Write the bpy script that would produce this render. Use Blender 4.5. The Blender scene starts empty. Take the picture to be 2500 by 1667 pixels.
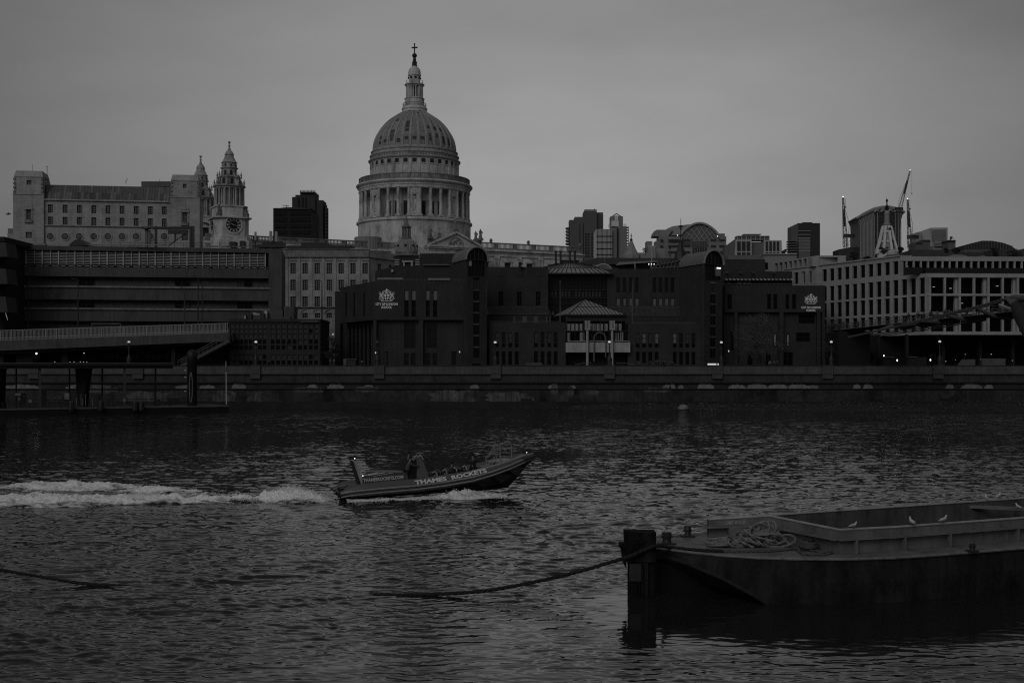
import bpy, bmesh, math, random
import numpy as np
from mathutils import Vector, Matrix
R = math.radians
C = bpy.context.scene.collection
sc = bpy.context.scene
random.seed(7)
# ------------------------------------------------------------------ camera, sky, sun, exposure
FOC, HOR, EYE = 3000.0, 893.0, 8.0          # focal length and horizon of the 2500 px wide photograph, eye height above the water
cd = bpy.data.cameras.new('camera'); cam = bpy.data.objects.new('camera', cd); C.objects.link(cam)
cam.location = (0, 0, EYE); cam.rotation_euler = (R(90), 0, 0)
cd.lens = 36 * FOC / 2500; cd.sensor_width = 36; cd.shift_y = (HOR - 833.5) / 2500
cd.clip_start = .5; cd.clip_end = 9000
sc.camera = cam
SUN_EL, SUN_AZ = R(34), R(205)              # azimuth measured clockwise from +Y
w = bpy.data.worlds.new('World'); sc.world = w; w.use_nodes = True
nt = w.node_tree; N = nt.nodes; L = nt.links
for n in list(N): N.remove(n)
def nd(t, **k):
    n = N.new(t)
    for a, b in k.items(): setattr(n, a, b)
    return n
sky = nd('ShaderNodeTexSky', sky_type='NISHITA', sun_disc=False, sun_elevation=SUN_EL, sun_rotation=SUN_AZ, air_density=1.0, dust_density=4.0)
bw = nd('ShaderNodeRGBToBW'); L.new(sky.outputs[0], bw.inputs[0])
tc = nd('ShaderNodeTexCoord')
def wmath(op, a, b=None, c=None):
    n = nd('ShaderNodeMath', operation=op)
    for i, q in enumerate((a, b, c)):
        if q is None: continue
        if isinstance(q, (int, float)): n.inputs[i].default_value = q
        else: L.new(q, n.inputs[i])
    return n.outputs[0]
# a closed cloud sheet: even grey, thinner (lighter) ahead to the right of the dome, thicker to the sides and overhead
dot = nd('ShaderNodeVectorMath', operation='DOT_PRODUCT'); L.new(tc.outputs['Generated'], dot.inputs[0])
dot.inputs[1].default_value = Vector((0.025, 1, 0.14)).normalized()
lobe = wmath('POWER', wmath('MAXIMUM', dot.outputs['Value'], 0.0), 16.0)
mp = nd('ShaderNodeMapping'); L.new(tc.outputs['Generated'], mp.inputs[0]); mp.inputs['Scale'].default_value = (1.6, 1.6, 5.0)
mp.inputs['Rotation'].default_value = (0, R(14), 0)
n1 = nd('ShaderNodeTexNoise'); n1.inputs['Scale'].default_value = 2.2; n1.inputs['Detail'].default_value = 5; n1.inputs['Roughness'].default_value = .5
L.new(mp.outputs[0], n1.inputs['Vector'])
cl = wmath('MULTIPLY_ADD', n1.outputs[0], .62, .70)
base = wmath('ADD', wmath('MULTIPLY', bw.outputs[0], .10), .95)       # mostly the cloud's own grey
amt = wmath('MULTIPLY', wmath('MULTIPLY', base, cl), wmath('MULTIPLY_ADD', lobe, 2.25, 1.0))
bg = nd('ShaderNodeBackground'); bg.inputs['Strength'].default_value = .10
L.new(amt, bg.inputs['Color']); wo = nd('ShaderNodeOutputWorld'); L.new(bg.outputs[0], wo.inputs[0])
sd = bpy.data.lights.new('sun', 'SUN'); sd.energy = .5; sd.angle = R(35); sd.color = (1, 1, 1)
so = bpy.data.objects.new('sun', sd); C.objects.link(so)
so.rotation_euler = (R(90) - SUN_EL, 0, -SUN_AZ + math.pi)
so.location = (0, -50, 200)
sc.view_settings.view_transform = 'Standard'; sc.view_settings.look = 'None'
sc.view_settings.exposure = -.35; sc.view_settings.gamma = 1; sc.view_settings.use_curve_mapping = False
sc.cycles.use_denoising = False; sc.cycles.filter_width = 1.15; sc.cycles.max_bounces = 5; sc.cycles.diffuse_bounces = 2; sc.cycles.glossy_bounces = 3

# ------------------------------------------------------------------ materials (the photograph is black and white: all greys)
MATS = {}
def mat(name, v, rough=.85, var=.18, scale=.35, streak=0., bump=0., brick=None, spec=.3, fine=.1, metal=0., dark=None, dirt=0.):
    if name in MATS: return MATS[name]
    m = bpy.data.materials.new(name); m.use_nodes = True; t = m.node_tree; n_ = t.nodes; l = t.links
    b = n_['Principled BSDF']; b.inputs['Roughness'].default_value = rough; b.inputs['Specular IOR Level'].default_value = spec
    b.inputs['Metallic'].default_value = metal
    co = n_.new('ShaderNodeTexCoord')
    def noise(s, sv=(1, 1, 1), det=4, ro=.55):
        mp = n_.new('ShaderNodeMapping'); l.new(co.outputs['Object'], mp.inputs[0]); mp.inputs['Scale'].default_value = sv
        n = n_.new('ShaderNodeTexNoise'); n.inputs['Scale'].default_value = s; n.inputs['Detail'].default_value = det; n.inputs['Roughness'].default_value = ro
        l.new(mp.outputs[0], n.inputs['Vector']); return n.outputs[0]
    def mth(op, a, c, d=None):
        n = n_.new('ShaderNodeMath'); n.operation = op
        for i, q in enumerate((a, c, d)):
            if q is None: continue
            if isinstance(q, (int, float)): n.inputs[i].default_value = q
            else: l.new(q, n.inputs[i])
        return n.outputs[0]
    k = mth('MULTIPLY_ADD', noise(scale), 2 * var * 1.6, 1 - var * 1.6)
    if fine: k = mth('MULTIPLY', k, mth('MULTIPLY_ADD', noise(scale * 9), 2 * fine * 1.6, 1 - fine * 1.6))
    if streak:
        s = noise(1.0, (2.2, 2.2, .09), 3)
        k = mth('MULTIPLY', k, mth('MULTIPLY_ADD', s, 2 * streak * 1.8, 1 - streak * 1.8))
    if dirt:
        d = n_.new('ShaderNodeMapRange'); l.new(noise(scale * 1.7, (1, 1, .55), 6, .65), d.inputs[0])
        d.inputs[1].default_value = .5; d.inputs[2].default_value = .68; d.inputs[3].default_value = 1; d.inputs[4].default_value = 1 - dirt
        k = mth('MULTIPLY', k, d.outputs[0])
    if brick:
        br = n_.new('ShaderNodeTexBrick'); mp = n_.new('ShaderNodeMapping'); l.new(co.outputs['Object'], mp.inputs[0])
        mp.inputs['Rotation'].default_value = (R(90), 0, 0); l.new(mp.outputs[0], br.inputs['Vector'])
        br.inputs['Scale'].default_value = 1; br.inputs['Brick Width'].default_value = brick[0]; br.inputs['Row Height'].default_value = brick[1]
        br.inputs['Mortar Size'].default_value = brick[2]; br.inputs['Color1'].default_value = (1, 1, 1, 1)
        br.inputs['Color2'].default_value = (.84, .84, .84, 1); br.inputs['Mortar'].default_value = (.62,) * 3 + (1,)
        k = mth('MULTIPLY', k, br.outputs[0])
    k = mth('MULTIPLY', k, v)
    cc = n_.new('ShaderNodeCombineColor')
    for i in range(3): l.new(k, cc.inputs[i])
    l.new(cc.outputs[0], b.inputs['Base Color'])
    if bump:
        bn = n_.new('ShaderNodeBump'); bn.inputs['Strength'].default_value = bump; bn.inputs['Distance'].default_value = .05
        l.new(noise(scale * 14), bn.inputs['Height']); l.new(bn.outputs[0], b.inputs['Normal'])
    MATS[name] = m; return m
def glow(name, e, v=.8):
    if name in MATS: return MATS[name]
    m = bpy.data.materials.new(name); m.use_nodes = True; b = m.node_tree.nodes['Principled BSDF']
    b.inputs['Base Color'].default_value = (v, v, v, 1); b.inputs['Emission Color'].default_value = (1, 1, 1, 1)
    b.inputs['Emission Strength'].default_value = e; MATS[name] = m; return m
STONE = lambda: mat('portland_stone', .38, var=.22, scale=.22, streak=.16, brick=(1.3, .42, .02), dirt=.35, bump=.2)
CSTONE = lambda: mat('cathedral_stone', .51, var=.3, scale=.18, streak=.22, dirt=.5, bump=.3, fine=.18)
CSTONE_D = lambda: mat('cathedral_weathered_shade_stone', .20, var=.35, scale=.4, streak=.3, dirt=.5, fine=.25)  # weathered stone, with the shadow lines at the cornices put into its darker tone
LEAD = lambda: mat('dome_lead', .22, rough=.7, var=.25, scale=.25, streak=.5, fine=.15)
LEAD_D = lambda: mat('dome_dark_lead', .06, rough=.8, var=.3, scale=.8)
BRICK = lambda: mat('dark_brick', .042, var=.16, scale=.5, brick=(.45, .15, .02), streak=.1, dirt=.2)
CONC = lambda: mat('board_concrete', .085, var=.2, scale=.15, streak=.22, dirt=.3)
CONC_L = lambda: mat('pale_concrete', .20, var=.25, scale=.3, streak=.2, dirt=.4)
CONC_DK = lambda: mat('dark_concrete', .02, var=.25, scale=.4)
WHITE = lambda: mat('white_cladding', .38, var=.08, scale=.3, streak=.08, fine=.04, brick=(2.6, 1.5, .012))
GLASS = lambda: mat('window_glass', .009, rough=.28, spec=.22, var=.5, scale=.4)
GLASS_V = lambda: mat('window_glass_black', .004, rough=.4, spec=.08, var=.3)
BLIND = lambda: mat('blind_behind_glass', .15, rough=.5, var=.25, scale=.6)
BLIND_D = lambda: mat('dim_blind_behind_glass', .045, rough=.45, var=.4, scale=.5)
FRAME = lambda: mat('window_frame', .22, rough=.6, var=.1)
FRAME_D = lambda: mat('dark_window_frame', .022, rough=.6, var=.1)
METAL_D = lambda: mat('dark_metal', .02, rough=.5, var=.2, spec=.4)
METAL = lambda: mat('grey_metal', .12, rough=.5, var=.2, spec=.4)
METAL_L = lambda: mat('pale_metal', .38, rough=.5, var=.1, spec=.4)
ROOFM = lambda: mat('metal_roof', .10, rough=.6, var=.1, scale=.2, streak=.25)
GROOF = lambda: mat('roof_glazing', .25, rough=.35, var=.25, scale=.5, spec=.5)

# ------------------------------------------------------------------ helpers
WM = {}
def W(x, y, Y): return Vector(((x - 1250) * Y / FOC, Y, EYE + (HOR - y) * Y / FOC))
def empty(name, loc, label, cat, group=None, rz=0.):
    o = bpy.data.objects.new(name, None); C.objects.link(o); o.location = loc; o.rotation_euler = (0, 0, rz); o.empty_display_size = .5
    WM[o.name] = Matrix.Translation(Vector(loc)) @ Matrix.Rotation(rz, 4, 'Z')
    return tag(o, label, cat, group)
def tag(o, label, cat, group=None, kind=None):
    if label: o['label'] = label
    if cat: o['category'] = cat
    if group: o['group'] = group
    if kind: o['kind'] = kind
    return o
class MB:
    def __init__(s): s.v = []; s.f = []; s.m = []; s.mi = 0
    def add(s, vs, fs):
        b = len(s.v); s.v += [tuple(p) for p in vs]; s.f += [tuple(b + i for i in f) for f in fs]; s.m += [s.mi] * len(fs); return s
    def quad(s, a, b, c, d): return s.add((a, b, c, d), ((0, 1, 2, 3),))
    def box(s, x0, x1, y0, y1, z0, z1):
        return s.add([(x, y, z) for z in (z0, z1) for y in (y0, y1) for x in (x0, x1)], ((0, 2, 3, 1), (4, 5, 7, 6), (0, 1, 5, 4), (1, 3, 7, 5), (3, 2, 6, 7), (2, 0, 4, 6)))
    def pbox(s, x0, y0, x1, y1, Y, D):      # box whose front face covers that rectangle of the photograph at distance Y
        a = W(x0, y1, Y); b = W(x1, y0, Y); return s.box(a.x, b.x, Y, Y + D, a.z, b.z)
    def bar(s, a, b, w_, h_=None, up=(0, 0, 1)):     # beam from a to b
        a = Vector(a); b = Vector(b); h_ = h_ or w_; d = b - a
        if d.length < 1e-6: return s
        d.normalize(); u = Vector(up)
        if abs(d.dot(u)) > .98: u = Vector((0, 1, 0))
        r = d.cross(u).normalized() * w_ / 2; t = r.cross(d).normalized() * h_ / 2
        vs = [p + q for p in (a, b) for q in (-r - t, r - t, r + t, -r + t)]
        return s.add(vs, ((0, 1, 2, 3), (7, 6, 5, 4), (0, 4, 5, 1), (1, 5, 6, 2), (2, 6, 7, 3), (3, 7, 4, 0)))
    def tube(s, pts, r, n=6, closed=False):
        pts = [Vector(p) for p in pts]; k = len(pts); rs = r if isinstance(r, (list, tuple)) else [r] * k; vs = []
        prev = None
        for i, p in enumerate(pts):
            if closed: d = pts[(i + 1) % k] - pts[i - 1]
            else: d = pts[min(i + 1, k - 1)] - pts[max(i - 1, 0)]
            d.normalize(); ref = prev if prev is not None else (Vector((0, 0, 1)) if abs(d.z) < .9 else Vector((0, 1, 0)))
            u = (ref - d * ref.dot(d))
            if u.length < 1e-4: u = d.orthogonal()
            u.normalize(); prev = u; w_ = d.cross(u)
            vs += [p + (u * math.cos(2 * math.pi * j / n) + w_ * math.sin(2 * math.pi * j / n)) * rs[i] for j in range(n)]
        fs = []
        for i in range(k if closed else k - 1):
            a = i * n; b = ((i + 1) % k) * n
            fs += [(a + j, a + (j + 1) % n, b + (j + 1) % n, b + j) for j in range(n)]
        if not closed: fs += [tuple(range(n - 1, -1, -1)), tuple((k - 1) * n + j for j in range(n))]
        return s.add(vs, fs)
    def lathe(s, prof, c=(0, 0, 0), n=32, a0=0., ang=2 * math.pi, cap=True):
        full = ang > 6.28; m = n if full else n + 1; vs = []; fs = []
        for r, z in prof:
            vs += [(c[0] + r * math.cos(a0 + ang * j / n), c[1] + r * math.sin(a0 + ang * j / n), c[2] + z) for j in range(m)]
        for i in range(len(prof) - 1):
            for j in range(n):
                k = (j + 1) % m if full else j + 1
                fs.append((i * m + j, i * m + k, (i + 1) * m + k, (i + 1) * m + j))
        if cap and full:
            if prof[0][0] > 1e-3: fs.append(tuple(range(m - 1, -1, -1)))
            if prof[-1][0] > 1e-3: fs.append(tuple((len(prof) - 1) * m + j for j in range(m)))
        return s.add(vs, fs)
    def prism(s, pts, d):                   # polygon pts (3D, planar) extruded by vector d
        d = Vector(d); pts = [Vector(p) for p in pts]; n = len(pts)
        return s.add(pts + [p + d for p in pts], [tuple(range(n)), tuple(range(2 * n - 1, n - 1, -1))] + [(i, n + i, n + (i + 1) % n, (i + 1) % n) for i in range(n)])
    def blob(s, c, r, n=8, sc_=(1, 1, 1), jit=0.):
        pr = []; m = max(3, n // 2); vs = []; fs = []
        for i in range(m + 1):
            t = math.pi * i / m
            for j in range(n):
                q = 1 + random.uniform(-jit, jit); a = 2 * math.pi * j / n
                vs.append((c[0] + r * sc_[0] * math.sin(t) * math.cos(a) * q, c[1] + r * sc_[1] * math.sin(t) * math.sin(a) * q, c[2] + r * sc_[2] * math.cos(t) * q))
        for i in range(m): fs += [(i * n + j, (i + 1) * n + j, (i + 1) * n + (j + 1) % n, i * n + (j + 1) % n) for j in range(n)]
        return s.add(vs, fs)
    def build(s, name, mats, parent=None, local=False, smooth=False):
        if not isinstance(mats, (list, tuple)): mats = [mats]
        me = bpy.data.meshes.new(name); vs = s.v
        M_ = WM[parent.name] if parent else Matrix.Identity(4)
        if parent and not local:
            iv = np.array(M_.inverted()); a = np.array(vs); vs = (a @ iv[:3, :3].T + iv[:3, 3]).tolist()
        me.from_pydata(vs, [], s.f); me.validate()
        for m in mats: me.materials.append(m)
        if len(mats) > 1 and len(me.polygons) == len(s.m): me.polygons.foreach_set('material_index', s.m)
        bm = bmesh.new(); bm.from_mesh(me); bmesh.ops.recalc_face_normals(bm, faces=bm.faces[:]); bm.to_mesh(me); bm.free()
        if smooth:
            me.polygons.foreach_set('use_smooth', [True] * len(me.polygons))
            try: me.set_sharp_from_angle(angle=R(40))
            except Exception: pass
        o = bpy.data.objects.new(name, me); C.objects.link(o)
        if parent: o.parent = parent
        WM[o.name] = M_; return o
def place_mesh(name, me, parent, loc, rz=0.):     # another object on the same mesh
    o = bpy.data.objects.new(name, me); C.objects.link(o); o.parent = parent; o.location = loc; o.rotation_euler = (0, 0, rz)
    WM[o.name] = WM[parent.name] @ Matrix.Translation(Vector(loc)) @ Matrix.Rotation(rz, 4, 'Z'); return o
def dup(root, loc, label=None, rz=None):
    r = root.copy(); C.objects.link(r); r.location = loc
    if rz is not None: r.rotation_euler = (0, 0, rz)
    if label: r['label'] = label
    for ch in list(root.children):
        c = ch.copy(); C.objects.link(c); c.parent = r
        for g in ch.children:
            d = g.copy(); C.objects.link(d); d.parent = c
    return r
class Plane:      # upright wall plane; s runs along it from a to b, d goes inward
    def __init__(p, a, b):
        p.o = Vector((a[0], a[1], 0)); d = Vector((b[0] - a[0], b[1] - a[1], 0)); p.len = d.length; p.u = d.normalized()
        p.n = Vector((-p.u.y, p.u.x, 0))
        p.rz = math.atan2(p.u.y, p.u.x)
    @classmethod
    def px(c, xa, Ya, xb, Yb): return c(((xa - 1250) * Ya / FOC, Ya), ((xb - 1250) * Yb / FOC, Yb))
    def P(p, s, z, d=0.): q = p.o + p.u * s + p.n * d; return Vector((q.x, q.y, z))
    def s(p, x, d=0.):
        k = (x - 1250) / FOC; o = p.o + p.n * d; return (k * o.y - o.x) / (p.u.x - k * p.u.y)
    def z(p, x, y, d=0.): q = p.P(p.s(x, d), 0, d); return EYE + (HOR - y) * q.y / FOC
    def pt(p, x, y, d=0.): s_ = p.s(x, d); q = p.P(s_, 0, d); return Vector((q.x, q.y, EYE + (HOR - y) * q.y / FOC))
    def rect(p, x0, y0, x1, y1):
        xm = (x0 + x1) / 2; return (p.s(x0), p.s(x1), p.z(xm, y1), p.z(xm, y0))
    def box(p, m, s0, s1, z0, z1, d0, d1):
        vs = [p.P(s_, z_, d_) for z_ in (z0, z1) for d_ in (d0, d1) for s_ in (s0, s1)]
        return m.add(vs, ((0, 2, 3, 1), (4, 5, 7, 6), (0, 1, 5, 4), (1, 3, 7, 5), (3, 2, 6, 7), (2, 0, 4, 6)))
    def pbox(p, m, x0, y0, x1, y1, d0, d1): a = p.rect(x0, y0, x1, y1); return p.box(m, a[0], a[1], a[2], a[3], d0, d1)
    def wall(p, m, s0, s1, z0, z1, D, ops=(), rv=.3):     # block with real openings in its front
        ops = [o for o in ops if o[1] > s0 and o[0] < s1]
        S = sorted({s0, s1, *[round(q, 4) for o in ops for q in o[:2]]}); Z = sorted({z0, z1, *[round(q, 4) for o in ops for q in o[2:4]]})
        S = [q for q in S if s0 <= q <= s1]; Z = [q for q in Z if z0 <= q <= z1]
        for i in range(len(S) - 1):
            run = None; sm = (S[i] + S[i + 1]) / 2; col = [o for o in ops if o[0] < sm < o[1]]
            for j in range(len(Z) - 1):
                zm = (Z[j] + Z[j + 1]) / 2; hole = any(o[2] < zm < o[3] for o in col)
                if hole:
                    if run is not None: m.quad(p.P(S[i], run), p.P(S[i + 1], run), p.P(S[i + 1], Z[j]), p.P(S[i], Z[j])); run = None
                elif run is None: run = Z[j]
            if run is not None: m.quad(p.P(S[i], run), p.P(S[i + 1], run), p.P(S[i + 1], z1), p.P(S[i], z1))
        for o in ops:
            a, b, c, d = o[:4]
            m.quad(p.P(a, c), p.P(a, d), p.P(a, d, rv), p.P(a, c, rv)); m.quad(p.P(b, c), p.P(b, d), p.P(b, d, rv), p.P(b, c, rv))
            m.quad(p.P(a, c), p.P(b, c), p.P(b, c, rv), p.P(a, c, rv)); m.quad(p.P(a, d), p.P(b, d), p.P(b, d, rv), p.P(a, d, rv))
        m.quad(p.P(s0, z0), p.P(s0, z1), p.P(s0, z1, D), p.P(s0, z0, D)); m.quad(p.P(s1, z0), p.P(s1, z1), p.P(s1, z1, D), p.P(s1, z0, D))
        m.quad(p.P(s0, z1), p.P(s1, z1), p.P(s1, z1, D), p.P(s0, z1, D)); m.quad(p.P(s0, z0, D), p.P(s1, z0, D), p.P(s1, z1, D), p.P(s0, z1, D))
        return m
    def window(p, o, parent, nx=2, nz=3, fr=None, gl=None, rv=.3, bar=.06, name='window', split=True):
        a, b, c, d = o[:4]; w_ = b - a; h = d - c; fr = fr or FRAME(); gl = gl or GLASS()
        key = (round(w_, 2), round(h, 2), nx, nz, round(p.rz, 3), fr.name, gl.name, bar, parent.name)
        if key not in WC:
            q = Plane((0, 0), (p.u.x, p.u.y)); f = MB()
            for i in range(nx + 1):
                x = i / nx * (w_ - bar); q.box(f, x, x + bar, 0, h, -.06, .03)
            for j in range(nz + 1):
                z = j / nz * (h - bar)
                for i in range(nx): q.box(f, i / nx * (w_ - bar) + bar, (i + 1) / nx * (w_ - bar), z, z + bar, -.05, .02)
            g = MB(); q.box(g, .01, w_ - .01, .01, h - .01, .04, .07)
            fo = f.build(name, fr, None); go = g.build('pane', gl, None)
            WC[key] = (fo.data, go.data); bpy.data.objects.remove(fo); bpy.data.objects.remove(go)
        fm, gm = WC[key]; loc = WM[parent.name].inverted() @ p.P(a, c, rv - .08); rz = -WM[parent.name].to_euler().z
        fo = place_mesh(name, fm, parent, loc, rz); place_mesh('pane', gm, fo, (0, 0, 0)); return fo
WC = {}
def text(body, parent, o, ux, up, size, m, sx=1., off=0., ext=.02, name='lettering', align='CENTER'):
    cu = bpy.data.curves.new(name, 'FONT'); cu.body = body; cu.size = size; cu.align_x = align; cu.offset = off; cu.extrude = ext; cu.resolution_u = 2
    t = bpy.data.objects.new(name, cu); C.objects.link(t)
    dg = bpy.context.evaluated_depsgraph_get(); me = bpy.data.meshes.new_from_object(t.evaluated_get(dg))
    bpy.data.objects.remove(t)
    ux = Vector(ux).normalized(); up = Vector(up).normalized(); nz = ux.cross(up)
    Mx = Matrix(((ux.x * sx, up.x, nz.x, o[0]), (ux.y * sx, up.y, nz.y, o[1]), (ux.z * sx, up.z, nz.z, o[2]), (0, 0, 0, 1)))
    me.transform(WM[parent.name].inverted() @ Mx); me.materials.clear(); me.materials.append(m)
    ob = bpy.data.objects.new(name, me); C.objects.link(ob); ob.parent = parent; WM[ob.name] = WM[parent.name]; return ob
# ------------------------------------------------------------------ numpy noise
def vnoise(x, y, seed=0):
    rs = np.random.RandomState(seed); T = rs.rand(256, 256)
    xi = np.floor(x).astype(int); yi = np.floor(y).astype(int); fx = x - xi; fy = y - yi
    fx = fx * fx * (3 - 2 * fx); fy = fy * fy * (3 - 2 * fy)
    a = T[xi & 255, yi & 255]; b = T[(xi + 1) & 255, yi & 255]; c = T[xi & 255, (yi + 1) & 255]; d = T[(xi + 1) & 255, (yi + 1) & 255]
    return (a * (1 - fx) + b * fx) * (1 - fy) + (c * (1 - fx) + d * fx) * fy - .5
def fbm(x, y, o=4, seed=0, g=.5):
    r = 0; a = 1.
    for i in range(o): r = r + a * vnoise(x * 2 ** i + 13.7 * i, y * 2 ** i + 7.3 * i, seed + i); a *= g
    return r
def grid_mesh(name, X, Y, Z, mats):
    n, m = X.shape; me = bpy.data.meshes.new(name)
    v = np.stack([X, Y, Z], -1).reshape(-1, 3).astype(np.float32)
    i = np.arange((n - 1) * (m - 1)); r = i // (m - 1); c = i % (m - 1); a = r * m + c
    q = np.stack([a, a + 1, a + m + 1, a + m], -1).astype(np.int32)
    me.vertices.add(len(v)); me.vertices.foreach_set('co', v.ravel()); me.loops.add(q.size); me.loops.foreach_set('vertex_index', q.ravel())
    me.polygons.add(len(q)); me.polygons.foreach_set('loop_start', np.arange(0, q.size, 4, dtype=np.int32)); me.polygons.foreach_set('loop_total', np.full(len(q), 4, np.int32))
    me.update(calc_edges=True); me.validate(); me.polygons.foreach_set('use_smooth', [True] * len(me.polygons))
    for k in mats: me.materials.append(k)
    o = bpy.data.objects.new(name, me); C.objects.link(o); WM[name] = Matrix.Identity(4); return o
# ------------------------------------------------------------------ river
def wave_z(X, Y, dY):
    rs = np.random.RandomState(5); Z = np.zeros_like(X)
    calm = 1 - .86 * np.exp(-(np.clip(np.abs(X - 15) - 11, 0, 99) / 2.2) ** 2) * np.exp(-(np.clip(np.abs(Y - 39.5) - 3.5, 0, 99) / 2.4) ** 2)     # lee of the barge
    gust = np.clip(1 + 1.5 * fbm(X * .045, Y * .03, 4, 40), .3, 2.0) * calm
    patch = [np.clip(.9 + 1.5 * fbm(X * .35 + 9 * k, Y * .5 - 5 * k, 3, 50 + 3 * k), .3, 1.7) for k in range(4)]
    WX = 1.3 * fbm(X * .5, Y * .5, 2, 61); WY = .5 * fbm(X * .4, Y * .8, 2, 63)
    for i in range(96):
        near = i < 62
        lam = .26 * (1.3 / .26) ** (rs.rand() ** 1.2) if near else .9 * (4.2 / .9) ** (rs.rand() ** 1.4)
        a = R(90) + R(28 if near else 42) * rs.randn() + R(5); k = 2 * math.pi / lam; ph = rs.rand() * 6.28
        att = np.clip((lam / np.maximum(dY, 1e-3) - 2.2) / 2.2, 0, 1)
        if near: amp = .0050 * lam ** .95
        else: amp = .0038 * lam ** .92 * np.clip(dY * 8 / lam - .3, .05, 1.0)
        th = k * ((X + WX * min(lam, 1)) * math.cos(a) + (Y + WY * min(lam, 1)) * math.sin(a)) + ph
        Z += amp * att * (np.exp(1.3 * (np.sin(th) - 1)) * 1.9 - .8) * gust * patch[i % 4]
    return Z
ypx = np.concatenate([np.arange(1000.2, 1690, 1.0), np.arange(1692, 2400, 6.)])
Yr = 24000 / (ypx - 893); Yr = np.concatenate([[232., 229., 227.], Yr])
kx = np.concatenate([np.linspace(-3, -.52, 50)[:-1], np.linspace(-.52, .52, 930), np.linspace(.52, 3, 50)[1:]])
KX, YY = np.meshgrid(kx, Yr); XX = KX * YY
dY = np.abs(np.gradient(Yr))[:, None] * np.ones_like(XX)
ZZ = wave_z(XX, YY, np.maximum(dY, .0))
ZZ *= np.where(np.abs(KX) > .53, .2, 1.)
ZZ += .05 * np.exp(-((YY - 66.5) / 2.5) ** 2) * np.clip((-8 - XX) / 6, 0, 1) * np.sin(YY * 1.1)
def water_mat():
    m = bpy.data.materials.new('river_water'); m.use_nodes = True; t = m.node_tree; n = t.nodes; l = t.links
    b = n['Principled BSDF']; b.inputs['Base Color'].default_value = (.018, .018, .018, 1); b.inputs['Roughness'].default_value = .05
    b.inputs['IOR'].default_value = 1.33; b.inputs['Specular IOR Level'].default_value = .5
    co = n.new('ShaderNodeTexCoord'); at_ = n.new('ShaderNodeAttribute'); at_.attribute_name = 'chop'
    geo = n.new('ShaderNodeNewGeometry'); acc = geo.outputs['Normal']
    sep = n.new('ShaderNodeSeparateColor'); l.new(at_.outputs['Color'], sep.inputs[0])
    # three sizes of ripple tilt the surface directly: fine cat's paws everywhere, short chop and longer chop where the mesh is too coarse to carry them
    for s, sv, amp, ch in ((8.0, (.45, 1, 1), .085, 0), (2.6, (.6, 1, 1), .25, 1), (1.1, (.6, 1, 1), .30, 2)):
        mp = n.new('ShaderNodeMapping'); l.new(co.outputs['Object'], mp.inputs[0]); mp.inputs['Scale'].default_value = sv
        x = n.new('ShaderNodeTexNoise'); x.inputs['Scale'].default_value = s; x.inputs['Detail'].default_value = 2.5; x.inputs['Roughness'].default_value = .6; l.new(mp.outputs[0], x.inputs['Vector'])
        sb = n.new('ShaderNodeVectorMath'); sb.operation = 'SUBTRACT'; l.new(x.outputs['Color'], sb.inputs[0]); sb.inputs[1].default_value = (.5, .5, .5)
        ml = n.new('ShaderNodeVectorMath'); ml.operation = 'MULTIPLY'; l.new(sb.outputs[0], ml.inputs[0]); ml.inputs[1].default_value = (amp * 2 * .8, amp * 2, 0)
        sc2 = n.new('ShaderNodeVectorMath'); sc2.operation = 'SCALE'; l.new(ml.outputs[0], sc2.inputs[0]); l.new(sep.outputs[ch], sc2.inputs['Scale'])
        ad = n.new('ShaderNodeVectorMath'); l.new(acc, ad.inputs[0]); l.new(sc2.outputs[0], ad.inputs[1]); acc = ad.outputs[0]
    nm = n.new('ShaderNodeVectorMath'); nm.operation = 'NORMALIZE'; l.new(acc, nm.inputs[0]); l.new(nm.outputs[0], b.inputs['Normal'])
    return m
def calm_(X, Y): return 1 - .88 * np.exp(-(np.clip(np.abs(X - 15) - 11, 0, 99) / 2.2) ** 2) * np.exp(-(np.clip(np.abs(Y - 39.5) - 3.5, 0, 99) / 2.4) ** 2)
river = grid_mesh('river_water', XX, YY, ZZ, [water_mat()])
gst = np.clip(1 + 1.3 * fbm(XX * .045, YY * .03, 4, 40), .4, 1.7) * calm_(XX, YY)
chop = np.stack([gst, gst * np.clip((YY - 45) / 60, .0, 1.3), gst * np.clip((YY - 90) / 50, 0, 1.9), np.ones_like(gst)], -1).astype(np.float32)
ca_ = river.data.color_attributes.new('chop', 'FLOAT_COLOR', 'POINT'); ca_.data.foreach_set('color', chop.ravel())
tag(river, 'choppy grey river water', None, None, 'structure')
b = MB(); b.box(-900, 900, -60, 232, -3.2, -3.0); bed = b.build('river_bed', mat('river_mud', .03)); tag(bed, None, None, None, 'structure')
b = MB(); b.box(-900, 900, -60, 9.8, -3, 1.0); bank = b.build('near_bank', mat('near_bank_ground', .05)); tag(bank, None, None, None, 'structure')
# land behind the river wall, one sheet rising gently to the cathedral hill and then reaching the horizon
ys = np.array([231., 300, 380, 440, 620, 1200, 2500, 7000]); zs = np.array([6.95, 9, 16, 20, 20, 14, 10, 8])
xs = np.linspace(-1, 1, 25); GX, GY = np.meshgrid(xs, ys); GZ = np.repeat(zs[:, None], 25, 1)
land = grid_mesh('city_ground', GX * (500 + GY * .6), GY, GZ, [mat('paving_and_street', .05)]); tag(land, 'paved embankment and city streets', None, None, 'structure')
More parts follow.
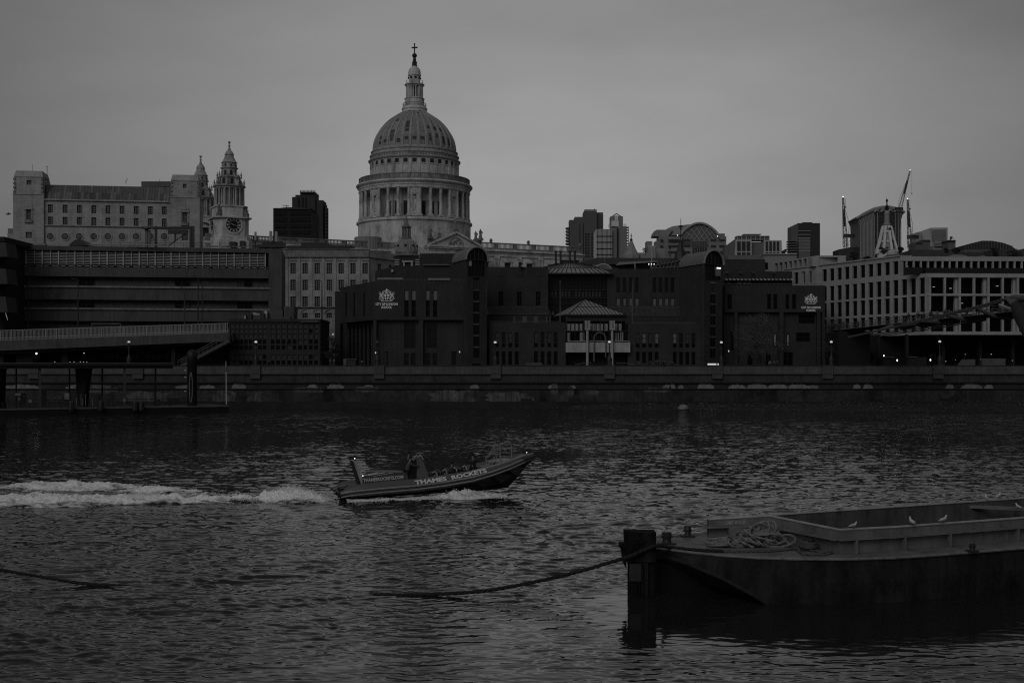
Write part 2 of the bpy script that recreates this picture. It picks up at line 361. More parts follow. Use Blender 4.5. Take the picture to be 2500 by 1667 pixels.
# foreshore of mud and pebbles at the foot of the wall on the right
fx = np.linspace(0, 190, 420); fy = np.linspace(0, 1, 40); FX, FV = np.meshgrid(fx, fy)
edge = 231 - np.clip((FX - 2) / 22, 0, 1) * (7 + 14 * np.clip((FX - 20) / 60, 0, 1)) + 1.6 * fbm(FX * .15, FX * 0, 4, 9)
FY = edge + (231 - edge) * FV
FZ = -.25 + FV * (1.0 + .7 * np.clip(FX / 90, 0, 1)) + .3 * fbm(FX * .8, FY * .8, 4, 12) * (FV > .02) + .12 * fbm(FX * 4, FY * 4, 2, 13)
fs_ = grid_mesh('foreshore', FX, FY, FZ, [mat('wet_foreshore', .03, rough=.75, var=.5, scale=.9, fine=.5, bump=.8)]); tag(fs_, 'dark muddy foreshore strewn with pebbles', None, None, 'structure')
b = MB(); rnd = random.Random(3)
for i in range(1500):
    x = rnd.uniform(4, 110); t = rnd.random() ** .7; e = 231 - min(max((x - 2) / 22, 0), 1) * (7 + 14 * min(max((x - 20) / 60, 0), 1))
    y = e + (231 - e) * t; r = rnd.uniform(.05, .2) * (1.6 if rnd.random() < .06 else 1)
    b.blob((x, y, -.1 + t * (1.0 + .7 * min(x / 90, 1)) + .05), r, 5, (1.3, 1, .55), .15)
pb = b.build('pebbles', mat('foreshore_pebble', .075, var=.8, scale=1.5, fine=.3)); tag(pb, 'scattered grey pebbles and stones on the foreshore', None, None, 'stuff')
# ------------------------------------------------------------------ river wall
rw = empty('river_wall', (0, 230, 0), 'long stained stone embankment wall along the far side of the river', 'wall')
def wallmat(name, v, algae):
    m = mat(name, v, var=.35, scale=.35, streak=.2, dirt=.45, brick=(1.5, .5, .02), fine=.25, bump=.5); return m
b = MB(); b.box(-300, 300, 230.0, 231.2, 4.95, 6.6); b.build('upper_wall', wallmat('embankment_upper', .055, 0), rw)
b = MB(); b.box(-300, 300, 229.9, 230.5, 6.62, 8.0); b.build('parapet', mat('parapet_stone', .10, var=.25, scale=.4, streak=.22, brick=(2.4, 1.5, .03), dirt=.3), rw)
b = MB(); b.box(-300, 300, 229.75, 230.65, 8.0, 8.1); b.build('coping', mat('coping_stone', .06, var=.3), rw)
b = MB(); b.box(-300, 300, 229.6, 230.2, 6.45, 6.62); b.build('string_course', mat('string_stone', .075, var=.4), rw)
b = MB(); b.box(-300, 300, 229.3, 231.0, 4.72, 4.95); b.box(-300, 300, 229.35, 231, 3.55, 3.75); b.build('timber_fender', mat('wet_timber', .014, var=.4), rw)
b = MB(); b.box(-300, 300, 229.5, 231.2, -1, 3.55); b.build('lower_wall', mat('embankment_lower', .036, var=.6, scale=.16, streak=.3, dirt=.85, fine=.5, bump=.8), rw)
b = MB(); b.box(-300, 300, 229.62, 231.2, 3.75, 4.72); b.build('middle_wall', mat('embankment_middle', .03, var=.5, scale=.5, fine=.5), rw)
# pale lime-washed patches (old render) on the middle band and big wet stain scars lower down
rnd = random.Random(11); b = MB()
for x, wd, h in ((45, 105, 11), (190, 60, 11), (455, 55, 10), (505, 40, 9), (583, 34, 14), (763, 26, 11), (818, 42, 12), (900, 24, 10), (1158, 22, 10), (1345, 14, 9), (1397, 16, 9), (1628, 22, 10), (1642, 14, 13), (1662, 14, 9), (1722, 42, 13), (1800, 40, 11), (1850, 50, 13), (1900, 50, 12), (1950, 50, 12), (1985, 30, 9), (2092, 18, 12), (2120, 24, 12), (2320, 20, 12), (2372, 50, 13), (2415, 22, 11)):
    c = W(x, 936.5, 229.4); w_ = wd * .0765 / 2; hh = h * .0765; pts = []
    for i in range(18):
        a = math.pi * i / 17; pts.append((c.x + math.cos(a) * w_ * rnd.uniform(.85, 1.15), 229.56, 3.77 + math.sin(a) ** .7 * hh * rnd.uniform(.75, 1.05)))
    b.prism(pts[::-1], (0, .2, 0))
b.build('limewash_patch', mat('limewash', .2, var=.45, scale=1.2, fine=.4), rw)
b = MB()
for x0, x1, y0, y1 in ((515, 575, 948, 985), (600, 640, 955, 990), (1045, 1170, 950, 990), (1180, 1300, 955, 986), (1345, 1362, 935, 968), (1385, 1402, 944, 972), (1425, 1460, 950, 965), (180, 290, 940, 960), (300, 420, 955, 985), (715, 790, 945, 960), (860, 930, 943, 957), (1560, 1640, 945, 958)):
    c0_, c1_ = W(x0, y1, 229.45), W(x1, y0, 229.45); n_ = 26; pts = []
    for i in range(n_): a = 2 * math.pi * i / n_; k_ = rnd.uniform(.72, 1.12); pts.append(((c0_.x + c1_.x) / 2 + (c1_.x - c0_.x) / 2 * math.copysign(abs(math.cos(a)) ** .6, math.cos(a)) * k_, 229.47, (c0_.z + c1_.z) / 2 + (c1_.z - c0_.z) / 2 * math.copysign(abs(math.sin(a)) ** .6, math.sin(a)) * k_))
    b.prism(pts[::-1], (0, .1, 0))
b.build('worn_render_patch', mat('worn_render', .09, var=.6, scale=.5, streak=.5, dirt=.8, fine=.5, bump=.8), rw)
b = MB(); b.box(-300, 300, 229.42, 231.0, -1, 1.35); b.build('tide_band', mat('weedy_tide_band', .014, var=.6, scale=.5, fine=.5, rough=.6), rw)
pm = None
for i, x in enumerate((-217, 80, 335, 622, 925, 1210, 1488, 1752, 2022, 2292)):
    X = W(x, 893, 229.3).x
    if pm is None:
        b = MB(); b.box(-.95, .95, 0, .7, 5.6, 8.0); b.box(-1.0, 1.0, -.05, .75, 8.0, 8.12); b.box(-.7, .7, -.05, 0, 6.8, 7.8); b.box(-1.02, 1.02, -.1, .7, 6.5, 6.7)
        o = b.build('wall_pier', mat('pier_stone', .075, var=.35, streak=.2, fine=.2), rw, local=True); o.location = (X, -.55, 0); pm = o.data
    else: place_mesh('wall_pier', pm, rw, (X, -.55, 0))
for x in (1285, 1405, 420, 2310):
    b = MB(); p = W(x + 0, 980, 229.2); b.box(p.x - 1, p.x + 1, 229.3, 229.5, 1.0, 1.9); b.build('outfall', CONC_DK(), rw)
# ------------------------------------------------------------------ cathedral
CA = R(27); K = 470 / 3000.
cath = empty('cathedral', ((1012 - 1250) * K, 470, 20), 'domed stone cathedral with lantern, peristyle drum and two west towers', 'cathedral', rz=CA)
zy = lambda y: (893 - y) * K - 12
CS, CD, LD, LDD = CSTONE(), CSTONE_D(), LEAD(), LEAD_D()
CDARK = mat('cathedral_shadowed_opening', .03, var=.3)
FC = -R(90) + R(4.5) - CA            # local direction that faces the camera
lt = lambda *pr: [(hw * K, zy(y)) for hw, y in pr]
def part(n, b, m, smooth=True): return b.build(n, m, cath, local=True, smooth=smooth)
# lower drum
b = MB(); b.lathe(lt((137, 640), (137, 552), (141, 551), (141, 547), (138, 545), (100, 544)), n=96); part('drum_base', b, CS)
b = MB(); b.lathe(lt((108, 546), (108, 470)), n=64, cap=False); part('inner_drum', b, CS)
def ring_boxes(b, r, n, a0, w_, dep, z0, z1, skip=lambda i: False):
    for i in range(n):
        if skip(i): continue
        a = a0 + 2 * math.pi * i / n; c, s_ = math.cos(a), math.sin(a)
        pts = [(r * c - t * s_, r * s_ + t * c) for t in (-w_ / 2, w_ / 2)]; q = [((r + dep) * c - t * s_, (r + dep) * s_ + t * c) for t in (-w_ / 2, w_ / 2)]
        vs = [(x, y, z) for z in (z0, z1) for x, y in (pts[0], pts[1], q[1], q[0])]
        b.add(vs, ((0, 1, 2, 3), (7, 6, 5, 4), (0, 4, 5, 1), (1, 5, 6, 2), (2, 6, 7, 3), (3, 7, 4, 0)))
wb = MB(); ring_boxes(wb, 107.5 * K, 32, FC, 1.5, .18, zy(538), zy(505)); 
o = part('drum_windows', wb, CDARK, False); o.name = 'window'
b = MB(); ring_boxes(b, 107 * K, 32, FC + math.pi / 32, .7, .5, zy(544), zy(474)); ring_boxes(b, 107.6 * K, 32, FC, 2.2, .28, zy(504), zy(502)); part('pilaster', b, CS, False)
cm = None
for i in range(32):
    a = FC + math.pi / 32 + 2 * math.pi * i / 32; rr = 131 * K
    if cm is None:
        b = MB(); z0, z1 = zy(543), zy(474); b.lathe([(.62, z0 + 1.0), (.6, z0 + 4), (.52, z1 - 1.1), (.6, z1 - .9), (.66, z1 - .5), (.85, z1 - .1)], n=12)
        b.lathe([(.85, z0 + .7), (.85, z0 + .85), (.66, z0 + 1.0)], n=12); b.box(-.85, .85, -.85, .85, z0 - .05, z0 + .7); b.box(-.85, .85, -.85, .85, z1 - .12, z1)
        o = part('column', b, CS); cm = o.data; o.location = (rr * math.cos(a), rr * math.sin(a), 0); o.rotation_euler = (0, 0, a)
    else: place_mesh('column', cm, cath, (rr * math.cos(a), rr * math.sin(a), 0), a)
nm = None
for i in range(8):                        # solid niche bays between pairs of columns
    a = FC + 2 * math.pi * i / 8
    if nm is None:
        b = MB(); z0, z1 = zy(543), zy(474); pl = Plane((131 * K - .3, -1.55), (131 * K - .3, 1.55))
        pl = Plane((131 * K + .1, 1.6), (131 * K + .1, -1.6))
        pl.n = Vector((-1, 0, 0)); ops = [(.95, 2.25, z0 + 1.6, z1 - 3.1)]
        pl.wall(b, 0, 3.2, z0, z1, 4.0, ops, .55); b.box(131 * K - .5, 131 * K - .4, -.7, .7, z0 + 1.6, z1 - 3.1)
        b.box(131 * K + .05, 131 * K + .3, -1.0, 1.0, z1 - 2.5, z1 - 2.2); b.box(131 * K + .05, 131 * K + .3, -.8, .8, z0 + .9, z0 + 1.15)
        b.lathe([(.01, z1 - 3.1), (.45, z1 - 3.0), (.6, z1 - 2.75), (.5, z1 - 2.6)], (131 * K + .1, 0, 0), n=8)
        b.box(131 * K + .05, 131 * K + .35, -1.5, 1.5, z0, z0 + .6)
        b.blob((131 * K - .25, 0, z1 - 4.0), .5, 8, (.5, 1.1, .9)); b.blob((131 * K - .2, 0, z0 + 3.6), .25, 8, (.6, 1.2, 6)); b.blob((131 * K + .1, 0, z1 - 1.2), .5, 6, (.5, 1.4, 1))
        o = part('niche_pier', b, CS, False); nm = o.data; o.rotation_euler = (0, 0, a)
    else: place_mesh('niche_pier', nm, cath, (0, 0, 0), a)
b = MB(); b.lathe(lt((100, 476), (134, 476), (134.5, 474), (135, 469), (136.5, 468), (136.5, 464), (141, 461), (142, 459), (141, 457), (135, 456.5), (135, 455), (107, 455)), n=96); part('entablature', b, CS)
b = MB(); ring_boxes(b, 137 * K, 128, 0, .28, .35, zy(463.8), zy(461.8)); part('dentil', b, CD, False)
# balustrade of the stone gallery
b = MB(); b.lathe(lt((132, 455), (135, 455), (135, 453), (132, 453)), n=96, cap=False); b.lathe(lt((132, 443.5), (135.2, 443.5), (135.2, 441.5), (132, 441.5), (132, 443.5)), n=96, cap=False)
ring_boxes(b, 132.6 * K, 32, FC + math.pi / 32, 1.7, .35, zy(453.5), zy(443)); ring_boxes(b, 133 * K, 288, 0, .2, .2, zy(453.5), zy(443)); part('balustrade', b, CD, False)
# attic
pl_ops = 32; b = MB(); b.lathe(lt((107, 456), (107, 402)), n=96, cap=False); ring_boxes(b, 106.9 * K, 32, FC + math.pi / 32, .95, .22, zy(440), zy(403)); ring_boxes(b, 106.9 * K, 32, FC, 2.1, .16, zy(416.5), zy(414.5)); part('attic', b, CS)
b = MB()
for i in range(32):
    a = FC + 2 * math.pi * i / 32; c, s_ = math.cos(a), math.sin(a)
    for t0, t1, z0, z1 in ((-1.12, -.82, 413.5, 403.5), (.82, 1.12, 413.5, 403.5), (-1.12, 1.12, 403.5, 402), (-1.12, 1.12, 415, 413.5)):
        r0, r1 = 106.8 * K, 108.3 * K
        vs = [(r * c - t * s_, r * s_ + t * c, zy(z)) for z in (z0, z1) for r, t in ((r0, t0), (r0, t1), (r1, t1), (r1, t0))]
        b.add(vs, ((0, 1, 2, 3), (7, 6, 5, 4), (0, 4, 5, 1), (1, 5, 6, 2), (2, 6, 7, 3), (3, 7, 4, 0)))
part('window_surround', b, CS, False)
wm_ = None
for i in range(32):
    a = FC + 2 * math.pi * i / 32
    if wm_ is None: b = MB(); b.box(106 * K, 107.25 * K, -.82, .82, zy(413.5), zy(403.5)); o = part('attic_window', b, CDARK, False); wm_ = o.data; o.rotation_euler = (0, 0, a)
    else: place_mesh('attic_window', wm_, cath, (0, 0, 0), a)
b = MB(); b.lathe(lt((100, 403), (108, 403), (109, 401), (112, 399), (112.5, 397), (110, 395.5), (107, 395), (107, 389), (109, 387), (109, 385), (105, 384), (104, 379), (106, 377), (106, 375), (102, 374), (101, 370.5), (98, 370)), n=96); part('attic_cornice', b, mat('cornice_stone', .34, var=.3, streak=.3, scale=.4, dirt=.4))  # shade under the cornice mouldings is put into this darker stone
b = MB(); ring_boxes(b, 104.5 * K, 96, 0, .5, .42, zy(394), zy(388.5)); part('modillion', b, CD, False)
# dome
DP = [(100, 374), (99.8, 366), (98.5, 356), (96, 345.3), (91.5, 335), (85.5, 325), (78.5, 314.5), (70.5, 305), (62, 297), (52, 289.5), (42, 283), (34, 278.5), (29.5, 275)]
def dome_r(z):
    p = [(hw * K, zy(y)) for hw, y in DP]
    for (r0, z0), (r1, z1) in zip(p, p[1:]):
        if z0 <= z <= z1: return r0 + (r1 - r0) * (z - z0) / (z1 - z0)
    return p[-1][0] if z > p[-1][1] else p[0][0]
b = MB(); b.lathe(lt(*DP), n=96); part('dome', b, LD)
rm = None
for i in range(32):
    a = FC + math.pi / 32 + 2 * math.pi * i / 32
    if rm is None:
        b = MB(); zz = [zy(372) + (zy(277) - zy(372)) * t / 20 for t in range(21)]
        for k in range(20):
            r0, r1 = dome_r(zz[k]), dome_r(zz[k + 1]); w0, w1 = .42 * r0 / 15.7 + .12, .42 * r1 / 15.7 + .12; h = .34
            vs = [(r0 - .1, -w0, zz[k]), (r0 - .1, w0, zz[k]), (r0 + h, w0 * .7, zz[k]), (r0 + h, -w0 * .7, zz[k]), (r1 - .1, -w1, zz[k + 1]), (r1 - .1, w1, zz[k + 1]), (r1 + h, w1 * .7, zz[k + 1]), (r1 + h, -w1 * .7, zz[k + 1])]
            b.add(vs, ((0, 4, 7, 3), (3, 7, 6, 2), (2, 6, 5, 1)))
            if k in (0, 19): b.add(vs, ((0, 1, 2, 3), (4, 5, 6, 7)))
        o = part('rib', b, mat('rib_lead', .31, var=.25, streak=.3, scale=.5, rough=.7), False); rm = o.data; o.rotation_euler = (0, 0, a)
    else: place_mesh('rib', rm, cath, (0, 0, 0), a)
# dark renewed lead sheets between the ribs
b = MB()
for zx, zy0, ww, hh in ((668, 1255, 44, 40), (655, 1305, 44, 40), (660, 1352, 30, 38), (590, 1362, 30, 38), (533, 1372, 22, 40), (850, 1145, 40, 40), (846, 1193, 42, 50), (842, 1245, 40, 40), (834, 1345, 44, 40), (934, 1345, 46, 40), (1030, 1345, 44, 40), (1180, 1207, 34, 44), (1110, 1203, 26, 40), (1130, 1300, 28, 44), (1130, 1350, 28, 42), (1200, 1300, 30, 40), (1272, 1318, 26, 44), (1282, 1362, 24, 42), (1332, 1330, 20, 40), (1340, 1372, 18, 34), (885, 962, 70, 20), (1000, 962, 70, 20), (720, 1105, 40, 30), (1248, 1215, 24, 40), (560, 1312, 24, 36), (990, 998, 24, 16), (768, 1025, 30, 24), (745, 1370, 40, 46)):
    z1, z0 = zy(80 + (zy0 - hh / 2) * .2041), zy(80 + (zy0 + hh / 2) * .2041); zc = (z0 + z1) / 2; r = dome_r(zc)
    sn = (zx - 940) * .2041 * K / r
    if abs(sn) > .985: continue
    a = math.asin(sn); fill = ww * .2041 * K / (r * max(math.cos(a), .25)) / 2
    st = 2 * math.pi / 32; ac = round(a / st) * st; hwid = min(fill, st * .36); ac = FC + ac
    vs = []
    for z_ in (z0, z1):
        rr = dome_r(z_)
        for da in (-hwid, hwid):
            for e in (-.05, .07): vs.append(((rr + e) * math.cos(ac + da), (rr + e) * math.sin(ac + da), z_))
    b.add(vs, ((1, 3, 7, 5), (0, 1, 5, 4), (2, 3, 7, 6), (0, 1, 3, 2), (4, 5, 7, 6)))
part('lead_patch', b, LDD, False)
# lantern
b = MB(); b.lathe(lt((30, 277), (30.5, 273), (29.5, 271), (31.5, 268), (31, 266), (29, 264), (29, 262.5), (23, 262), (23.5, 244), (25, 242.5), (23, 241)), n=48)
part('golden_gallery_base', b, CS).name = 'gallery_base'
b = MB(); b.lathe(lt((28.3, 255), (28.6, 255), (28.6, 254), (28.3, 254), (28.3, 255)), n=48, cap=False); ring_boxes(b, 28.3 * K, 72, 0, .06, .06, zy(262), zy(254)); part('gallery_railing', b, CD, False)
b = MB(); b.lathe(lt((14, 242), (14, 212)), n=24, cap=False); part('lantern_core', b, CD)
b = MB()
for i in range(8):
    a = FC + R(22.5) + math.pi / 4 * i; r = 19.5 * K
    for da in (-.24, .24): b.lathe([(.3, zy(242)), (.27, zy(212))], (r * math.cos(a + da), r * math.sin(a + da), 0), n=8)
for i in range(4):
    a = FC + R(8) + math.pi / 2 * i + math.pi / 4; c, s_ = math.cos(a), math.sin(a)
    pts = [(12 * K * c - t * s_, 12 * K * s_ + t * c, zy(242)) for t in (-1.1, 1.1)] + [(20.5 * K * c - t * s_, 20.5 * K * s_ + t * c, zy(242)) for t in (1.1, -1.1)]
    b.prism(pts, (0, 0, zy(212) - zy(242)))
part('lantern_columns', b, CS).name = 'lantern_column'
b = MB(); b.lathe(lt((20, 213), (22, 212), (22, 210.5), (24.5, 209), (24.5, 207.5), (21, 206.5), (15, 206), (14, 201), (14, 188), (16, 186), (16.3, 184), (15.3, 182), (15.3, 180), (15, 176), (13.5, 171), (10.5, 166.5), (6.5, 163), (5, 162)), n=40)
for i in range(8):
    a = FC + R(22.5) + math.pi / 4 * i; b.lathe([(.25, zy(207)), (.35, zy(204)), (.15, zy(201)), (.22, zy(199)), (.02, zy(197))], (20.5 * K * math.cos(a), 20.5 * K * math.sin(a), 0), n=6)
part('lantern_top', b, CS)
b = MB()
for i in range(8):
    a = FC + R(10) + math.pi / 4 * i; b.blob((14 * K * math.cos(a), 14 * K * math.sin(a), zy(191.5)), .48, 8)
part('round_window', b, CDARK)
b = MB(); b.lathe(lt((6.5, 162), (6.8, 160), (5.5, 158), (6.2, 154), (5, 150.5), (3.5, 148), (4.2, 145), (3, 142.5), (2.5, 142)), n=16); b.blob((0, 0, zy(136.5)), 6 * K, 16); part('ball', b, CDARK)
b = MB(); t = K
fx_, fy_ = math.cos(FC + R(90) - R(15)), math.sin(FC + R(90) - R(15))
b.bar((0, 0, zy(131)), (0, 0, zy(106.5)), .34); b.bar((-fx_ * .95, -fy_ * .95, zy(117)), (fx_ * .95, fy_ * .95, zy(117)), .36)
for sx in (-1, 1): b.blob((sx * fx_ * .9, sx * fy_ * .9, zy(117)), .34, 8)
b.blob((0, 0, zy(117)), .5, 8); b.blob((0, 0, zy(108)), .32, 8, (1.2, 1.2, .5)); part('cross', b, CDARK)
# nave, choir and transepts
def wallrun(x0, x1, y, facing, z1=30.4, up=0.):
    a, c = ((x0, y), (x1, y)) if facing < 0 else ((x1, y), (x0, y)); pl = Plane(a, c); Ln = pl.len; b = MB()
    n = max(1, int(Ln // 8)); st = Ln / n; ops = [(st * (i + .5) - 1.3, st * (i + .5) + 1.3, 19.5, 25.2) for i in range(n)]
    pl.wall(b, 0, Ln, -3, z1, 3, ops, .6)
    for o_ in ops:
        pl.box(b, o_[0] - .5, o_[1] + .5, 25.5, 25.9, -.45, 0); mm = (o_[0] + o_[1]) / 2
        b.prism([pl.P(o_[0] - .8, 25.9, -.5), pl.P(o_[1] + .8, 25.9, -.5), pl.P(mm, 27.0, -.5)], pl.n * .5)
        for s_ in (o_[0] - .45, o_[1] + .15): pl.box(b, s_, s_ + .3, 19.5, 25.5, -.3, 0)
    for i in range(n + 1):
        for k in (-.95, .25):
            s_ = min(max(st * i + k, 0), Ln - .8); pl.box(b, s_, s_ + .75, 15, 27.6, -.35, 0); pl.box(b, s_ - .12, s_ + .87, 26.6, 27.6, -.5, 0)
    pl.box(b, 0, Ln, 27.6, 28.6, -.4, 0); pl.box(b, -.5, Ln + .5, 29.4, 29.8, -1.1, 0); pl.box(b, -.2, Ln + .2, 28.6, 29.4, -.6, 0)
    b.build('wall', CS, cath, local=True).location.z = up
    g = MB()
    for o_ in ops: pl.box(g, o_[0], o_[1], o_[2], o_[3], .5, .7)
    g.build('window_glazing', CDARK, cath, local=True).location.z = up
    d = MB(); 
    for i in range(int(Ln / .9)): pl.box(d, i * .9 + .2, i * .9 + .6, 29.0, 29.4, -.95, -.6)
    pl.box(d, 0, Ln, 30.4, 30.8, -.1, .5); pl.box(d, 0, Ln, 32.4, 32.8, -.15, .5)
    k = 0.
    while k < Ln:
        if (k % 8.) < 1.8: pl.box(d, k, min(k + 1.8, Ln), 30.8, 32.4, -.05, .4); k += 1.9
        else: pl.box(d, k, k + .26, 30.8, 32.4, .05, .3); k += .52
    d.build('parapet_balustrade', CD, cath, local=True).location.z = up
wallrun(-84, -17, -18.5, -1); wallrun(17, 64, -17.5, -1, up=1.9); wallrun(-10.5, 10.5, -37.5, -1)
b = MB(); b.box(-84, 64, -15, 17, 0, 29); b.box(-14, 14, -34, 34, 0, 30); b.box(-17, -10.6, -24, -18, 0, 30.4); b.box(10.6, 17, -24, -18, 0, 30.4)
b.box(-10.5, -9.5, -37, -18, 29, 32.4); b.box(9.5, 10.5, -37, -18, 29, 32.4); b.box(-84, -82, -18, 17, 20, 30)
b.build('nave_body', CS, cath, local=True)
b = MB(); b.prism([(-84, -8, 29), (-84, 8, 29), (-84, 0, 33.5)], (148, 0, 0)); b.prism([(-7, -36, 30), (7, -36, 30), (0, -36, 34)], (0, 60, 0)); b.lathe([(19, 28), (22, 28), (22, 33)], n=32); b.build('lead_roof', LD, cath, local=True)
b = MB(); b.lathe([(5, 29), (5, 34.2), (4.8, 34.6), (0.1, 35)], (-24, -14, 0), n=24); b.build('roof_turret', LD, cath, local=True, smooth=True)
b = MB()     # south transept pediment
b.prism([(-9.6, -38.2, 30.4), (9.6, -38.2, 30.4), (0, -38.2, 34.9)], (0, 1.2, 0))
for sx in (-1, 1): b.bar((sx * 10.4, -38.3, 30.6), (0, -38.3, 35.3), 1.4, .65)
b.box(-10.8, 10.8, -38.9, -37.5, 29.9, 30.5); b.build('pediment', CS, cath, local=True)
b = MB(); b.lathe([(2.7, 0), (2.9, .1), (2.7, .2)], (0, 0, 0), n=24, ang=math.pi, cap=False)
b.v = [(x, -38.35 - z, 30.7 + y) for x, y, z in b.v]
rnd = random.Random(2)
for i in range(26): a = rnd.uniform(.1, 3.0); r = rnd.uniform(.3, 2.4); b.blob((r * math.cos(a), -38.3, 30.8 + r * math.sin(a)), rnd.uniform(.2, .45), 6, (1, .5, 1), .3)
b.build('tympanum_relief', CD, cath, local=True)
def statue(x, y, z, h, rz=0.):
    b = MB(); b.box(x - .8, x + .8, y - .8, y + .8, z, z + h * .22)
    b.lathe([(.55, 0), (.6, .1), (.42, .35), (.5, .55), (.56, .68), (.42, .78), (.16, .82)], (x, y, z + h * .22), n=10)
    b.v = [(vx, vy, vz) for vx, vy, vz in b.v]
    m = h * .78
    b2 = MB(); b2.box(x - .8, x + .8, y - .8, y + .8, z, z + h * .22)
    b2.lathe([(.62, 0), (.66, m * .1), (.45, m * .4), (.52, m * .6), (.6, m * .74), (.4, m * .82), (.15, m * .85)], (x, y, z + h * .22), n=10)
    b2.blob((x, y, z + h * .22 + m * .92), m * .085, 8, (1, 1, 1.2)); b2.tube([(x + .5, y, z + h * .22 + m * .75), (x + .8, y - .3, z + h * .22 + m * .55), (x + .5, y - .6, z + h * .22 + m * .5)], .14, 6)
    b2.blob((x, y - .3, z + h * .22 + m * .3), .4, 7, (.8, .6, 2), .2)
    b2.build('statue', CD, cath, local=True)
statue(0, -38, 35.3, 5.0); statue(-9.8, -38, 32.6, 4.0); statue(9.8, -38, 32.8, 4.2); statue(-5.5, -36, 33, 2.4); statue(17.4, -18, 34.7, 3.9)
b = MB()
for x in (24, 40, 63): b.lathe([(.3, 34.6), (.7, 35.3), (.5, 35.9), (.15, 36.2)], (x, -17.5, 0), n=8)
b.build('urn', CD, cath, local=True)
# west towers
def tower(cx, cy, k):
    z = lambda y: 8 + (893 - y) * k - 20
    t = MB(); h = 5.7; ch = 2.0
    oc = lambda q, c_: [(q, -q + c_), (q, q - c_), (q - c_, q), (-q + c_, q), (-q, q - c_), (-q, -q + c_), (-q + c_, -q), (q - c_, -q)]
    def octo(m, q, c_, z0, z1): m.prism([(cx + x, cy + y, z0) for x, y in oc(q, c_)], (0, 0, z1 - z0))
    octo(t, 6.6, 1.6, 0, z(590)); octo(t, 6.3, 1.8, z(590), z(582)); octo(t, 5.7, 1.9, z(582), z(537)); octo(t, 6.5, 1.7, z(537), z(534)); octo(t, 5.2, 2, z(534), z(509)); octo(t, 5.5, 1.9, z(509), z(506))
    root = t.build('west_tower', CS, cath, local=True)
    m = MB(); m.lathe([(3.1, z(506)), (3.1, z(462))], (cx, cy, 0), n=16); m.build('belfry_core', CDARK, root, local=True)
    m = MB()
    for i in range(8):
        a = math.pi / 4 * i + R(22.5)
        for da, r in ((-.17, 4.75), (.17, 4.75), (-.30, 4.2), (.30, 4.2)):
            m.lathe([(.42, z(506)), (.42, z(503)), (.34, z(502)), (.30, z(466)), (.42, z(463))], (cx + r * math.cos(a + da), cy + r * math.sin(a + da), 0), n=8)
    for i in range(8):
        a = math.pi / 4 * i + R(22.5); m.bar((cx + 3.3 * math.cos(a), cy + 3.3 * math.sin(a), z(506)), (cx + 3.3 * math.cos(a), cy + 3.3 * math.sin(a), z(462)), 1.6, 1.4)
    m.build('belfry_column', mat('cornice_stone', .34), root, local=True, smooth=True)
    m = MB(); m.lathe([(3, z(463)), (4.9, z(463)), (5.0, z(460)), (5.5, z(458)), (5.55, z(456.5)), (4.9, z(455.5)), (3.9, z(455)), (3.6, z(454)), (3.6, z(436)), (3.9, z(434.5)), (3.6, z(433)), (2.6, z(432.5)), (2.5, z(415)), (2.9, z(413)), (3.0, z(411)), (2.5, z(410)), (2.4, z(400)), (2.75, z(398.5)), (2.5, z(397)), (2.0, z(391)), (1.55, z(384)), (1.4, z(380.5)), (1.6, z(379.5)), (1.45, z(376)), (1.0, z(370)), (.5, z(367.5)), (.62, z(366)), (.35, z(363)), (.3, z(357)), (.45, z(355.5)), (.2, z(354)), (.15, z(352)), (.42, z(350)), (.5, z(348)), (.3, z(345.6)), (.05, z(344.8))], (cx, cy, 0), n=24)
    for i in range(8):
        a = math.pi / 4 * i + R(22.5); c, s_ = math.cos(a), math.sin(a)
        m.prism([(cx + 3.2 * c - .2 * s_, cy + 3.2 * s_ + .2 * c, z(455)), (cx + 4.9 * c - .2 * s_, cy + 4.9 * s_ + .2 * c, z(455)), (cx + 4.3 * c - .2 * s_, cy + 4.3 * s_ + .2 * c, z(444)), (cx + 3.4 * c - .2 * s_, cy + 3.4 * s_ + .2 * c, z(434)), (cx + 2.6 * c - .2 * s_, cy + 2.6 * s_ + .2 * c, z(426))], (.4 * s_, -.4 * c, 0))
        for r, y0 in ((5.0, 455), (4.0, 437)):
            m.lathe([(.35, 0), (.35, .4), (.15, .55), (.38, 1.1), (.3, 1.4), (.1, 1.8), (.16, 2.0), (.02, 2.3)], (cx + r * c, cy + r * s_, z(y0)), n=6)
    m.build('spire', mat('cornice_stone', .34), root, local=True, smooth=True)
    m = MB()
    for i in range(8):
        a = math.pi / 4 * i; c, s_ = math.cos(a), math.sin(a)
        for r, y0, y1, w_ in ((3.52, 452, 438, .5), (2.47, 430, 418, .42), (2.42, 408, 403, .3)):
            pts = [(cx + r * c - t_ * s_, cy + r * s_ + t_ * c, z(y0)) for t_ in (-w_, w_)] + [(cx + (r + .15) * c - t_ * s_, cy + (r + .15) * s_ + t_ * c, z(y0)) for t_ in (w_, -w_)]
            m.prism(pts, (0, 0, z(y1) - z(y0)))
    m.build('spire_opening', CDARK, root, local=True)
    m = MB()
    for sx, sy in ((1, 1), (1, -1), (-1, 1), (-1, -1)):
        for i in range(5): m.blob((cx + sx * (4.9 - .1 * i), cy + sy * (4.9 - .1 * i), z(534) + .5 + i * .8), .95 - .12 * i, 7, (1, 1, .7), .25)
        m.bar((cx + sx * 4.4, cy + sy * 4.4, z(534)), (cx + sx * 4.1, cy + sy * 4.1, z(511)), 1.3)
    m.build('corner_scroll', CD, root, local=True)
    return root, z
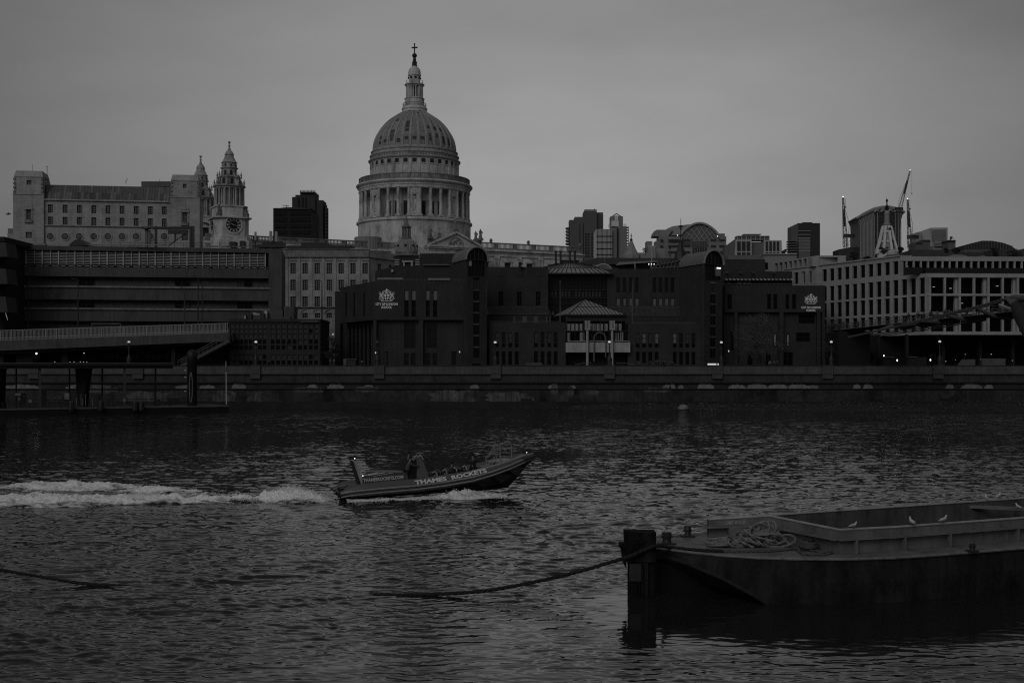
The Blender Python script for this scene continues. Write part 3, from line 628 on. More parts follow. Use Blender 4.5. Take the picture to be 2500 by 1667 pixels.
def clock(root, cx, cy, z, ax):     # ax: outward unit axis in local x,y
    m = MB(); rad = 2.55; zc = z(553.5); u = Vector((-ax[1], ax[0], 0)); o = Vector((cx, cy, zc)) + Vector((ax[0], ax[1], 0)) * 5.72; nrm = Vector((ax[0], ax[1], 0))
    P = lambda r, a, d: o + (u * math.cos(a) + Vector((0, 0, 1)) * math.sin(a)) * r + nrm * d
    n = 40
    for i in range(n):
        a, b_ = 2 * math.pi * i / n, 2 * math.pi * (i + 1) / n
        for r0, r1, d0, d1 in ((2.6, 3.15, .28, .28), (3.15, 3.15, .28, -.2), (2.6, 2.6, .28, 0)): m.quad(P(r0, a, d0), P(r1, a, d1), P(r1, b_, d1), P(r0, b_, d0))
    fr = m.build('clock_surround', CS, root, local=True)
    m = MB(); m.add([P(2.62, 2 * math.pi * i / n, .06) for i in range(n)], [tuple(range(n))]); face = m.build('clock_face', mat('clock_black', .012, var=.1), root, local=True)
    m = MB()
    for i in range(12):
        a = math.pi / 2 - i * math.pi / 6
        for da in ((-.07, .07) if i % 3 else (-.11, 0, .11)): m.bar(P(1.6, a + da * .7, .1), P(2.35, a + da, .1), .22, .05, up=nrm)
    for i in range(n):
        for r0 in (1.42, 2.45): m.quad(P(r0, 2 * math.pi * i / n, .1), P(r0 + .07, 2 * math.pi * i / n, .1), P(r0 + .07, 2 * math.pi * (i + 1) / n, .1), P(r0, 2 * math.pi * (i + 1) / n, .1))
    gold = mat('clock_gilding', .42, var=.1, rough=.6)
    m.build('clock_numeral', gold, root, local=True)
    m = MB(); sg = 1; m.bar(P(-.4, math.pi / 2 - R(102), .16), P(2.3, math.pi / 2 - R(102), .16), .14, .05, up=nrm); m.bar(P(-.3, R(155), .2), P(1.1, R(155), .2), .2, .05, up=nrm); m.build('clock_hand', gold, root, local=True)
t1, z1_ = tower(-76, -19.3, .1395); clock(t1, -76, -19.3, z1_, (0, -1)); clock(t1, -76, -19.3, z1_, (-1, 0))
t2, z2_ = tower(-77, 19, .1411)
m = MB(); zz2 = z2_(545)
for i in range(24):
    a, c_ = math.pi * i / 24, math.pi * (i + 1) / 24
    m.quad((-77 + 3.1 * math.cos(a), 13.22, zz2 + 3.1 * math.sin(a)), (-77 + 2.5 * math.cos(a), 13.22, zz2 + 2.5 * math.sin(a)), (-77 + 2.5 * math.cos(c_), 13.22, zz2 + 2.5 * math.sin(c_)), (-77 + 3.1 * math.cos(c_), 13.22, zz2 + 3.1 * math.sin(c_)))
m.prism([(-78.6, 13.2, zz2 - 2)] + [(-77 + 1.6 * math.cos(math.pi - math.pi * i / 10), 13.2, zz2 + 1.6 * math.sin(math.pi * i / 10)) for i in range(11)] + [(-75.4, 13.2, zz2 - 2)], (0, .3, 0))
m.build('arched_opening', CDARK, t2, local=True)
# ------------------------------------------------------------------ general builders
def pb(parent, name, m, *rects, **k):
    b = MB()
    for r in rects: b.pbox(*r)
    return b.build(name, m, parent, **k)
def thing(name, x, Y, label, cat, group=None, z=7.0): return empty(name, ((x - 1250) * Y / FOC, Y, z), label, cat, group)
def ops_px(p, cols, rows):        # cols [(x0,x1)], rows [(y0,y1)] in the facade; equal heights for every column of a row
    out = []
    for y0, y1 in rows:
        for x0, x1 in cols: out.append(p.rect(x0, y0, x1, y1))
    return out
def even(p, xs, w_px, rows_at, xr, rnd_w=True):   # openings with one size: centres by x, rows by y at reference x
    out = []; s_w = None
    for y0, y1 in rows_at:
        z0, z1 = p.z(xr, y1), p.z(xr, y0)
        for x in xs:
            c = p.s(x)
            if s_w is None: s_w = abs(p.s(xr + w_px / 2) - p.s(xr - w_px / 2)) / 2
            out.append((c - s_w, c + s_w, z0, z1))
    return out
# ------------------------------------------------------------------ long stone office with two end towers
fb = thing('stone_office_block', 260, 323, 'long pale stone office with two square end towers and a metal roof', 'building', z=14)
fp = Plane.px(33, 320, 488, 327)
cols = [123, 159, 193.5, 229, 263.5, 298, 332.5, 367, 401]
op = even(fp, cols, 12, [(502, 522), (531.5, 551.5)], 263)
b = MB(); s0, s1 = fp.s(108.5), fp.s(415.5); zt = fp.z(263, 492)
fp.wall(b, s0, s1, 14, zt, 18, op, .5); fp.box(b, s0, s1, zt, zt + .35, -.5, 1); fp.box(b, s0, s1, fp.z(263, 553.5), fp.z(263, 551), -.35, 0)
b.build('wall', STONE(), fb)
d = MB()
for i in range(110): fp.box(d, s0 + i * .295 * 1.0, s0 + i * .295 + .15, fp.z(263, 555), fp.z(263, 553.5), -.3, 0)
d.build('dentil_course', CSTONE_D(), fb)
for o in op: fp.window(o, fb, 3, 4, FRAME(), GLASS(), .5, .09)
rw_ = MB(); n = 24
for x in cols:
    c = fp.pt(x, 577.5, -.05); 
    w1 = MB(); w1.v = []; pts = []
    def disc(m, r0, r1, d0, c=c):
        for i in range(n):
            a, e = 2 * math.pi * i / n, 2 * math.pi * (i + 1) / n
            P = lambda r, t: c + fp.u * (r * math.cos(t)) + Vector((0, 0, r * math.sin(t))) + fp.n * d0
            if r0: m.quad(P(r0, a), P(r1, a), P(r1, e), P(r0, e))
            else: m.add([c + fp.n * d0, P(r1, a), P(r1, e)], ((0, 1, 2),))
    disc(w1, .86, 1.15, -.12); disc(w1, .86, .95, -.11); so_ = w1.build('round_window', STONE(), fb)
    w2 = MB(); disc(w2, 0, .88, -.02); w2.build('pane', GLASS(), so_)
    w3 = MB()
    for k in (-.45, -.15, .15, .45):
        q = math.sqrt(.8 - k * k); w3.bar(c + fp.u * k - Vector((0, 0, q)), c + fp.u * k + Vector((0, 0, q)), .06); w3.bar(c - fp.u * q + Vector((0, 0, k)), c + fp.u * q + Vector((0, 0, k)), .06)
    w3.build('frame', FRAME(), so_)
b = MB()    # standing seam roof
za, zb = zt + .35, fp.z(263, 451)
vs = [fp.P(s0, za, 0), fp.P(s1, za, 0), fp.P(s1, zb, 2.5), fp.P(s0, zb, 2.5), fp.P(s0, za, 16), fp.P(s1, za, 16), fp.P(s1, zb, 12), fp.P(s0, zb, 12)]
b.add(vs, ((0, 1, 2, 3), (3, 2, 6, 7), (4, 5, 6, 7), (0, 3, 7, 4), (1, 2, 6, 5)))
k = s0
while k < s1: b.bar(fp.P(k, za, -.03), fp.P(k, zb, 2.47), .08); k += .75
b.build('metal_roof', ROOFM(), fb)
b = MB(); rnd = random.Random(5)
for i in range(40):
    k = s0 + .75 * rnd.randint(0, 42) + .06
    t0, t1 = 0, rnd.choice((.5, .55, 1.0)); b.quad(fp.P(k, za, -.01), fp.P(k + .6, za, -.01), fp.P(k + .6, za + (zb - za) * t1, 2.5 * t1 - .01), fp.P(k, za + (zb - za) * t1, 2.5 * t1 - .01))
b.build('pale_roof_panel', mat('pale_roof_sheet', .15, rough=.5, streak=.2), fb)
pb(fb, 'plant_room', ROOFM(), (345, 443, 416, 456, 332, 6))
for (xa, xb, yt, ys, ti, s1_, s2_, s3_) in ((33, 108.5, 417, 476, 37, (66, 441, 78, 452), (65.5, 512, 77, 543), (64, 567, 79, 582)), (415.5, 488, 427, 484, 419, (447, 450, 456, 460), (446, 519, 457.5, 550), (444.5, 573, 460, 588))):
    b = MB(); a, c = fp.s(xa), fp.s(xb); xm = (xa + xb) / 2; o3 = [fp.rect(*q) for q in (s1_, s2_, s3_)]
    zs_ = fp.z(xm, ys); zt_ = fp.z(xm, yt)
    pl = Plane(fp.P(0, 0, -.6), fp.P(10, 0, -.6))
    pl.wall(b, a, c, 14, zs_, 9, o3[1:], .6); pl.wall(b, a + .25, c - .25, zs_ + .3, zt_ - 1.8, 8.5, o3[:1], .4); pl.box(b, a - .1, c + .1, zs_, zs_ + .3, -.15, 9)
    pl.box(b, a + .25, c - .25, zt_ - 1.75, zt_ - 1.55, -.12, 8)
    s_, e_ = a + .25, c - .25
    b.add([pl.P(s_, zt_ - 1.55, 0), pl.P(e_, zt_ - 1.55, 0), pl.P(e_ - .35, zt_ + 1.0 - 1.0, .7), pl.P(s_ + .35, zt_, .7), pl.P(s_, zt_ - 1.55, 8), pl.P(e_, zt_ - 1.55, 8), pl.P(e_ - .35, zt_, 7.5), pl.P(s_ + .35, zt_, 7.5)], ((0, 1, 2, 3), (3, 2, 6, 7), (4, 5, 6, 7), (0, 3, 7, 4), (1, 2, 6, 5)))
    q = o3[1]; pl.box(b, q[0] - .5, q[1] + .5, q[3], q[3] + .5, -.35, 0); pl.box(b, q[0] - .35, q[1] + .35, q[3] + .6, q[3] + 1.0, -.2, 0)
    for i in range(9): 
        for e in (q[0] - .45, q[1] + .05): pl.box(b, e, e + .4, q[2] + .1 + i * .36, q[2] + .3 + i * .36, -.12, 0)
    b.build('end_tower', STONE(), fb)
    b = MB(); pl.box(b, q[0] - .4, q[1] + .4, q[2] - .15, q[2], -.5, 0); pl.box(b, q[0] - .3, q[1] + .3, q[2] + .0, q[2] + .7, -.5, -.44)
    for e in (a + .1, c - .7):
        for i in range(4): pl.box(b, e, e + .6, zs_ + .4 + i * 1.1, zs_ + 1.0 + i * 1.1, -.2, .2)
    b.build('balcony', CSTONE_D(), fb)
    for o, nx, nz in zip(o3, (3, 4, 5), (4, 9, 5)): pl.window(o, fb, nx, nz, FRAME(), GLASS(), .5, .08)
b = MB(); b.tube([W(115, 447, 322), W(115, 406, 322)], .07, 5); b.bar(W(112, 408, 322), W(118, 408, 322), .1); b.bar(W(113, 414, 322), W(117, 414, 322), .08); b.blob(W(115, 436, 322), .5, 7); b.tube([W(79, 418, 325), W(79, 402, 325)], .05, 5)
b.tube([W(308, 449, 330), W(307, 443, 330), W(310, 440, 330), W(310, 435, 330)], .09, 5); b.tube([W(389, 443, 334), W(389, 437, 334)], .05, 5); b.build('antenna', METAL(), fb)
pb(fb, 'low_side_wing', STONE(), (18, 570, 33, 612, 326, 8)); pb(fb, 'chimney', CSTONE_D(), (19, 558, 32, 571, 328, 2))
# ------------------------------------------------------------------ concrete telephone exchange block (left)
bh = thing('concrete_office_block', 350, 254, 'wide dark concrete office block with a pale louvred top band behind the raised road', 'building')
bp_ = Plane.px(15, 250, 656, 257.6)
Zb = lambda y: bp_.z(300, y)
S0, S1 = bp_.s(-60), bp_.s(656); SE = bp_.s(688)
b = MB(); bp_.box(b, S0, S1, 6.5, Zb(603), 1.6, 20); bp_.box(b, S0, S1, Zb(613), Zb(602.5), 0, 1.6)
for y0, y1 in ((653, 676), (703, 732), (756, 784)): bp_.box(b, S0, S1, Zb(y1), Zb(y0), 0, 1.6)
bp_.box(b, S1, SE, 6.5, Zb(602.5), -.3, 20)
bp_.box(b, S0, S1, Zb(650), Zb(648), .2, 1.6); b.build('concrete_frame', CONC(), bh)
b = MB()
for y in (698.5, 752): 
    s_ = S0
    while s_ < S1 - 1: bp_.box(b, s_ + .02, s_ + 4.5, Zb(y + 4.5), Zb(y), -.35, 1.6); s_ += 4.52
b.build('sill_ledge', CONC_L(), bh)
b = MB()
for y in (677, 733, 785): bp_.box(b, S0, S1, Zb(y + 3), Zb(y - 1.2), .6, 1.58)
b.build('soffit_shade_strip', CONC_DK(), bh)  # dark strips paint the shade under each concrete band
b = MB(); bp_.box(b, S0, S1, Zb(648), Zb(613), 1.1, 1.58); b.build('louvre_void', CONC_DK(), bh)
LV = mat('louvre_blade', .42, var=.2, streak=.1, rough=.7)
b = MB()
for i in range(8):
    y = 617.5 + i * 3.75
    bp_.box(b, S0, S1 - .6, Zb(y + 1.3), Zb(y), .5, .8)
b.build('louvre_blade', LV, bh)
b = MB(); s_ = S1 - .6; i = 0
while s_ > S0:
    t_ = .22 if i % 2 == 0 else .12
    bp_.box(b, s_ - t_, s_, Zb(647), Zb(613), .3, .6)
    if i % 2 == 0: bp_.box(b, s_ - t_, s_, Zb(653), Zb(651), -.05, .3)
    bp_.box(b, s_ - 1.25, s_ - .35, Zb(651), Zb(650), .0, .2)
    s_ -= 1.6; i += 1
b.build('louvre_post', LV, bh)
wp = Plane(bp_.P(0, 0, 1.45), bp_.P(10, 0, 1.45))
for i, (x0, y0, x1, y1, g) in enumerate(((30, 673, 49, 696, 2), (50.5, 673, 69, 696, 1), (191, 677, 210, 697, 0), (211, 677, 229, 697, 0), (427, 677, 444, 698, 0), (446, 677, 463, 698, 0), (579, 680, 596, 701, 1), (597, 680, 615, 701, 0), (31, 733, 54, 751, 0), (191, 733, 210, 751, 0), (211, 733, 229, 751, 0), (427, 736, 444, 753, 0), (446, 736, 463, 753, 1), (579, 737, 596, 754, 0), (597, 737, 615, 754, 0))):
    o = wp.rect(x0, y0, x1, y1); wp.window(o, bh, 2, 2, FRAME_D(), (GLASS_V(), BLIND_D(), BLIND())[g], -.0, .07)
LAMP = glow('lamp_glow', 1.6); LAMPS_ = glow('soft_lamp_glow', .35)
b = MB(); wp.pbox(b, 213, 731.6, 229, 733, -.3, -.1); b.blob(wp.pt(223, 677, -.3), .14, 6); b.build('ceiling_lamp', LAMP, bh)
b = MB(); b.pbox(628, 596, 690, 604, 262, 3); b.pbox(560, 590, 575, 604, 266, 2); b.pbox(585, 588, 596, 604, 268, 2); b.pbox(640, 590, 690, 598, 268, 4); b.build('roof_plant', METAL_D(), bh)
b = MB(); b.pbox(500, 600.2, 530, 602, 252, 1); b.pbox(540, 601, 555, 603, 252, 1); b.pbox(20, 595.5, 111, 599, 252, 1); b.pbox(212, 596.5, 400, 599.5, 253, .5); b.pbox(565, 601, 600, 603, 252, 1); b.build('roof_flashing', mat('pale_flashing', .22, var=.3), bh)
b = MB(); pts = [W(168 + 46 * t / 12, 600 - 16 * math.sin(math.pi * t / 12) ** .8, 252) for t in range(13)]; b.prism(pts, (0, 4, 0)); b.build('rooflight', METAL_D(), bh)
an = thing('roof_antenna', 660, 262, 'pair of pale panel antennas on a roof bracket beside the clock tower', 'antenna', z=30)
pb(an, 'antenna_panel', mat('antenna_white', .3, var=.05), (657.5, 564, 664, 589, 262, .4)); pb(an, 'antenna_panel', mat('antenna_white', .3), (671, 565, 677, 590, 262, .4))
b = MB(); b.pbox(666, 575, 670, 606, 262.2, .4); b.pbox(662, 592, 676, 596, 262.4, .4); b.bar(W(660, 600, 262.2), W(667, 590, 262.2), .12); b.build('bracket', METAL_D(), an)
an = thing('roof_antenna', 623, 262, 'single pale panel antenna on a thin roof post right of the clock tower', 'antenna', z=30)
pb(an, 'antenna_panel', mat('antenna_white', .3), (621, 566, 625.5, 586, 262, .4)); pb(an, 'bracket', METAL_D(), (622, 586, 624.5, 606, 262.1, .3))
gc = thing('roof_gantry', 420, 262, 'dark steel maintenance gantry with crossbeam standing on the concrete roof', 'gantry', z=30)
b = MB()
for x in (380, 465, 471): b.pbox(x - 2.6, 552, x + 2.6, 604, 262, .5)
b.pbox(345, 553.5, 473, 557, 262.1, .4); b.pbox(372, 557.5, 465, 560, 262.1, .4); b.build('gantry_frame', METAL_D(), gc)
b = MB(); b.pbox(410, 561, 458, 571, 261.6, .5); b.bar(W(412, 600, 262), W(460, 565, 262), .2); b.bar(W(428, 571, 262), W(428, 588, 262), .35); b.build('trolley', METAL_D(), gc)
b = MB(); b.pbox(354, 560, 360, 604, 263, .6); b.pbox(361, 562, 366, 600, 263, .6); b.lathe([(.1, 0), (1.0, .3), (1.0, .5), (.1, .6)], W(358, 562, 263), n=10); b.build('ventilation_pipe', METAL(), gc)
b = MB(); k = 250
while k < 640: b.tube([W(k, 604, 256), W(k, 592, 256)], .03, 4); k += 22
b.tube([W(250, 592, 256), W(630, 594.5, 256)], .03, 4); b.tube([W(250, 598, 256), W(630, 600, 256)], .03, 4); b.build('roof_railing', METAL_D(), bh)
# far left building with stepped concrete balconies
lb = thing('stepped_concrete_building', -30, 236, 'dark building with stepped concrete floors cut off by the left edge', 'building')
b = MB(); b.pbox(-160, 588, 8, 894, 240, 20); b.pbox(-160, 578, 11, 590, 238, 18); b.build('wall', CONC_DK(), lb)
for y0, y1 in ((592, 627), (656, 693), (724, 762)): pb(lb, 'balcony', mat('balcony_concrete', .055, var=.2), (-160, y0, 10, y1, 236, 5)); b = MB(); b.prism([W(10, y0, 236), W(13, y0, 236), W(18.5, y1, 236), W(10, y1, 236)], (0, 5, 0)); b.build('balcony_edge', mat('balcony_concrete', .055), lb)
b = MB()
for i in range(6): b.blob(W(14 + i * .9, 765 + i * 3, 236), .07, 5)
b.build('string_lamp', LAMPS_, lb)
# ------------------------------------------------------------------ raised road with railing
rd = thing('raised_road', 260, 238, 'raised concrete road ramp with a long pale railing crossing the left side', 'ramp')
def L_(x, ya, yb, Y=238.): return W(x, ya + (yb - ya) * x / 558., Y)
def run(m, x0, x1, top, bot, Y, D):
    a, b_, c, d = L_(x0, *top, Y), L_(x1, *top, Y), L_(x1, *bot, Y), L_(x0, *bot, Y); m.prism([a, b_, c, d], (0, D, 0))
b = MB(); run(b, -120, 558, (831, 812), (856, 833), 238, 9); b.build('deck', mat('ramp_concrete', .075, var=.2, streak=.3, dirt=.3), rd)
b = MB(); run(b, -120, 558, (856.2, 833.2), (864, 838), 239, 7); b.build('deck_beam', CONC_DK(), rd)
RAIL = mat('pale_railing', .27, var=.15, rough=.6)
b = MB(); run(b, -120, 558, (806, 788.3), (807.5, 789.8), 238.2, .12); run(b, -120, 558, (824.5, 806.5), (826, 808), 238.2, .1); run(b, -120, 558, (830, 811), (831, 812), 238.2, .1); b.build('rail', RAIL, rd)
b = MB(); x = -118.
while x < 556:
    run(b, x, x + 1.15, (807.5, 789.8), (831, 812), 238.22, .07); x += 3.25
b.build('baluster', RAIL, rd)
b = MB(); x = -110.
while x < 558: run(b, x, x + 1.7, (806.2, 788.5), (832, 813), 238.1, .2); x += 27.5
b.build('rail_post', RAIL, rd)
pb(rd, 'support_column', CONC_DK(), (40, 858, 80, 894, 241, 2)); pb(rd, 'support_column', CONC_DK(), (150, 856, 165, 894, 241, 2)); pb(rd, 'support_column', CONC_DK(), (418, 842, 428, 894, 240.5, 2))
un = thing('undercroft_building', 330, 249, 'low dark building with two rows of small panes under the raised road', 'building')
b = MB(); up = Plane.px(-100, 247, 556, 247); opn = even(up, [247 + i * 12.4 for i in range(15)], 9, [(866, 873), (877, 886)], 330); up.wall(b, up.s(-100), up.s(556), 6.8, up.z(300, 838), 8, opn, .3); b.build('wall', mat('undercroft_wall', .022, var=.3), un)
for i, o in enumerate(opn): up.window(o, un, 1, 1, FRAME_D(), BLIND_D() if i < 15 and i % 4 else GLASS_V(), .3, .05)
b = MB(); b.blob(W(89, 863, 240), .19, 8); b.blob(W(205, 862, 240), .07, 6); b.build('wall_lamp', glow('bright_lamp', 2.5), un)
b = MB()
for x in (134, 171, 181, 196, 204, 212): b.blob(W(x, 883.5, 235), .08, 5)
b.build('small_lamp', LAMPS_, un)
gf = thing('goal_frame', 258, 245, 'thin pale rectangular frame standing behind the raised road railing', 'frame', z=10)
b = MB(); b.tube([W(223, 830, 246), W(223, 790, 246), W(294, 790, 246), W(294, 826, 246)], .07, 6); b.build('frame_tube', RAIL, gf)
# stairs from the raised road to the riverside
st = thing('stairway', 500, 237, 'dark steel stairway with handrails climbing from the riverside to the raised road', 'stairs')
b = MB(); A_, B_ = Vector(W(434, 893, 236.5)), Vector(W(560, 826, 236.5))
for i in range(26):
    p = A_.lerp(B_, i / 26); b.box(p.x, p.x + .42, 236.6, 239, p.z - .1, p.z)
b.build('tread', METAL_D(), st)
b = MB(); b.bar(A_ - Vector((0, 0, .4)), B_ - Vector((0, 0, .4)), .12, .55); b.bar(A_ + Vector((0, 2.5, -.4)), B_ + Vector((0, 2.5, -.4)), .12, .55); b.build('stringer', CONC(), st)
b = MB()
for dy in (0, 2.5):
    for h in (1.0, .55): b.tube([A_ + Vector((0, dy, h)), B_ + Vector((0, dy, h))], .04 if h < 1 else .06, 5)
    for i in range(13): p = A_.lerp(B_, i / 12); b.tube([p + Vector((0, dy, -.2)), p + Vector((0, dy, 1.0))], .03, 4)
b.build('handrail', METAL(), st)
# ------------------------------------------------------------------ river pier on the left
pp = Plane.px(-120, 190, 560, 211)
pr = thing('floating_pier', 270, 203, 'dark floating passenger pier with flat canopy moored on the left', 'pier', z=0)
b = MB(); a, c = pp.s(-120), pp.s(559); pp.box(b, a, c, -.4, 1.0, 0, 12); b.build('pontoon_hull', mat('pontoon_black', .006, var=.3, rough=.6), pr)
b = MB(); pp.box(b, a, c, 1.0, 1.18, -.12, 12.1); b.build('deck_edge', mat('deck_edge_grey', .085, var=.5, scale=1.2), pr)
b = MB(); e = pp.s(425); pp.box(b, a, e, 8.0, 8.45, .5, 11.5); pp.box(b, a, e, 7.55, 8.0, .8, 11); b.build('canopy', mat('canopy_grey', .02, var=.2), pr)
b = MB(); pp.box(b, a, e + .05, 8.36, 8.48, .42, .5); b.build('canopy_edge', METAL(), pr)
b = MB()
for x in (-70, 100, 308): 
    s_ = pp.s(x); pp.box(b, s_ - .16, s_ + .16, 1.18, 7.6, 1.0, 1.35)
for x in (40, 170, 250, 380): s_ = pp.s(x, 9); pp.box(b, s_ - .12, s_ + .12, 1.18, 7.6, 9, 9.3)
b.build('canopy_post', mat('post_grey', .06, var=.2), pr)
b = MB(); s_ = a
while s_ < c: pp.box(b, s_, s_ + .06, 1.18, 2.2, 11, 11.06); s_ += 1.6
pp.box(b, a, c, 2.2, 2.26, 11, 11.06); pp.box(b, a, c, 1.7, 1.74, 11, 11.06)
s_ = a
while s_ < pp.s(180): pp.box(b, s_, s_ + .05, 1.18, 2.2, .3, .36); s_ += 1.9
pp.box(b, a, pp.s(28), 2.2, 2.26, .3, .36); b.build('guard_rail', METAL_D(), pr)
b = MB()
for x, y0, y1, w_ in ((50, 960, 974, 14), (95, 952, 985, 18), (165, 958, 975, 9), (240, 962, 990, 12), (412, 978, 990, 8), (378, 975, 986, 14)): q = pp.pt(x, y1, 5); pp.box(b, pp.s(x, 5), pp.s(x, 5) + w_ * .065, 1.18, EYE + (HOR - y0) * q.y / FOC, 5, 5.6)
b.build('equipment_cabinet', mat('cabinet_grey', .035, var=.5, scale=.9), pr)
b = MB()
for x, y0, x1, y1 in ((39, 960, 52, 965), (72, 976, 79, 983), (160, 960, 171, 975), (304, 973, 309, 981), (148, 958, 168, 959), (58, 967, 62, 968), (133, 970, 137, 971.5), (47, 972, 50, 977)): pp.pbox(b, x, y0, x1, y1, .9, 1.0)
b.build('notice_sign', mat('sign_pale', .2, var=.5, scale=2.), pr)
b = MB()
for x in (174, 246, 330, 345): b.lathe([(.42, -.9), (.5, -.6), (.5, .5), (.3, .8)], pp.pt(x, 990, -.4), n=10)
b.build('fender', METAL_D(), pr)
b = MB()
for x in (198, 202, 209, 187, 226): q = pp.pt(x, 990, .5); b.tube([q, q + Vector((0, 0, 1.9 if x in (198, 209) else 1.2))], .06, 5)
b.build('mooring_post', METAL(), pr)
b = MB(); b.blob(pp.pt(115, 894.5, 2), .12, 6, (2.5, 1, .6)); b.blob(pp.pt(51, 898.5, 3), .1, 6, (2.5, 1, .6)); b.build('canopy_lamp', LAMPS_, pr)
for lab, pts, Y in (('massive black tapering mooring pile left of the pier canopy post', ((180, 888), (221, 888), (214, 905), (208, 950), (204, 993), (190, 993), (186, 950), (184, 905)), 204), ('black mooring pile cut by the left edge of the picture', ((-22, 888), (8, 888), (2, 905), (0, 950), (-2, 999), (-16, 999), (-18, 950), (-20, 905)), 196)):
    t = thing('mooring_pile', pts[0][0] + 18, Y, lab, 'pile', 'black mooring piles of the pier', z=0); b = MB(); b.prism([W(x, y, Y) for x, y in pts] , (0, 2.2, 0)); b.lathe([(.75, -3), (.75, 2.2)], (W((pts[0][0] + 199 + 18 - 180 - 19), 950, Y).x, Y + 1.1, 0), n=14); b.build('pile_shaft', mat('pile_black', .005, rough=.6), t)
t = thing('guide_pile', 466, 209, 'round topped dark guide pile bearing a pale elongated oval at the pier end', 'pile', z=0)
c0 = W(466, 950, 209); b = MB(); b.lathe([(.8, -3), (.8, 8.6), (.88, 8.7), (.88, 10.2), (.6, 10.6), (.1, 10.8)], (c0.x, 209.8, 0), n=20); b.build('pile_shaft', mat('guide_pile_black', .012, var=.3, rough=.5), t, smooth=True)
b = MB(); n_ = 28
for i in range(n_):
    a, e = 2 * math.pi * i / n_, 2 * math.pi * (i + 1) / n_
    def Q(r, t_): return Vector((c0.x + .33 * r * math.cos(t_), 209.8 - math.sqrt(max(.68 - (.33 * r * math.cos(t_)) ** 2, 0)) - .02, 4.4 + (2.6 + (r - 1) * .6) * math.sin(t_)))
    r0 = .55 if math.sin((a + e) / 2) < .75 else .3
    b.quad(Q(r0, a), Q(1, a), Q(1, e), Q(r0, e))
b.build('oval_mark', mat('pale_worn_paint', .13, var=.5, scale=1.5), t)
b = MB()
for y in (904, 921, 955): b.box(c0.x - 1.15, c0.x - .75, 209, 209.3, EYE + (HOR - y) * 209 / FOC - .06, EYE + (HOR - y) * 209 / FOC + .1)
b.build('cleat', METAL_L(), t)
t = thing('marker_pole', 552, 211, 'slender pale marker pole standing on the right end of the pier', 'pole', z=1.1)
b = MB(); b.tube([pp.pt(553, 987, 3), pp.pt(552.5, 930, 3), pp.pt(551.5, 882, 3)], [.13, .11, .07], 8); b.build('pole_shaft', METAL_L(), t); b = MB(); b.blob(pp.pt(551.5, 900, 3), .2, 6, (1, 1, 3)); b.blob(pp.pt(551.5, 882, 3), .1, 6); b.build('pole_fitting', METAL(), t)
# ------------------------------------------------------------------ low glazed office
lo = thing('low_glazed_office', 670, 245, 'low office with a grid of dim panes between the raised road and the brick school', 'building')
lp = Plane.px(559.5, 243, 782, 243); b = MB(); gr = []
cl = [562 + i * 11.3 for i in range(8)] + [661 + i * 13.3 for i in range(3)] + [701.5 + i * 13.3 for i in range(3)] + [741 + i * 13.1 for i in range(3)]
for y0, y1 in ((791, 801), (803, 813), (815, 826), (829, 840), (843, 854), (866, 877), (880, 891)):
    for x in cl: gr.append(lp.rect(x, y0, x + 9.3, y1) + (y0,))
lp.wall(b, lp.s(559.5), lp.s(782), 6.8, lp.z(600, 786), 12, gr, .25); lp.pbox(b, 558, 779, 783, 786, -.3, 12); b.build('wall', mat('office_spandrel', .035, var=.2), lo)
rnd = random.Random(4)
for g in gr:
    y = g[4]; m_ = BLIND_D() if (y in (791, 803, 815, 866) and rnd.random() < .93) or rnd.random() < .12 else GLASS_V(); lp.window(g[:4], lo, 1, 1, FRAME_D(), m_, .25, .05)
pb(lo, 'strip_lamp', mat('pale_flashing', .22), (732, 784.2, 776, 785.4, 242.3, .2))
b = MB(); b.pbox(653, 757, 690, 779, 250, 4); b.pbox(693, 748, 718, 779, 250, 4); b.pbox(575, 769, 600, 779, 248, 3); b.pbox(685, 774, 708, 779, 247, 2); b.pbox(640, 758, 653, 779, 253, 2); b.build('plant_box', CONC(), lo)
b = MB(); b.pbox(616, 765, 640, 769, 249, 1.5); b.pbox(645, 759, 652, 778, 249, .5); b.pbox(596, 771, 600, 778, 247, .5); b.tube([W(616, 763, 249), W(641, 768, 249)], .08, 5); b.build('duct', METAL_L(), lo); pb(lo, 'fan_housing', METAL_D(), (604, 764, 614, 779, 248, 1.5), (634, 764, 645, 779, 248, 1.5))
# ------------------------------------------------------------------ stone building with tall windows
sb = thing('stone_building', 850, 303, 'pale stone building with rows of tall gridded windows left of the brick school', 'building', z=9)
q1 = Plane.px(686, 300, 901, 300); xs_ = [715.5, 745, 774.5, 804, 833, 862, 891.5]; op = even(q1, xs_, 13.4, [(642, 668.5), (683, 709), (724, 749)], 715) + even(q1, [689], 6, [(642, 650), (683, 702), (734, 749)], 689)
ar = even(q1, [745, 775, 804], 13, [(764, 776)], 715); b = MB(); q1.wall(b, 0, q1.len, 9, q1.z(715, 628), 14, op + ar, .4); b.build('wall', STONE(), sb)
for o in op: q1.window(o, sb, 3 if o[1] - o[0] > 1 else 1, 5, FRAME(), GLASS_V(), .4, .1)
for o in ar: q1.window(o, sb, 3, 3, FRAME(), GLASS_V(), .4, .08)
b = MB(); q1.box(b, -.2, q1.len, q1.z(715, 628), q1.z(715, 625.5), -.6, 3); q1.box(b, 0, q1.len, q1.z(715, 625.5), q1.z(715, 610), -.1, 2); q1.box(b, -.1, q1.len, q1.z(715, 610), q1.z(715, 608), -.3, 2.2); q1.box(b, 0, q1.len, q1.z(715, 748 + 3), q1.z(715, 749.5), -.5, 0); b.build('cornice', mat('weathered_stone', .2, var=.4, scale=.6, fine=.3, streak=.2), sb)
b = MB()
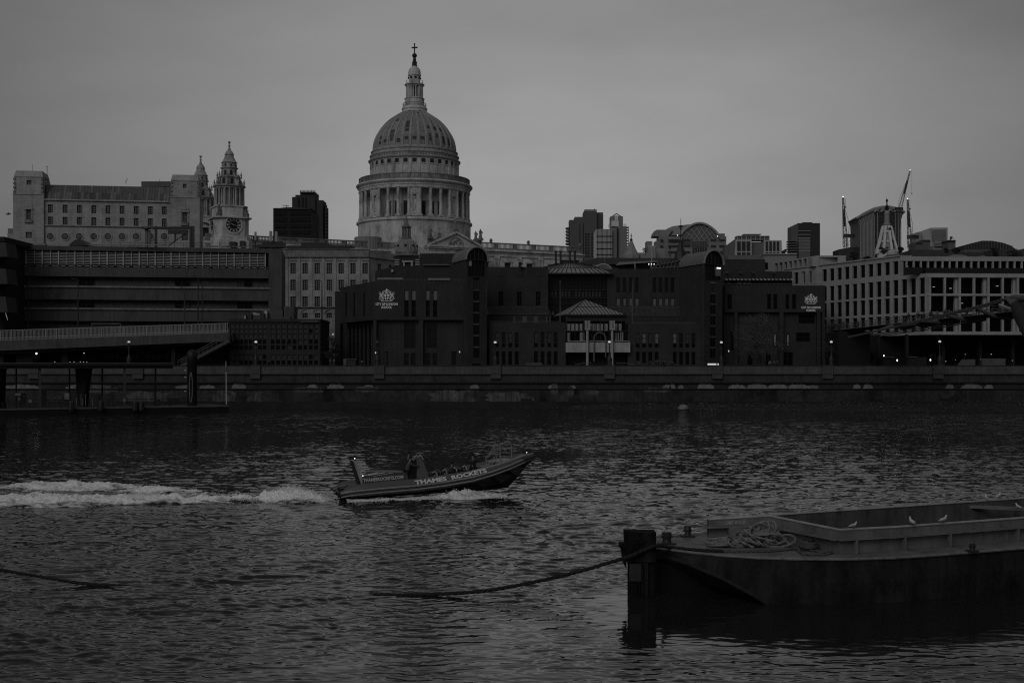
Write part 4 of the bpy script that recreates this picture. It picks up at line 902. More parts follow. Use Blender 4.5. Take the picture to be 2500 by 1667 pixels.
for x in (700, 730, 760, 789, 818, 847.5, 877): s_ = q1.s(x); q1.box(b, s_ - .35, s_ + .35, q1.z(715, 748), q1.z(715, 628.3), -.18, 0)
for o in op[:7]: q1.box(b, o[0] - .3, o[1] + .3, o[3] + .6, o[3] + .75, -.25, 0)
b.build('pilaster', STONE(), sb)
b = MB()
for x in (745, 775, 804):
    c_ = q1.pt(x, 764, -.12)
    b.tube([c_ + Vector((1.15 * math.cos(math.pi * i / 8), 0, 1.0 * math.sin(math.pi * i / 8) - .1)) for i in range(9)], .12, 5)
b.build('arched_hood', STONE(), sb)
q2 = Plane.px(901, 300.5, 1035, 322); op = [q2.rect(922, 644, 932, 665), q2.rect(949, 647, 957, 668)]; b = MB(); q2.wall(b, 0, q2.len, 9, q2.z(905, 612), 8, op, .4); q2.box(b, 0, q2.len, q2.z(905, 629), q2.z(905, 627), -.4, 0); b.build('side_wall', STONE(), sb)
for o in op: q2.window(o, sb, 3, 4, FRAME(), GLASS_V(), .4, .1)
b = MB(); b.pbox(700, 599.5, 860, 606.5, 315, 6); b.pbox(735, 592, 798, 601, 330, 8); b.build('roof', METAL_D(), sb); b = MB(); b.pbox(855, 607, 888, 609.5, 303, 1); b.build('roof_light_strip', METAL_L(), sb)
# barbican-like towers far behind (left)
LT = mat('far_concrete', .045, var=.2, scale=.08, streak=.1); LTD = mat('far_window', .02, var=.3, scale=.3)
t = thing('slab_tower', 710, 900, 'dark low slab tower with faint window grid left of the dome', 'tower block', z=14)
pb(t, 'tower_body', mat('slab_brown', .022, var=.15), (667, 508, 760, 700, 900, 25)); 
b = MB()
for i in range(5):
    for x0, x1 in ((670, 699), (708, 733), (737, 757)): b.pbox(x0, 516 + i * 15.5, x1, 525 + i * 15.5, 899.4, .5)
b.build('window_band', mat('slab_window', .012), t)
b = MB(); b.prism([W(667, 510, 899), W(700, 506, 899), (W(735, 507, 899)), W(762, 512, 899)], (0, 20, 0)); b.bar(W(690, 502, 905), W(706, 502, 905), .4); b.bar(W(699, 510, 905), W(699, 502, 905), .4); b.build('roof_edge', METAL_D(), t)
t = thing('balconied_tower', 755, 1050, 'tall dark stepped tower with rounded balconies behind the dark slab tower', 'tower block', z=14)
pb(t, 'tower_body', LT, (713, 481, 722, 700, 1052, 18), (721, 476, 735, 700, 1051, 18), (733, 470, 769.5, 700, 1050, 20), (769, 489, 789, 700, 1052, 18), (788, 497, 793, 700, 1054, 14), (789, 505, 796, 700, 1054, 14))
b = MB(); pb(t, 'roof_crown', METAL_D(), (732, 468, 769, 471, 1048, 22))
for i in range(9): b.prism([W(792, 514.5 + i * 8.2, 1052), W(798, 517 + i * 8.2, 1052), W(798, 520 + i * 8.2, 1052), W(794, 522 + i * 8.2, 1052)], (0, 8, 0))
b.build('balcony', LT, t); b = MB()
for i in range(8): b.pbox(762, 521 + i * 8.4, 773, 525.5 + i * 8.4, 1049, .6)
for x in (726, 737, 745): b.pbox(x, 482, x + 3, 508, 1049.3, .5)
b.build('window_band', LTD, t)
b = MB()
for i in range(8): b.pbox(763, 530 + i * 8.4, 772, 532 + i * 8.4, 1048.4, .5)
b.build('balcony_front', mat('balcony_pale', .12), t)
b = MB()
for x in (733, 742, 752, 761, 769): b.tube([W(x, 469, 1050), W(x, 464, 1050)], .25, 4)
b.tube([W(733, 465.5, 1050), W(769, 465.5, 1050)], .2, 4); b.build('roof_rail', METAL(), t)
# ------------------------------------------------------------------ turret and block behind the school
tu = thing('domed_turret_building', 992, 286, 'striped brick building with a small lead dome and open lantern in front of the cathedral', 'building', z=9)
k = 285 / FOC; c0 = W(992, 893, 286.5); tz = lambda y: (HOR - y) * k
def tl(m, *pr, n=24): return m.lathe([(hw * k, tz(y)) for hw, y in pr], (c0.x, c0.y, EYE), n=n)
b = MB(); tl(b, (28, 616), (27.5, 610), (26.5, 602), (24, 595), (20, 588.5), (14, 584), (9, 582)); b.build('lead_dome', LEAD(), tu, smooth=True)
b = MB()
for i in range(16):
    a = 2 * math.pi * i / 16; pr = [(27.5, 612), (26.6, 602), (24.2, 595), (20.2, 588.5), (14, 584), (9, 582)]
    b.tube([(c0.x + hw * k * math.cos(a), c0.y + hw * k * math.sin(a), EYE + tz(y)) for hw, y in pr], .13, 5)
b.build('dome_rib', mat('pale_lead', .3, var=.2), tu)
b = MB()
for i in range(8): a = R(-90) + 2 * math.pi * i / 8; b.blob((c0.x + 26 * k * math.cos(a), c0.y + 26 * k * math.sin(a), EYE + tz(600)), .32, 8)
b.build('round_window', CDARK, tu)
b = MB(); tl(b, (13, 582), (13, 579), (10, 578.5), (2.5, 578), (2.5, 555), (10.5, 555), (12, 553.5), (12, 551.5), (9, 550), (4, 541), (1.5, 534), (1.2, 530), (.8, 524))
for i in range(8): a = 2 * math.pi * i / 8 + .2; b.lathe([(.17, tz(579)), (.17, tz(554))], (c0.x + 9 * k * math.cos(a), c0.y + 9 * k * math.sin(a), EYE), n=6)
b.build('lantern', mat('lantern_grey', .15, var=.3, scale=2), tu, smooth=True)
b = MB(); tl(b, (28, 627), (33, 625), (33, 622), (28, 620), (28, 615)); b.build('cornice', CSTONE_D(), tu)
b = MB(); b.pbox(962, 627, 1021, 700, 283.5, 6); b.build('wall', mat('turret_brick', .03, var=.2), tu)
b = MB()
for i in range(4):
    for x0, x1 in ((963, 975), (1014, 1024)): b.pbox(x0, 633 + i * 5.6, x1, 635.8 + i * 5.6, 283.3, .6)
b.pbox(981, 636, 1009, 640, 283.0, .5); b.pbox(984, 640.3, 988, 655, 283.1, .5); b.pbox(1003, 640.3, 1008, 655, 283.1, .5); b.build('stone_band', mat('turret_stone', .35, var=.1), tu)
sk = BRICK()
db = thing('rooftop_brick_block', 1030, 262, 'plain dark brick upper storey rising behind the left school block', 'building')
b = MB(); b.prism([W(916, 894, 262), W(916, 662, 262), W(963, 650, 262), W(1106, 648, 262), W(1106, 894, 262)], (0, 6, 0)); b.pbox(1025, 619, 1112, 650, 266, 6); b.build('wall', sk, db)
b = MB(); b.pbox(1032, 645, 1097, 647.8, 261.5, 2); b.build('roof_light_strip', METAL(), db)
b = MB()
for x in (1040, 1046, 1060, 1075): b.blob(W(x, 618, 267), .3, 6)
b.pbox(955, 658, 960, 664, 261.5, .4); b.build('roof_fitting', METAL_L(), db)
# ------------------------------------------------------------------ the school (one building of many blocks)
sc_ = thing('brick_school', 1420, 250, 'large dark brick riverside school with glazed pyramid roofs and two arch topped towers', 'school building')
SB = mat('school_brick', .046, var=.3, scale=.3, brick=(.45, .16, .02), streak=.12, dirt=.15)
SV = Vector((-2.2, 8, 0))         # the blocks run back to the left
def win(p, o, gl, nx=1, nz=2, rv=.3, bar=.07): return p.window(o, sc_, nx, nz, FRAME_D(), gl, rv, bar)
# left block
f1 = Plane.px(911.5, 240, 1162, 240); z0_ = f1.z(1000, 781)
up_ops = [f1.rect(x0, 708, x1, 774) for x0, x1 in ((987, 998), (1004.5, 1015.5), (1039.5, 1049.5), (1057, 1068))]
b = MB(); f1.wall(b, 0, f1.len, z0_, f1.z(1000, 687), 14, up_ops, .35)
lo_ops = [f1.rect(986, 784, 1014, 850), f1.rect(1041, 784, 1067, 850), f1.rect(935, 858, 947.5, 892), f1.rect(985.5, 862, 997.5, 892), f1.rect(1002, 862, 1014, 892), f1.rect(1038.5, 862, 1050, 892), f1.rect(1055.5, 862, 1067, 892), f1.rect(1102, 858, 1114, 892)]
lp_ = Plane(f1.P(0, 0, 1.0), f1.P(10, 0, 1.0)); lp_.wall(b, 0, f1.len, 6.8, z0_, 13, lo_ops, .3)
for x0, x1 in ((911.5, 919), (1022, 1033), (1133, 1141), (1155, 1162)): q = f1.rect(x0, 784, x1, 892); f1.box(b, q[0], q[1], 6.8, z0_, .05, 1.0)
b.build('left_block', SB, sc_)
for o in up_ops:
    zm = o[2] + (o[3] - o[2]) * .62; win(f1, (o[0], o[1], zm, o[3]), BLIND(), 1, 1); win(f1, (o[0], o[1], o[2], zm), GLASS_V(), 1, 2)
for o in lo_ops: win(lp_, o, GLASS(), 2 if o[1] - o[0] > 1.2 else 1, 4 if o[3] - o[2] > 4 else 2)
f2 = Plane.px(830.6, 259, 911.5, 240.05); b = MB(); o2 = [f2.rect(x, 715, x + 4.5, 772) for x in (842, 862, 886)]; f2.wall(b, 0, f2.len, z0_, f1.z(1000, 687) - .003, 8, o2, .35); f3 = Plane(f2.P(0, 0, 1.5), f2.P(10, 0, 1.5)); o3 = [(1.0 + i * 2.55, 2.6 + i * 2.55, 7.2, z0_ - .8) for i in range(int((f2.len - 2) // 2.55))]; f3.wall(b, 0, f2.len, 6.8, z0_ - .01, 6, o3, .3)
b.build('angled_wall', SB, sc_)
for o in o2 + o3: win(f2 if o in o2 else f3, o, GLASS_V(), 1, 3)
pb(sc_, 'rear_block', SB, (817.5, 711, 831, 894, 262, 6), (830, 745, 850, 894, 263, 6))
b = MB(); b.pbox(921, 678, 983, 683, 243, 2.5); b.pbox(1045, 679, 1098, 684, 243, 2.5); b.build('rooflight', mat('rooflight_pale', .22, var=.2), sc_)
def topline(p, x0, x1, y, h_px, n, m=None):
    b = MB(); a, c = p.s(x0), p.s(x1); z = p.z((x0 + x1) / 2, y); zt = p.z((x0 + x1) / 2, y - h_px)
    for i in range(n + 1): s_ = a + (c - a) * i / n; p.box(b, s_ - .03, s_ + .03, z, zt, .4, .46)
    p.box(b, a, c, zt, zt + .06, .4, .46); return b.build('roof_railing', m or METAL(), sc_)
topline(f1, 913, 1140, 687, 5, 22); topline(f2, 831, 911, 694, 5, 6)
# arch topped stair towers
def arch_tower(xa, xb, ya, Ya, Yb, strip, sx):
    A, B = W(xa, ya, Ya), W(xb, ya, Yb); zs_ = A.z; B.z = zs_; ctr = (A + B) / 2; r = (B - A).length / 2; u = (B - A).normalized(); v = Vector((-3.1, 8, 0)) * sx
    arc = [ctr + u * (r * math.cos(math.pi * i / 16)) + Vector((0, 0, r * math.sin(math.pi * i / 16))) for i in range(17)]
    b = MB(); low = lambda p, z: Vector((p.x, p.y, z)); pl = Plane(A, B); w_ = 2 * r
    o = [(w_ * strip[0], w_ * strip[1], 9.6, zs_ - 3.4), (w_ * strip[0] - .25, w_ * strip[1] + .25, 6.9, 8.4), (w_ * .08, w_ * .92, zs_ - 3.2, zs_ - .02)]
    for q in (0,):
        pl.wall(b, 0, w_, 6.8, zs_, .5, o, .3)
    b.add([low(A, 6.8), low(A, zs_), low(A + v, zs_), low(A + v, 6.8)], ((0, 1, 2, 3),)); b.add([low(B, 6.8), low(B, zs_), low(B + v, zs_), low(B + v, 6.8)], ((0, 1, 2, 3),)); b.add([low(A + v, 6.8), low(A + v, zs_), low(B + v, zs_), low(B + v, 6.8)], ((0, 1, 2, 3),))
    tw = b.build('stair_tower', SB, sc_)
    b = MB(); arc2 = [ctr + u * ((r + .22) * math.cos(math.pi * i / 16)) + Vector((0, 0, (r + .22) * math.sin(math.pi * i / 16))) - v * .04 for i in range(17)]
    n = len(arc2); ve = v * 1.04; b.add(arc2 + [p + ve for p in arc2], [(i, i + 1, n + i + 1, n + i) for i in range(n - 1)] + [tuple(range(n, 2 * n))]); b.build('barrel_roof', mat('barrel_roof_metal', .13, rough=.5, var=.15, streak=.15), tw)
    b = MB(); b.tube([p for p in arc2], .2, 6)
    for i in range(1, 9): b.tube([p + ve * i / 9 + Vector((0, 0, .02)) for p in arc2], .05, 4)
    b.build('roof_seam', mat('barrel_seam', .25, var=.1), tw)
    b = MB(); b.prism([p + v * .02 for p in arc], (0, .1, 0)); b.build('arch_glazing', GLASS(), tw)
    b = MB()
    for t in (-.6, -.2, .2, .6): b.bar(ctr + u * (t * r) - Vector((0, .02, 0)), ctr + u * (t * r) + Vector((0, -.02, r * math.sqrt(1 - t * t))), .1)
    b.bar(ctr - u * r - Vector((0, .05, 0)), ctr + u * r - Vector((0, .05, 0)), .14); b.build('arch_mullion', METAL_D(), tw)
    win(pl, o[2], GLASS(), 5, 2); win(pl, o[1], GLASS_V(), 1, 1)
    nseg = 7; zz = [9.6 + (zs_ - 3.4 - 9.6) * i / nseg for i in range(nseg + 1)]
    for i in range(nseg): win(pl, (o[0][0], o[0][1], zz[i], zz[i + 1] - .35), GLASS() if i < nseg - 1 else BLIND_D(), 2, 1)
    b = MB()
    for i in range(1, nseg): pl.box(b, o[0][0] + .1, o[0][1] - .1, zz[i] - .33, zz[i] - .02, .05, .25)
    b.build('spandrel_panel', mat('spandrel_grey', .09, var=.2), tw); return pl, zs_, tw
pl1, za1, tw1 = arch_tower(1139, 1188.5, 634, 238.5, 241, (.33, .66), 1.0)
b = MB(); pl1.pbox(b, 1146, 619 + 16, 1152, 649, .1, .25); b.build('lit_panel', mat('pale_curtain', .35), tw1)
pl2, za2, tw2 = arch_tower(1719, 1763.5, 644, 243, 246, (.34, .66), 1.15)
b = MB(); pl2.pbox(b, 1750.5, 653, 1759, 656.5, -.1, .1); b.build('lit_lamp', glow('stair_lamp', 1.3), tw2); b = MB(); pl2.pbox(b, 1748, 658, 1762, 674, .1, .22); pl2.pbox(b, 1734.5, 686, 1748, 692, .1, .2); b.build('pale_curtain', mat('pale_curtain_dim', .18), tw2)
# left centre wing (upper, set back), sloped glazing and the front wing
w1 = Plane.px(1189, 256, 1338, 256); o = [w1.rect(x, 712, x + 12, 746) for x in (1217, 1262, 1308)]; b = MB(); w1.wall(b, 0, w1.len, 6.8, w1.z(1260, 652), 9, o, .35)
for x in (1217, 1262, 1308): q = w1.rect(x - 1, 674, x + 13, 746); w1.box(b, q[0], q[1], q[3], q[3] + .2, -.12, 0)
b.build('upper_wing', SB, sc_); [win(w1, q, GLASS_V(), 2, 3) for q in o]
w2 = Plane.px(1482, 258, 1673, 258)
us = [(1325, 1360), (1385, 1415), (1440, 1472), (1495, 1530), (1655, 1690), (1710, 1745), (1765, 1800), (1820, 1855)]; us = [(1150 + a * .2678, 1150 + c * .2678) for a, c in us]
oa = [w2.rect(a, 678, c, 714) for a, c in us]; ob = [w2.rect(a, 727, c, 747) for a, c in us]; b = MB(); w2.wall(b, 0, w2.len, 6.8, w2.z(1575, 658), 9, oa + ob, .35); b.build('upper_wing', SB, sc_)
for q in oa: win(w2, q, GLASS(), 1, 3)
for q in ob: win(w2, q, BLIND(), 1, 1)
topline(w1, 1190, 1337, 652, 1.5, 12, METAL_D()); topline(w2, 1484, 1672, 658, 1.5, 16, METAL_D())
GL2 = mat('dark_roof_glazing', .05, rough=.35, var=.4, scale=.5, spec=.5)
for p, xa, xb, yt, yb in ((w1, 1189, 1338, 751, 769), (w2, 1487, 1668, 751, 772)):
    b = MB(); s_, e_ = p.s(xa), p.s(xb); zt_, zb_ = p.z(1400, yt), p.z(1400, yb)
    b.quad(p.P(s_, zt_, -.1), p.P(e_, zt_, -.1), p.P(e_ + .6, zb_, -5), p.P(s_ - .0, zb_, -5)); b.build('sloped_glazing', GL2, sc_)
    b = MB(); k_ = s_
    while k_ < e_: b.bar(p.P(k_, zt_ + .05, -.1), p.P(k_, zb_ + .05, -5), .09); k_ += 1.1
    p.box(b, s_, e_, zt_, zt_ + .15, -.2, 0); p.box(b, s_, e_, zb_ - .15, zb_, -5.1, -4.9); b.build('glazing_bar', mat('glazing_bar_grey', .09), sc_)
    b = MB(); p.box(b, s_, e_ + .5, 6.9, zb_ - .16, -4.9, -.05); b.build('lower_wing_wall', SB, sc_)
b = MB()
for x in (1215, 1262, 1338, 1350, 1504, 1518, 1532, 1548, 1592, 1606):
    pp0 = W(x, 764, 253.5); b.prism([pp0 + Vector((-.35, 0, -.4)), pp0 + Vector((.35, 0, -.4)), pp0 + Vector((.5 if x > 1400 else 0, .6, .5))], (0, .3, 0))
b.build('roof_gable_light', BLIND_D(), sc_)
w3 = Plane.px(1194, 243, 1381, 243); cx1 = [1150 + a * .2678 for a in (220, 280, 340, 400, 575, 635, 695, 755)]; o3a = [w3.rect(x, 811, x + 9.6, 848) for x in cx1]; o3b = [w3.rect(x, 858, x + 9.6, 891) for x in cx1]
b = MB(); w3.wall(b, 0, w3.len, 6.8, w3.z(1290, 787), 7, o3a + o3b, .3); b.build('front_wing', SB, sc_)
w4 = Plane.px(1533, 244, 1713, 244); cx2 = [1150 + a * .2678 for a in (1503, 1560, 1617, 1675, 1840, 1898, 1955, 2010)]; o4a = [w4.rect(x, 813, x + 9.6, 849) for x in cx2]; o4b = [w4.rect(x, 859, x + 9.6, 891) for x in cx2]
b = MB(); w4.wall(b, 0, w4.len, 6.8, w4.z(1620, 790), 7, o4a + o4b, .3); b.build('front_wing', SB, sc_)
for p, oo, blinds in ((w3, o3a, ()), (w4, o4a, (1, 3, 4))):
    for i, q in enumerate(oo):
        zm = q[2] + (q[3] - q[2]) * .3
        win(p, (q[0], q[1], zm, q[3]), BLIND() if i in blinds else (GLASS() if i % 2 else BLIND_D()), 1, 2); win(p, (q[0], q[1], q[2], zm), GLASS_V(), 1, 1)
for p, oo in ((w3, o3b), (w4, o4b)):
    for q in oo: win(p, q, GLASS_V(), 1, 2)
topline(w3, 1195, 1365, 787, 2.2, 24); topline(w4, 1546, 1700, 790, 2.2, 22)
b = MB()
for x0, x1 in ((1254, 1257), (1276, 1286), (1303, 1313), (1337, 1342), (1333, 1340)): b.pbox(x0, 772, x1, 787, 247, .3)
b.build('roof_furniture', mat('furniture_grey', .09, var=.3), sc_)
pb(sc_, 'planter', CONC(), (1284, 885, 1324, 893.5, 236, 1.5))
# upper atrium with tiered glazed roof
ac = W(1383, 893, 263); kz = lambda y, Y: EYE + (HOR - y) * Y / FOC
def hip(m, cx, cy, z0, hx0, hy0, z1, hx1, hy1, sh=(0, 0)):
    a = [(cx - hx0, cy - hy0, z0), (cx + hx0, cy - hy0, z0), (cx + hx0, cy + hy0, z0), (cx - hx0, cy + hy0, z0)]; c = [(cx + sh[0] + sx * hx1, cy + sh[1] + sy * hy1, z1) for sx, sy in ((-1, -1), (1, -1), (1, 1), (-1, 1))]
    m.add(a + c, ((0, 1, 5, 4), (1, 2, 6, 5), (2, 3, 7, 6), (3, 0, 4, 7), (4, 5, 6, 7))); return a, c
cx_, cy_ = ac.x + .7, 263.
tiers = ((668, 7.6, 6.5, 661, 6.6, 5.6), (656, 6.2, 5.4, 641, 2.8, 2.4))
for i, (y0, hx0, hy0, y1, hx1, hy1) in enumerate(tiers):
    if i == 0: y0, y1, hx0, hx1 = 669, 656, 8.6, 6.4
    b = MB(); A_, C_ = hip(b, cx_, cy_, kz(y0, 258), hx0, hy0, kz(y1, 258), hx1, hy1); b.build('glazed_roof', GROOF(), sc_)
    b = MB()
    for j in range(17): t = j / 16; b.bar(Vector(A_[0]).lerp(Vector(A_[1]), t) + Vector((0, -.05, .05)), Vector(C_[0]).lerp(Vector(C_[1]), t) + Vector((0, -.05, .05)), .12)
    for j in range(4): b.bar(Vector(A_[j]) + Vector((0, 0, .06)), Vector(C_[j]) + Vector((0, 0, .06)), .2); b.bar(A_[j], A_[(j + 1) % 4], .25)
    b.build('glazing_bar', METAL_D(), sc_)
b = MB(); z_ = kz(641, 258); b.box(cx_ - 1.9, cx_ + 1.9, cy_ - 1.7, cy_ + 1.7, z_ + .003, kz(632, 258)); b.build('louvre_box', METAL_D(), sc_)
b = MB(); hip(b, cx_, cy_, kz(632, 258), 2.1, 1.9, kz(623, 258), .15, .15); b.build('lantern_roof', GROOF(), sc_)
b = MB()
for x in (1357, 1368.5, 1391, 1403.5): p = W(x, 640, 261); b.lathe([(.22, -1.5), (.22, 2.1), (.3, 2.1), (.3, 2.4)], p, n=8)
b.build('vent_pipe', METAL_D(), sc_)
aw = Plane.px(1332, 258.5, 1481, 258.5); b = MB(); aw.box(b, 0, aw.len, 6.8, aw.z(1400, 671), .4, 9); b.build('atrium_glass_wall', GLASS(), sc_)
b = MB(); x = 1334.
while x < 1481: s_ = aw.s(x); aw.box(b, s_ - .05, s_ + .05, aw.z(1400, 745), aw.z(1400, 671), 0.1, .25); x += 8.3
for y in (672, 690, 708, 727, 741): aw.box(b, 0, aw.len, aw.z(1400, y) - .08, aw.z(1400, y) + .08, .05, .3)
b.build('atrium_mullion', mat('mullion_dark', .03), sc_)
b = MB(); rnd = random.Random(8)
for i in range(16):
    x = 1338 + i * 8.3
    if rnd.random() < .6: aw.pbox(b, x, 710 + rnd.uniform(-2, 3), x + 5.5, 725, .27, .38)
b.build('atrium_blind', BLIND_D(), sc_)
# entrance pavilion with pyramid roof
pc = W(1455, 893, 248); zb_ = kz(769, 243); hx = 5.9; apex = Vector(W(1428, 731, 251)); a4 = [Vector((pc.x + sx * hx + (0 if sy < 0 else -2.8), 243 if sy < 0 else 253, zb_)) for sx, sy in ((-1, -1), (1, -1), (1, 1), (-1, 1))]
b = MB(); b.add(a4 + [apex], ((0, 1, 4), (1, 2, 4), (2, 3, 4), (3, 0, 4))); b.build('pyramid_roof', GROOF(), sc_)
b = MB()
for j in range(18): t = j / 17; e = a4[0].lerp(a4[1], t); b.bar(e + Vector((0, -.05, .05)), e.lerp(apex, .97 if j in (0, 17) else (.97 - abs(t - .5) * 0)) + Vector((0, -.05, .05)), .1) if j in (0, 17) else None
rid = lambda t: a4[0].lerp(a4[1], t)
for j in range(1, 17):
    t = j / 17; s_ = rid(t); d_ = Vector((-.62, .0, 0)); 
    # rafters run parallel, up to the hips
    va = a4[0] + (apex - a4[0]); frac = min(t / .5, (1 - t) / .5) if False else 1 - abs(2 * t - 1)
    b.bar(s_ + Vector((0, -.05, .05)), s_ + (apex - (a4[0] + a4[1]) / 2) * frac * .97 + Vector((0, -.05, .05)), .09)
m1, m2 = a4[0].lerp(apex, .5), a4[1].lerp(apex, .5); b.bar(m1, m2, .16); b.bar(a4[0], a4[1], .3); b.bar(a4[0], a4[3], .3); b.bar(a4[3], apex, .15); b.bar(a4[1], apex, .2); b.build('rafter', METAL_D(), sc_)
pv = Plane.px(1381, 243.6, 1530, 243.6)
b = MB(); pv.box(b, 0, pv.len, pv.z(1450, 784), pv.z(1450, 770), 0, .6); pv.box(b, .2, pv.len - .2, pv.z(1450, 784), pv.z(1450, 771), .7, 7); b.build('pavilion_header', METAL_D(), sc_)
b = MB(); pv.pbox(b, 1381, 784, 1530, 892, 3.0, 8); b.build('pavilion_core', mat('pavilion_interior', .03, var=.3), sc_)
b = MB(); x = 1383.
while x < 1529: s_ = pv.s(x); pv.box(b, s_ - .05, s_ + .05, pv.z(1450, 835), pv.z(1450, 784), .3, .42); x += 10.4
for y in (784, 808, 833): pv.box(b, 0, pv.len, pv.z(1450, y) - .07, pv.z(1450, y) + .07, .25, .45)
b.build('pavilion_mullion', METAL_D(), sc_)
b = MB(); x = 1384.
for x0, x1, y0, y1 in ((1384, 1392, 790, 807), (1393, 1402, 790, 807), (1403, 1412, 790, 807), (1414, 1422, 790, 807), (1441, 1452, 790, 807), (1454, 1462, 790, 807), (1464, 1472, 790, 807), (1475, 1484, 790, 807), (1500, 1508, 790, 807), (1511, 1518, 790, 807), (1385, 1391, 812, 832), (1416, 1421, 811, 834), (1422, 1427, 811, 834), (1515, 1522, 810, 834), (1502, 1512, 812, 834)): pv.pbox(b, x0, y0, x1, y1, .5, .6)
b.build('pale_curtain', mat('pavilion_curtain', .3, var=.25), sc_)
b = MB(); pv.pbox(b, 1380, 836, 1538, 860, -.6, .1); pv.pbox(b, 1380, 858.5, 1538, 860.5, -.4, 3.0); b.build('balcony', mat('balcony_white', .38, var=.25, scale=.5, streak=.2), sc_)
b = MB(); pv.pbox(b, 1386, 832.3, 1536, 833.7, -.5, -.4)
for x in (1387, 1410, 1440, 1470, 1500, 1535): pv.pbox(b, x, 833, x + .8, 836, -.5, -.4)
b.build('balcony_rail', METAL_L(), sc_)
for x in (1434, 1494.5):
    b = MB(); p = pv.pt(x, 892, -1.2); b.lathe([(.26, -.3), (.26, 7.2)], (p.x, p.y, p.z), n=12); b.build('entrance_column', mat('column_white', .36, var=.1), sc_, smooth=True)
    b = MB(); zc = pv.z(1450, 803)
    for dx in (-.42, -.14, .14, .42): b.box(p.x + dx - .09, p.x + dx + .09, p.y - .4, p.y + .4, zc, zc + 1.6)
    b.box(p.x - .5, p.x + .5, p.y - .45, p.y + .45, zc - .25, zc); b.build('column_head', mat('column_white', .27), sc_)
b = MB(); hc = pv.pt(1464.5, 826, -1.0); b.tube([Vector((hc.x - 1.15, hc.y, pv.z(1450, 882)))] + [hc + Vector((1.15 * math.cos(math.pi - math.pi * i / 12), 0, 1.15 * math.sin(math.pi * i / 12))) for i in range(13)] + [Vector((hc.x + 1.15, hc.y, pv.z(1450, 872)))], .13, 7); b.build('arch_hoop', METAL(), sc_, smooth=True)
b = MB(); b.tube([pv.pt(1404, 889, -2), pv.pt(1425, 886.5, -2), pv.pt(1443, 885.5, -2)], .05, 5); b.tube([pv.pt(1504, 885.5, -2), pv.pt(1530, 886.5, -2), pv.pt(1552, 891, -2)], .05, 5); b.build('ramp_handrail', METAL(), sc_)
def flagpole(x, y0, Y, lab):
    t = thing('flagpole', x, Y, lab, 'flagpole', 'flagpoles before the school', z=kz(789, Y)); b = MB(); b.tube([W(x, 789, Y), W(x, 738, Y), W(x, y0, Y)], [.12, .09, .05], 7); b.blob(W(x, y0 - 1, Y), .15, 6); b.blob(W(x, 716, Y), .16, 6); b.build('pole_shaft', METAL(), t); pb(t, 'pole_socket', METAL(), (x - 1.5, 786, x + 1.5, 789.5, Y, .3))
flagpole(1367.5, 687, 246, 'slim flagpole on the front wing left of the entrance pyramid'); flagpole(1543.7, 690, 246, 'slim flagpole on the front wing right of the entrance pyramid')
# right block
g1 = Plane.px(1769.5, 250, 2014.5, 250); z0r = g1.z(1900, 762); b = MB(); og = [g1.rect(a, 718, c, 755) for a, c in ((1873, 1883), (1888, 1898), (1918, 1927), (1934, 1944))] + [g1.rect(1776, 718, 1787, 755)]
g1.wall(b, 0, g1.len, z0r, g1.z(1900, 697), 12, og, .3); gl_ = Plane(g1.P(0, 0, 1.0), g1.P(10, 0, 1.0)); ol = [gl_.rect(1783, 810, 1791, 855), gl_.rect(1825, 860, 1838, 892), gl_.rect(1870, 860, 1882, 892), gl_.rect(1888, 814, 1896, 846), gl_.rect(1920, 814, 1927, 846), gl_.rect(1944, 812, 1978, 834), gl_.rect(1950, 768, 1990, 790), gl_.rect(1910, 860, 1936, 892)]
gl_.wall(b, 0, g1.len, 6.8, z0r, 11, ol, .3)
for x0, x1 in ((1793, 1801), (1903, 1913), (1995, 2003), (2008, 2014.4)): q = g1.rect(x0, 762, x1, 892); g1.box(b, q[0], q[1], 6.8, z0r, .05, 1.0)
b.build('right_block', SB, sc_)
for q in og: win(g1, q, GLASS_V(), 1, 2)
for i, q in enumerate(ol): win(gl_, q, GLASS_V(), 2, 2)
b = MB()
for x in (1890, 1921.5): gl_.pbox(b, x, 817, x + 3.6, 837, -.05, .1); gl_.pbox(b, x + .5, 838.5, x + 3.2, 844, -.05, .1)
b.build('lit_panel', mat('lit_window_tone', .3), sc_)  # window light put into a pale panel colour, nothing glows here
topline(g1, 1772, 2010, 697, 4, 26)
pb(sc_, 'rooftop_block', SB, (1768, 633, 1868, 690, 262, 8)); 
b = MB(); gr_ = Plane.px(1768, 256, 1936, 256); gr_.box(b, 0, gr_.len, gr_.z(1850, 697), gr_.z(1850, 662), .6, 5); b.build('rooftop_gallery', METAL_D(), sc_)
b = MB(); a, c = gr_.z(1850, 685), gr_.z(1850, 679.5); b.quad(gr_.P(0, a, -.9), gr_.P(gr_.len, a, -.9), gr_.P(gr_.len, c, .5), gr_.P(0, c, .5)); b.build('rooftop_glazing', mat('bright_glazing', .30, rough=.4, var=.5, scale=.6), sc_)
b = MB(); s_ = 0
while s_ < gr_.len: b.bar(gr_.P(s_, a + .05, -.92), gr_.P(s_, c + .05, .48), .2); s_ += .8
b.build('glazing_bar', METAL_D(), sc_)
b = MB()
for x0, x1 in ((1776, 1782), (1800, 1812), (1814, 1824), (1826, 1834)): gr_.pbox(b, x0, 687, x1, 694, .3, .45)
b.build('gallery_curtain', BLIND(), sc_)
b = MB()
for x in (1772, 1805, 1835, 1886): b.pbox(x, 664, x + 7, 666, 255.5, .8)
b.build('roof_vent', METAL(), sc_)
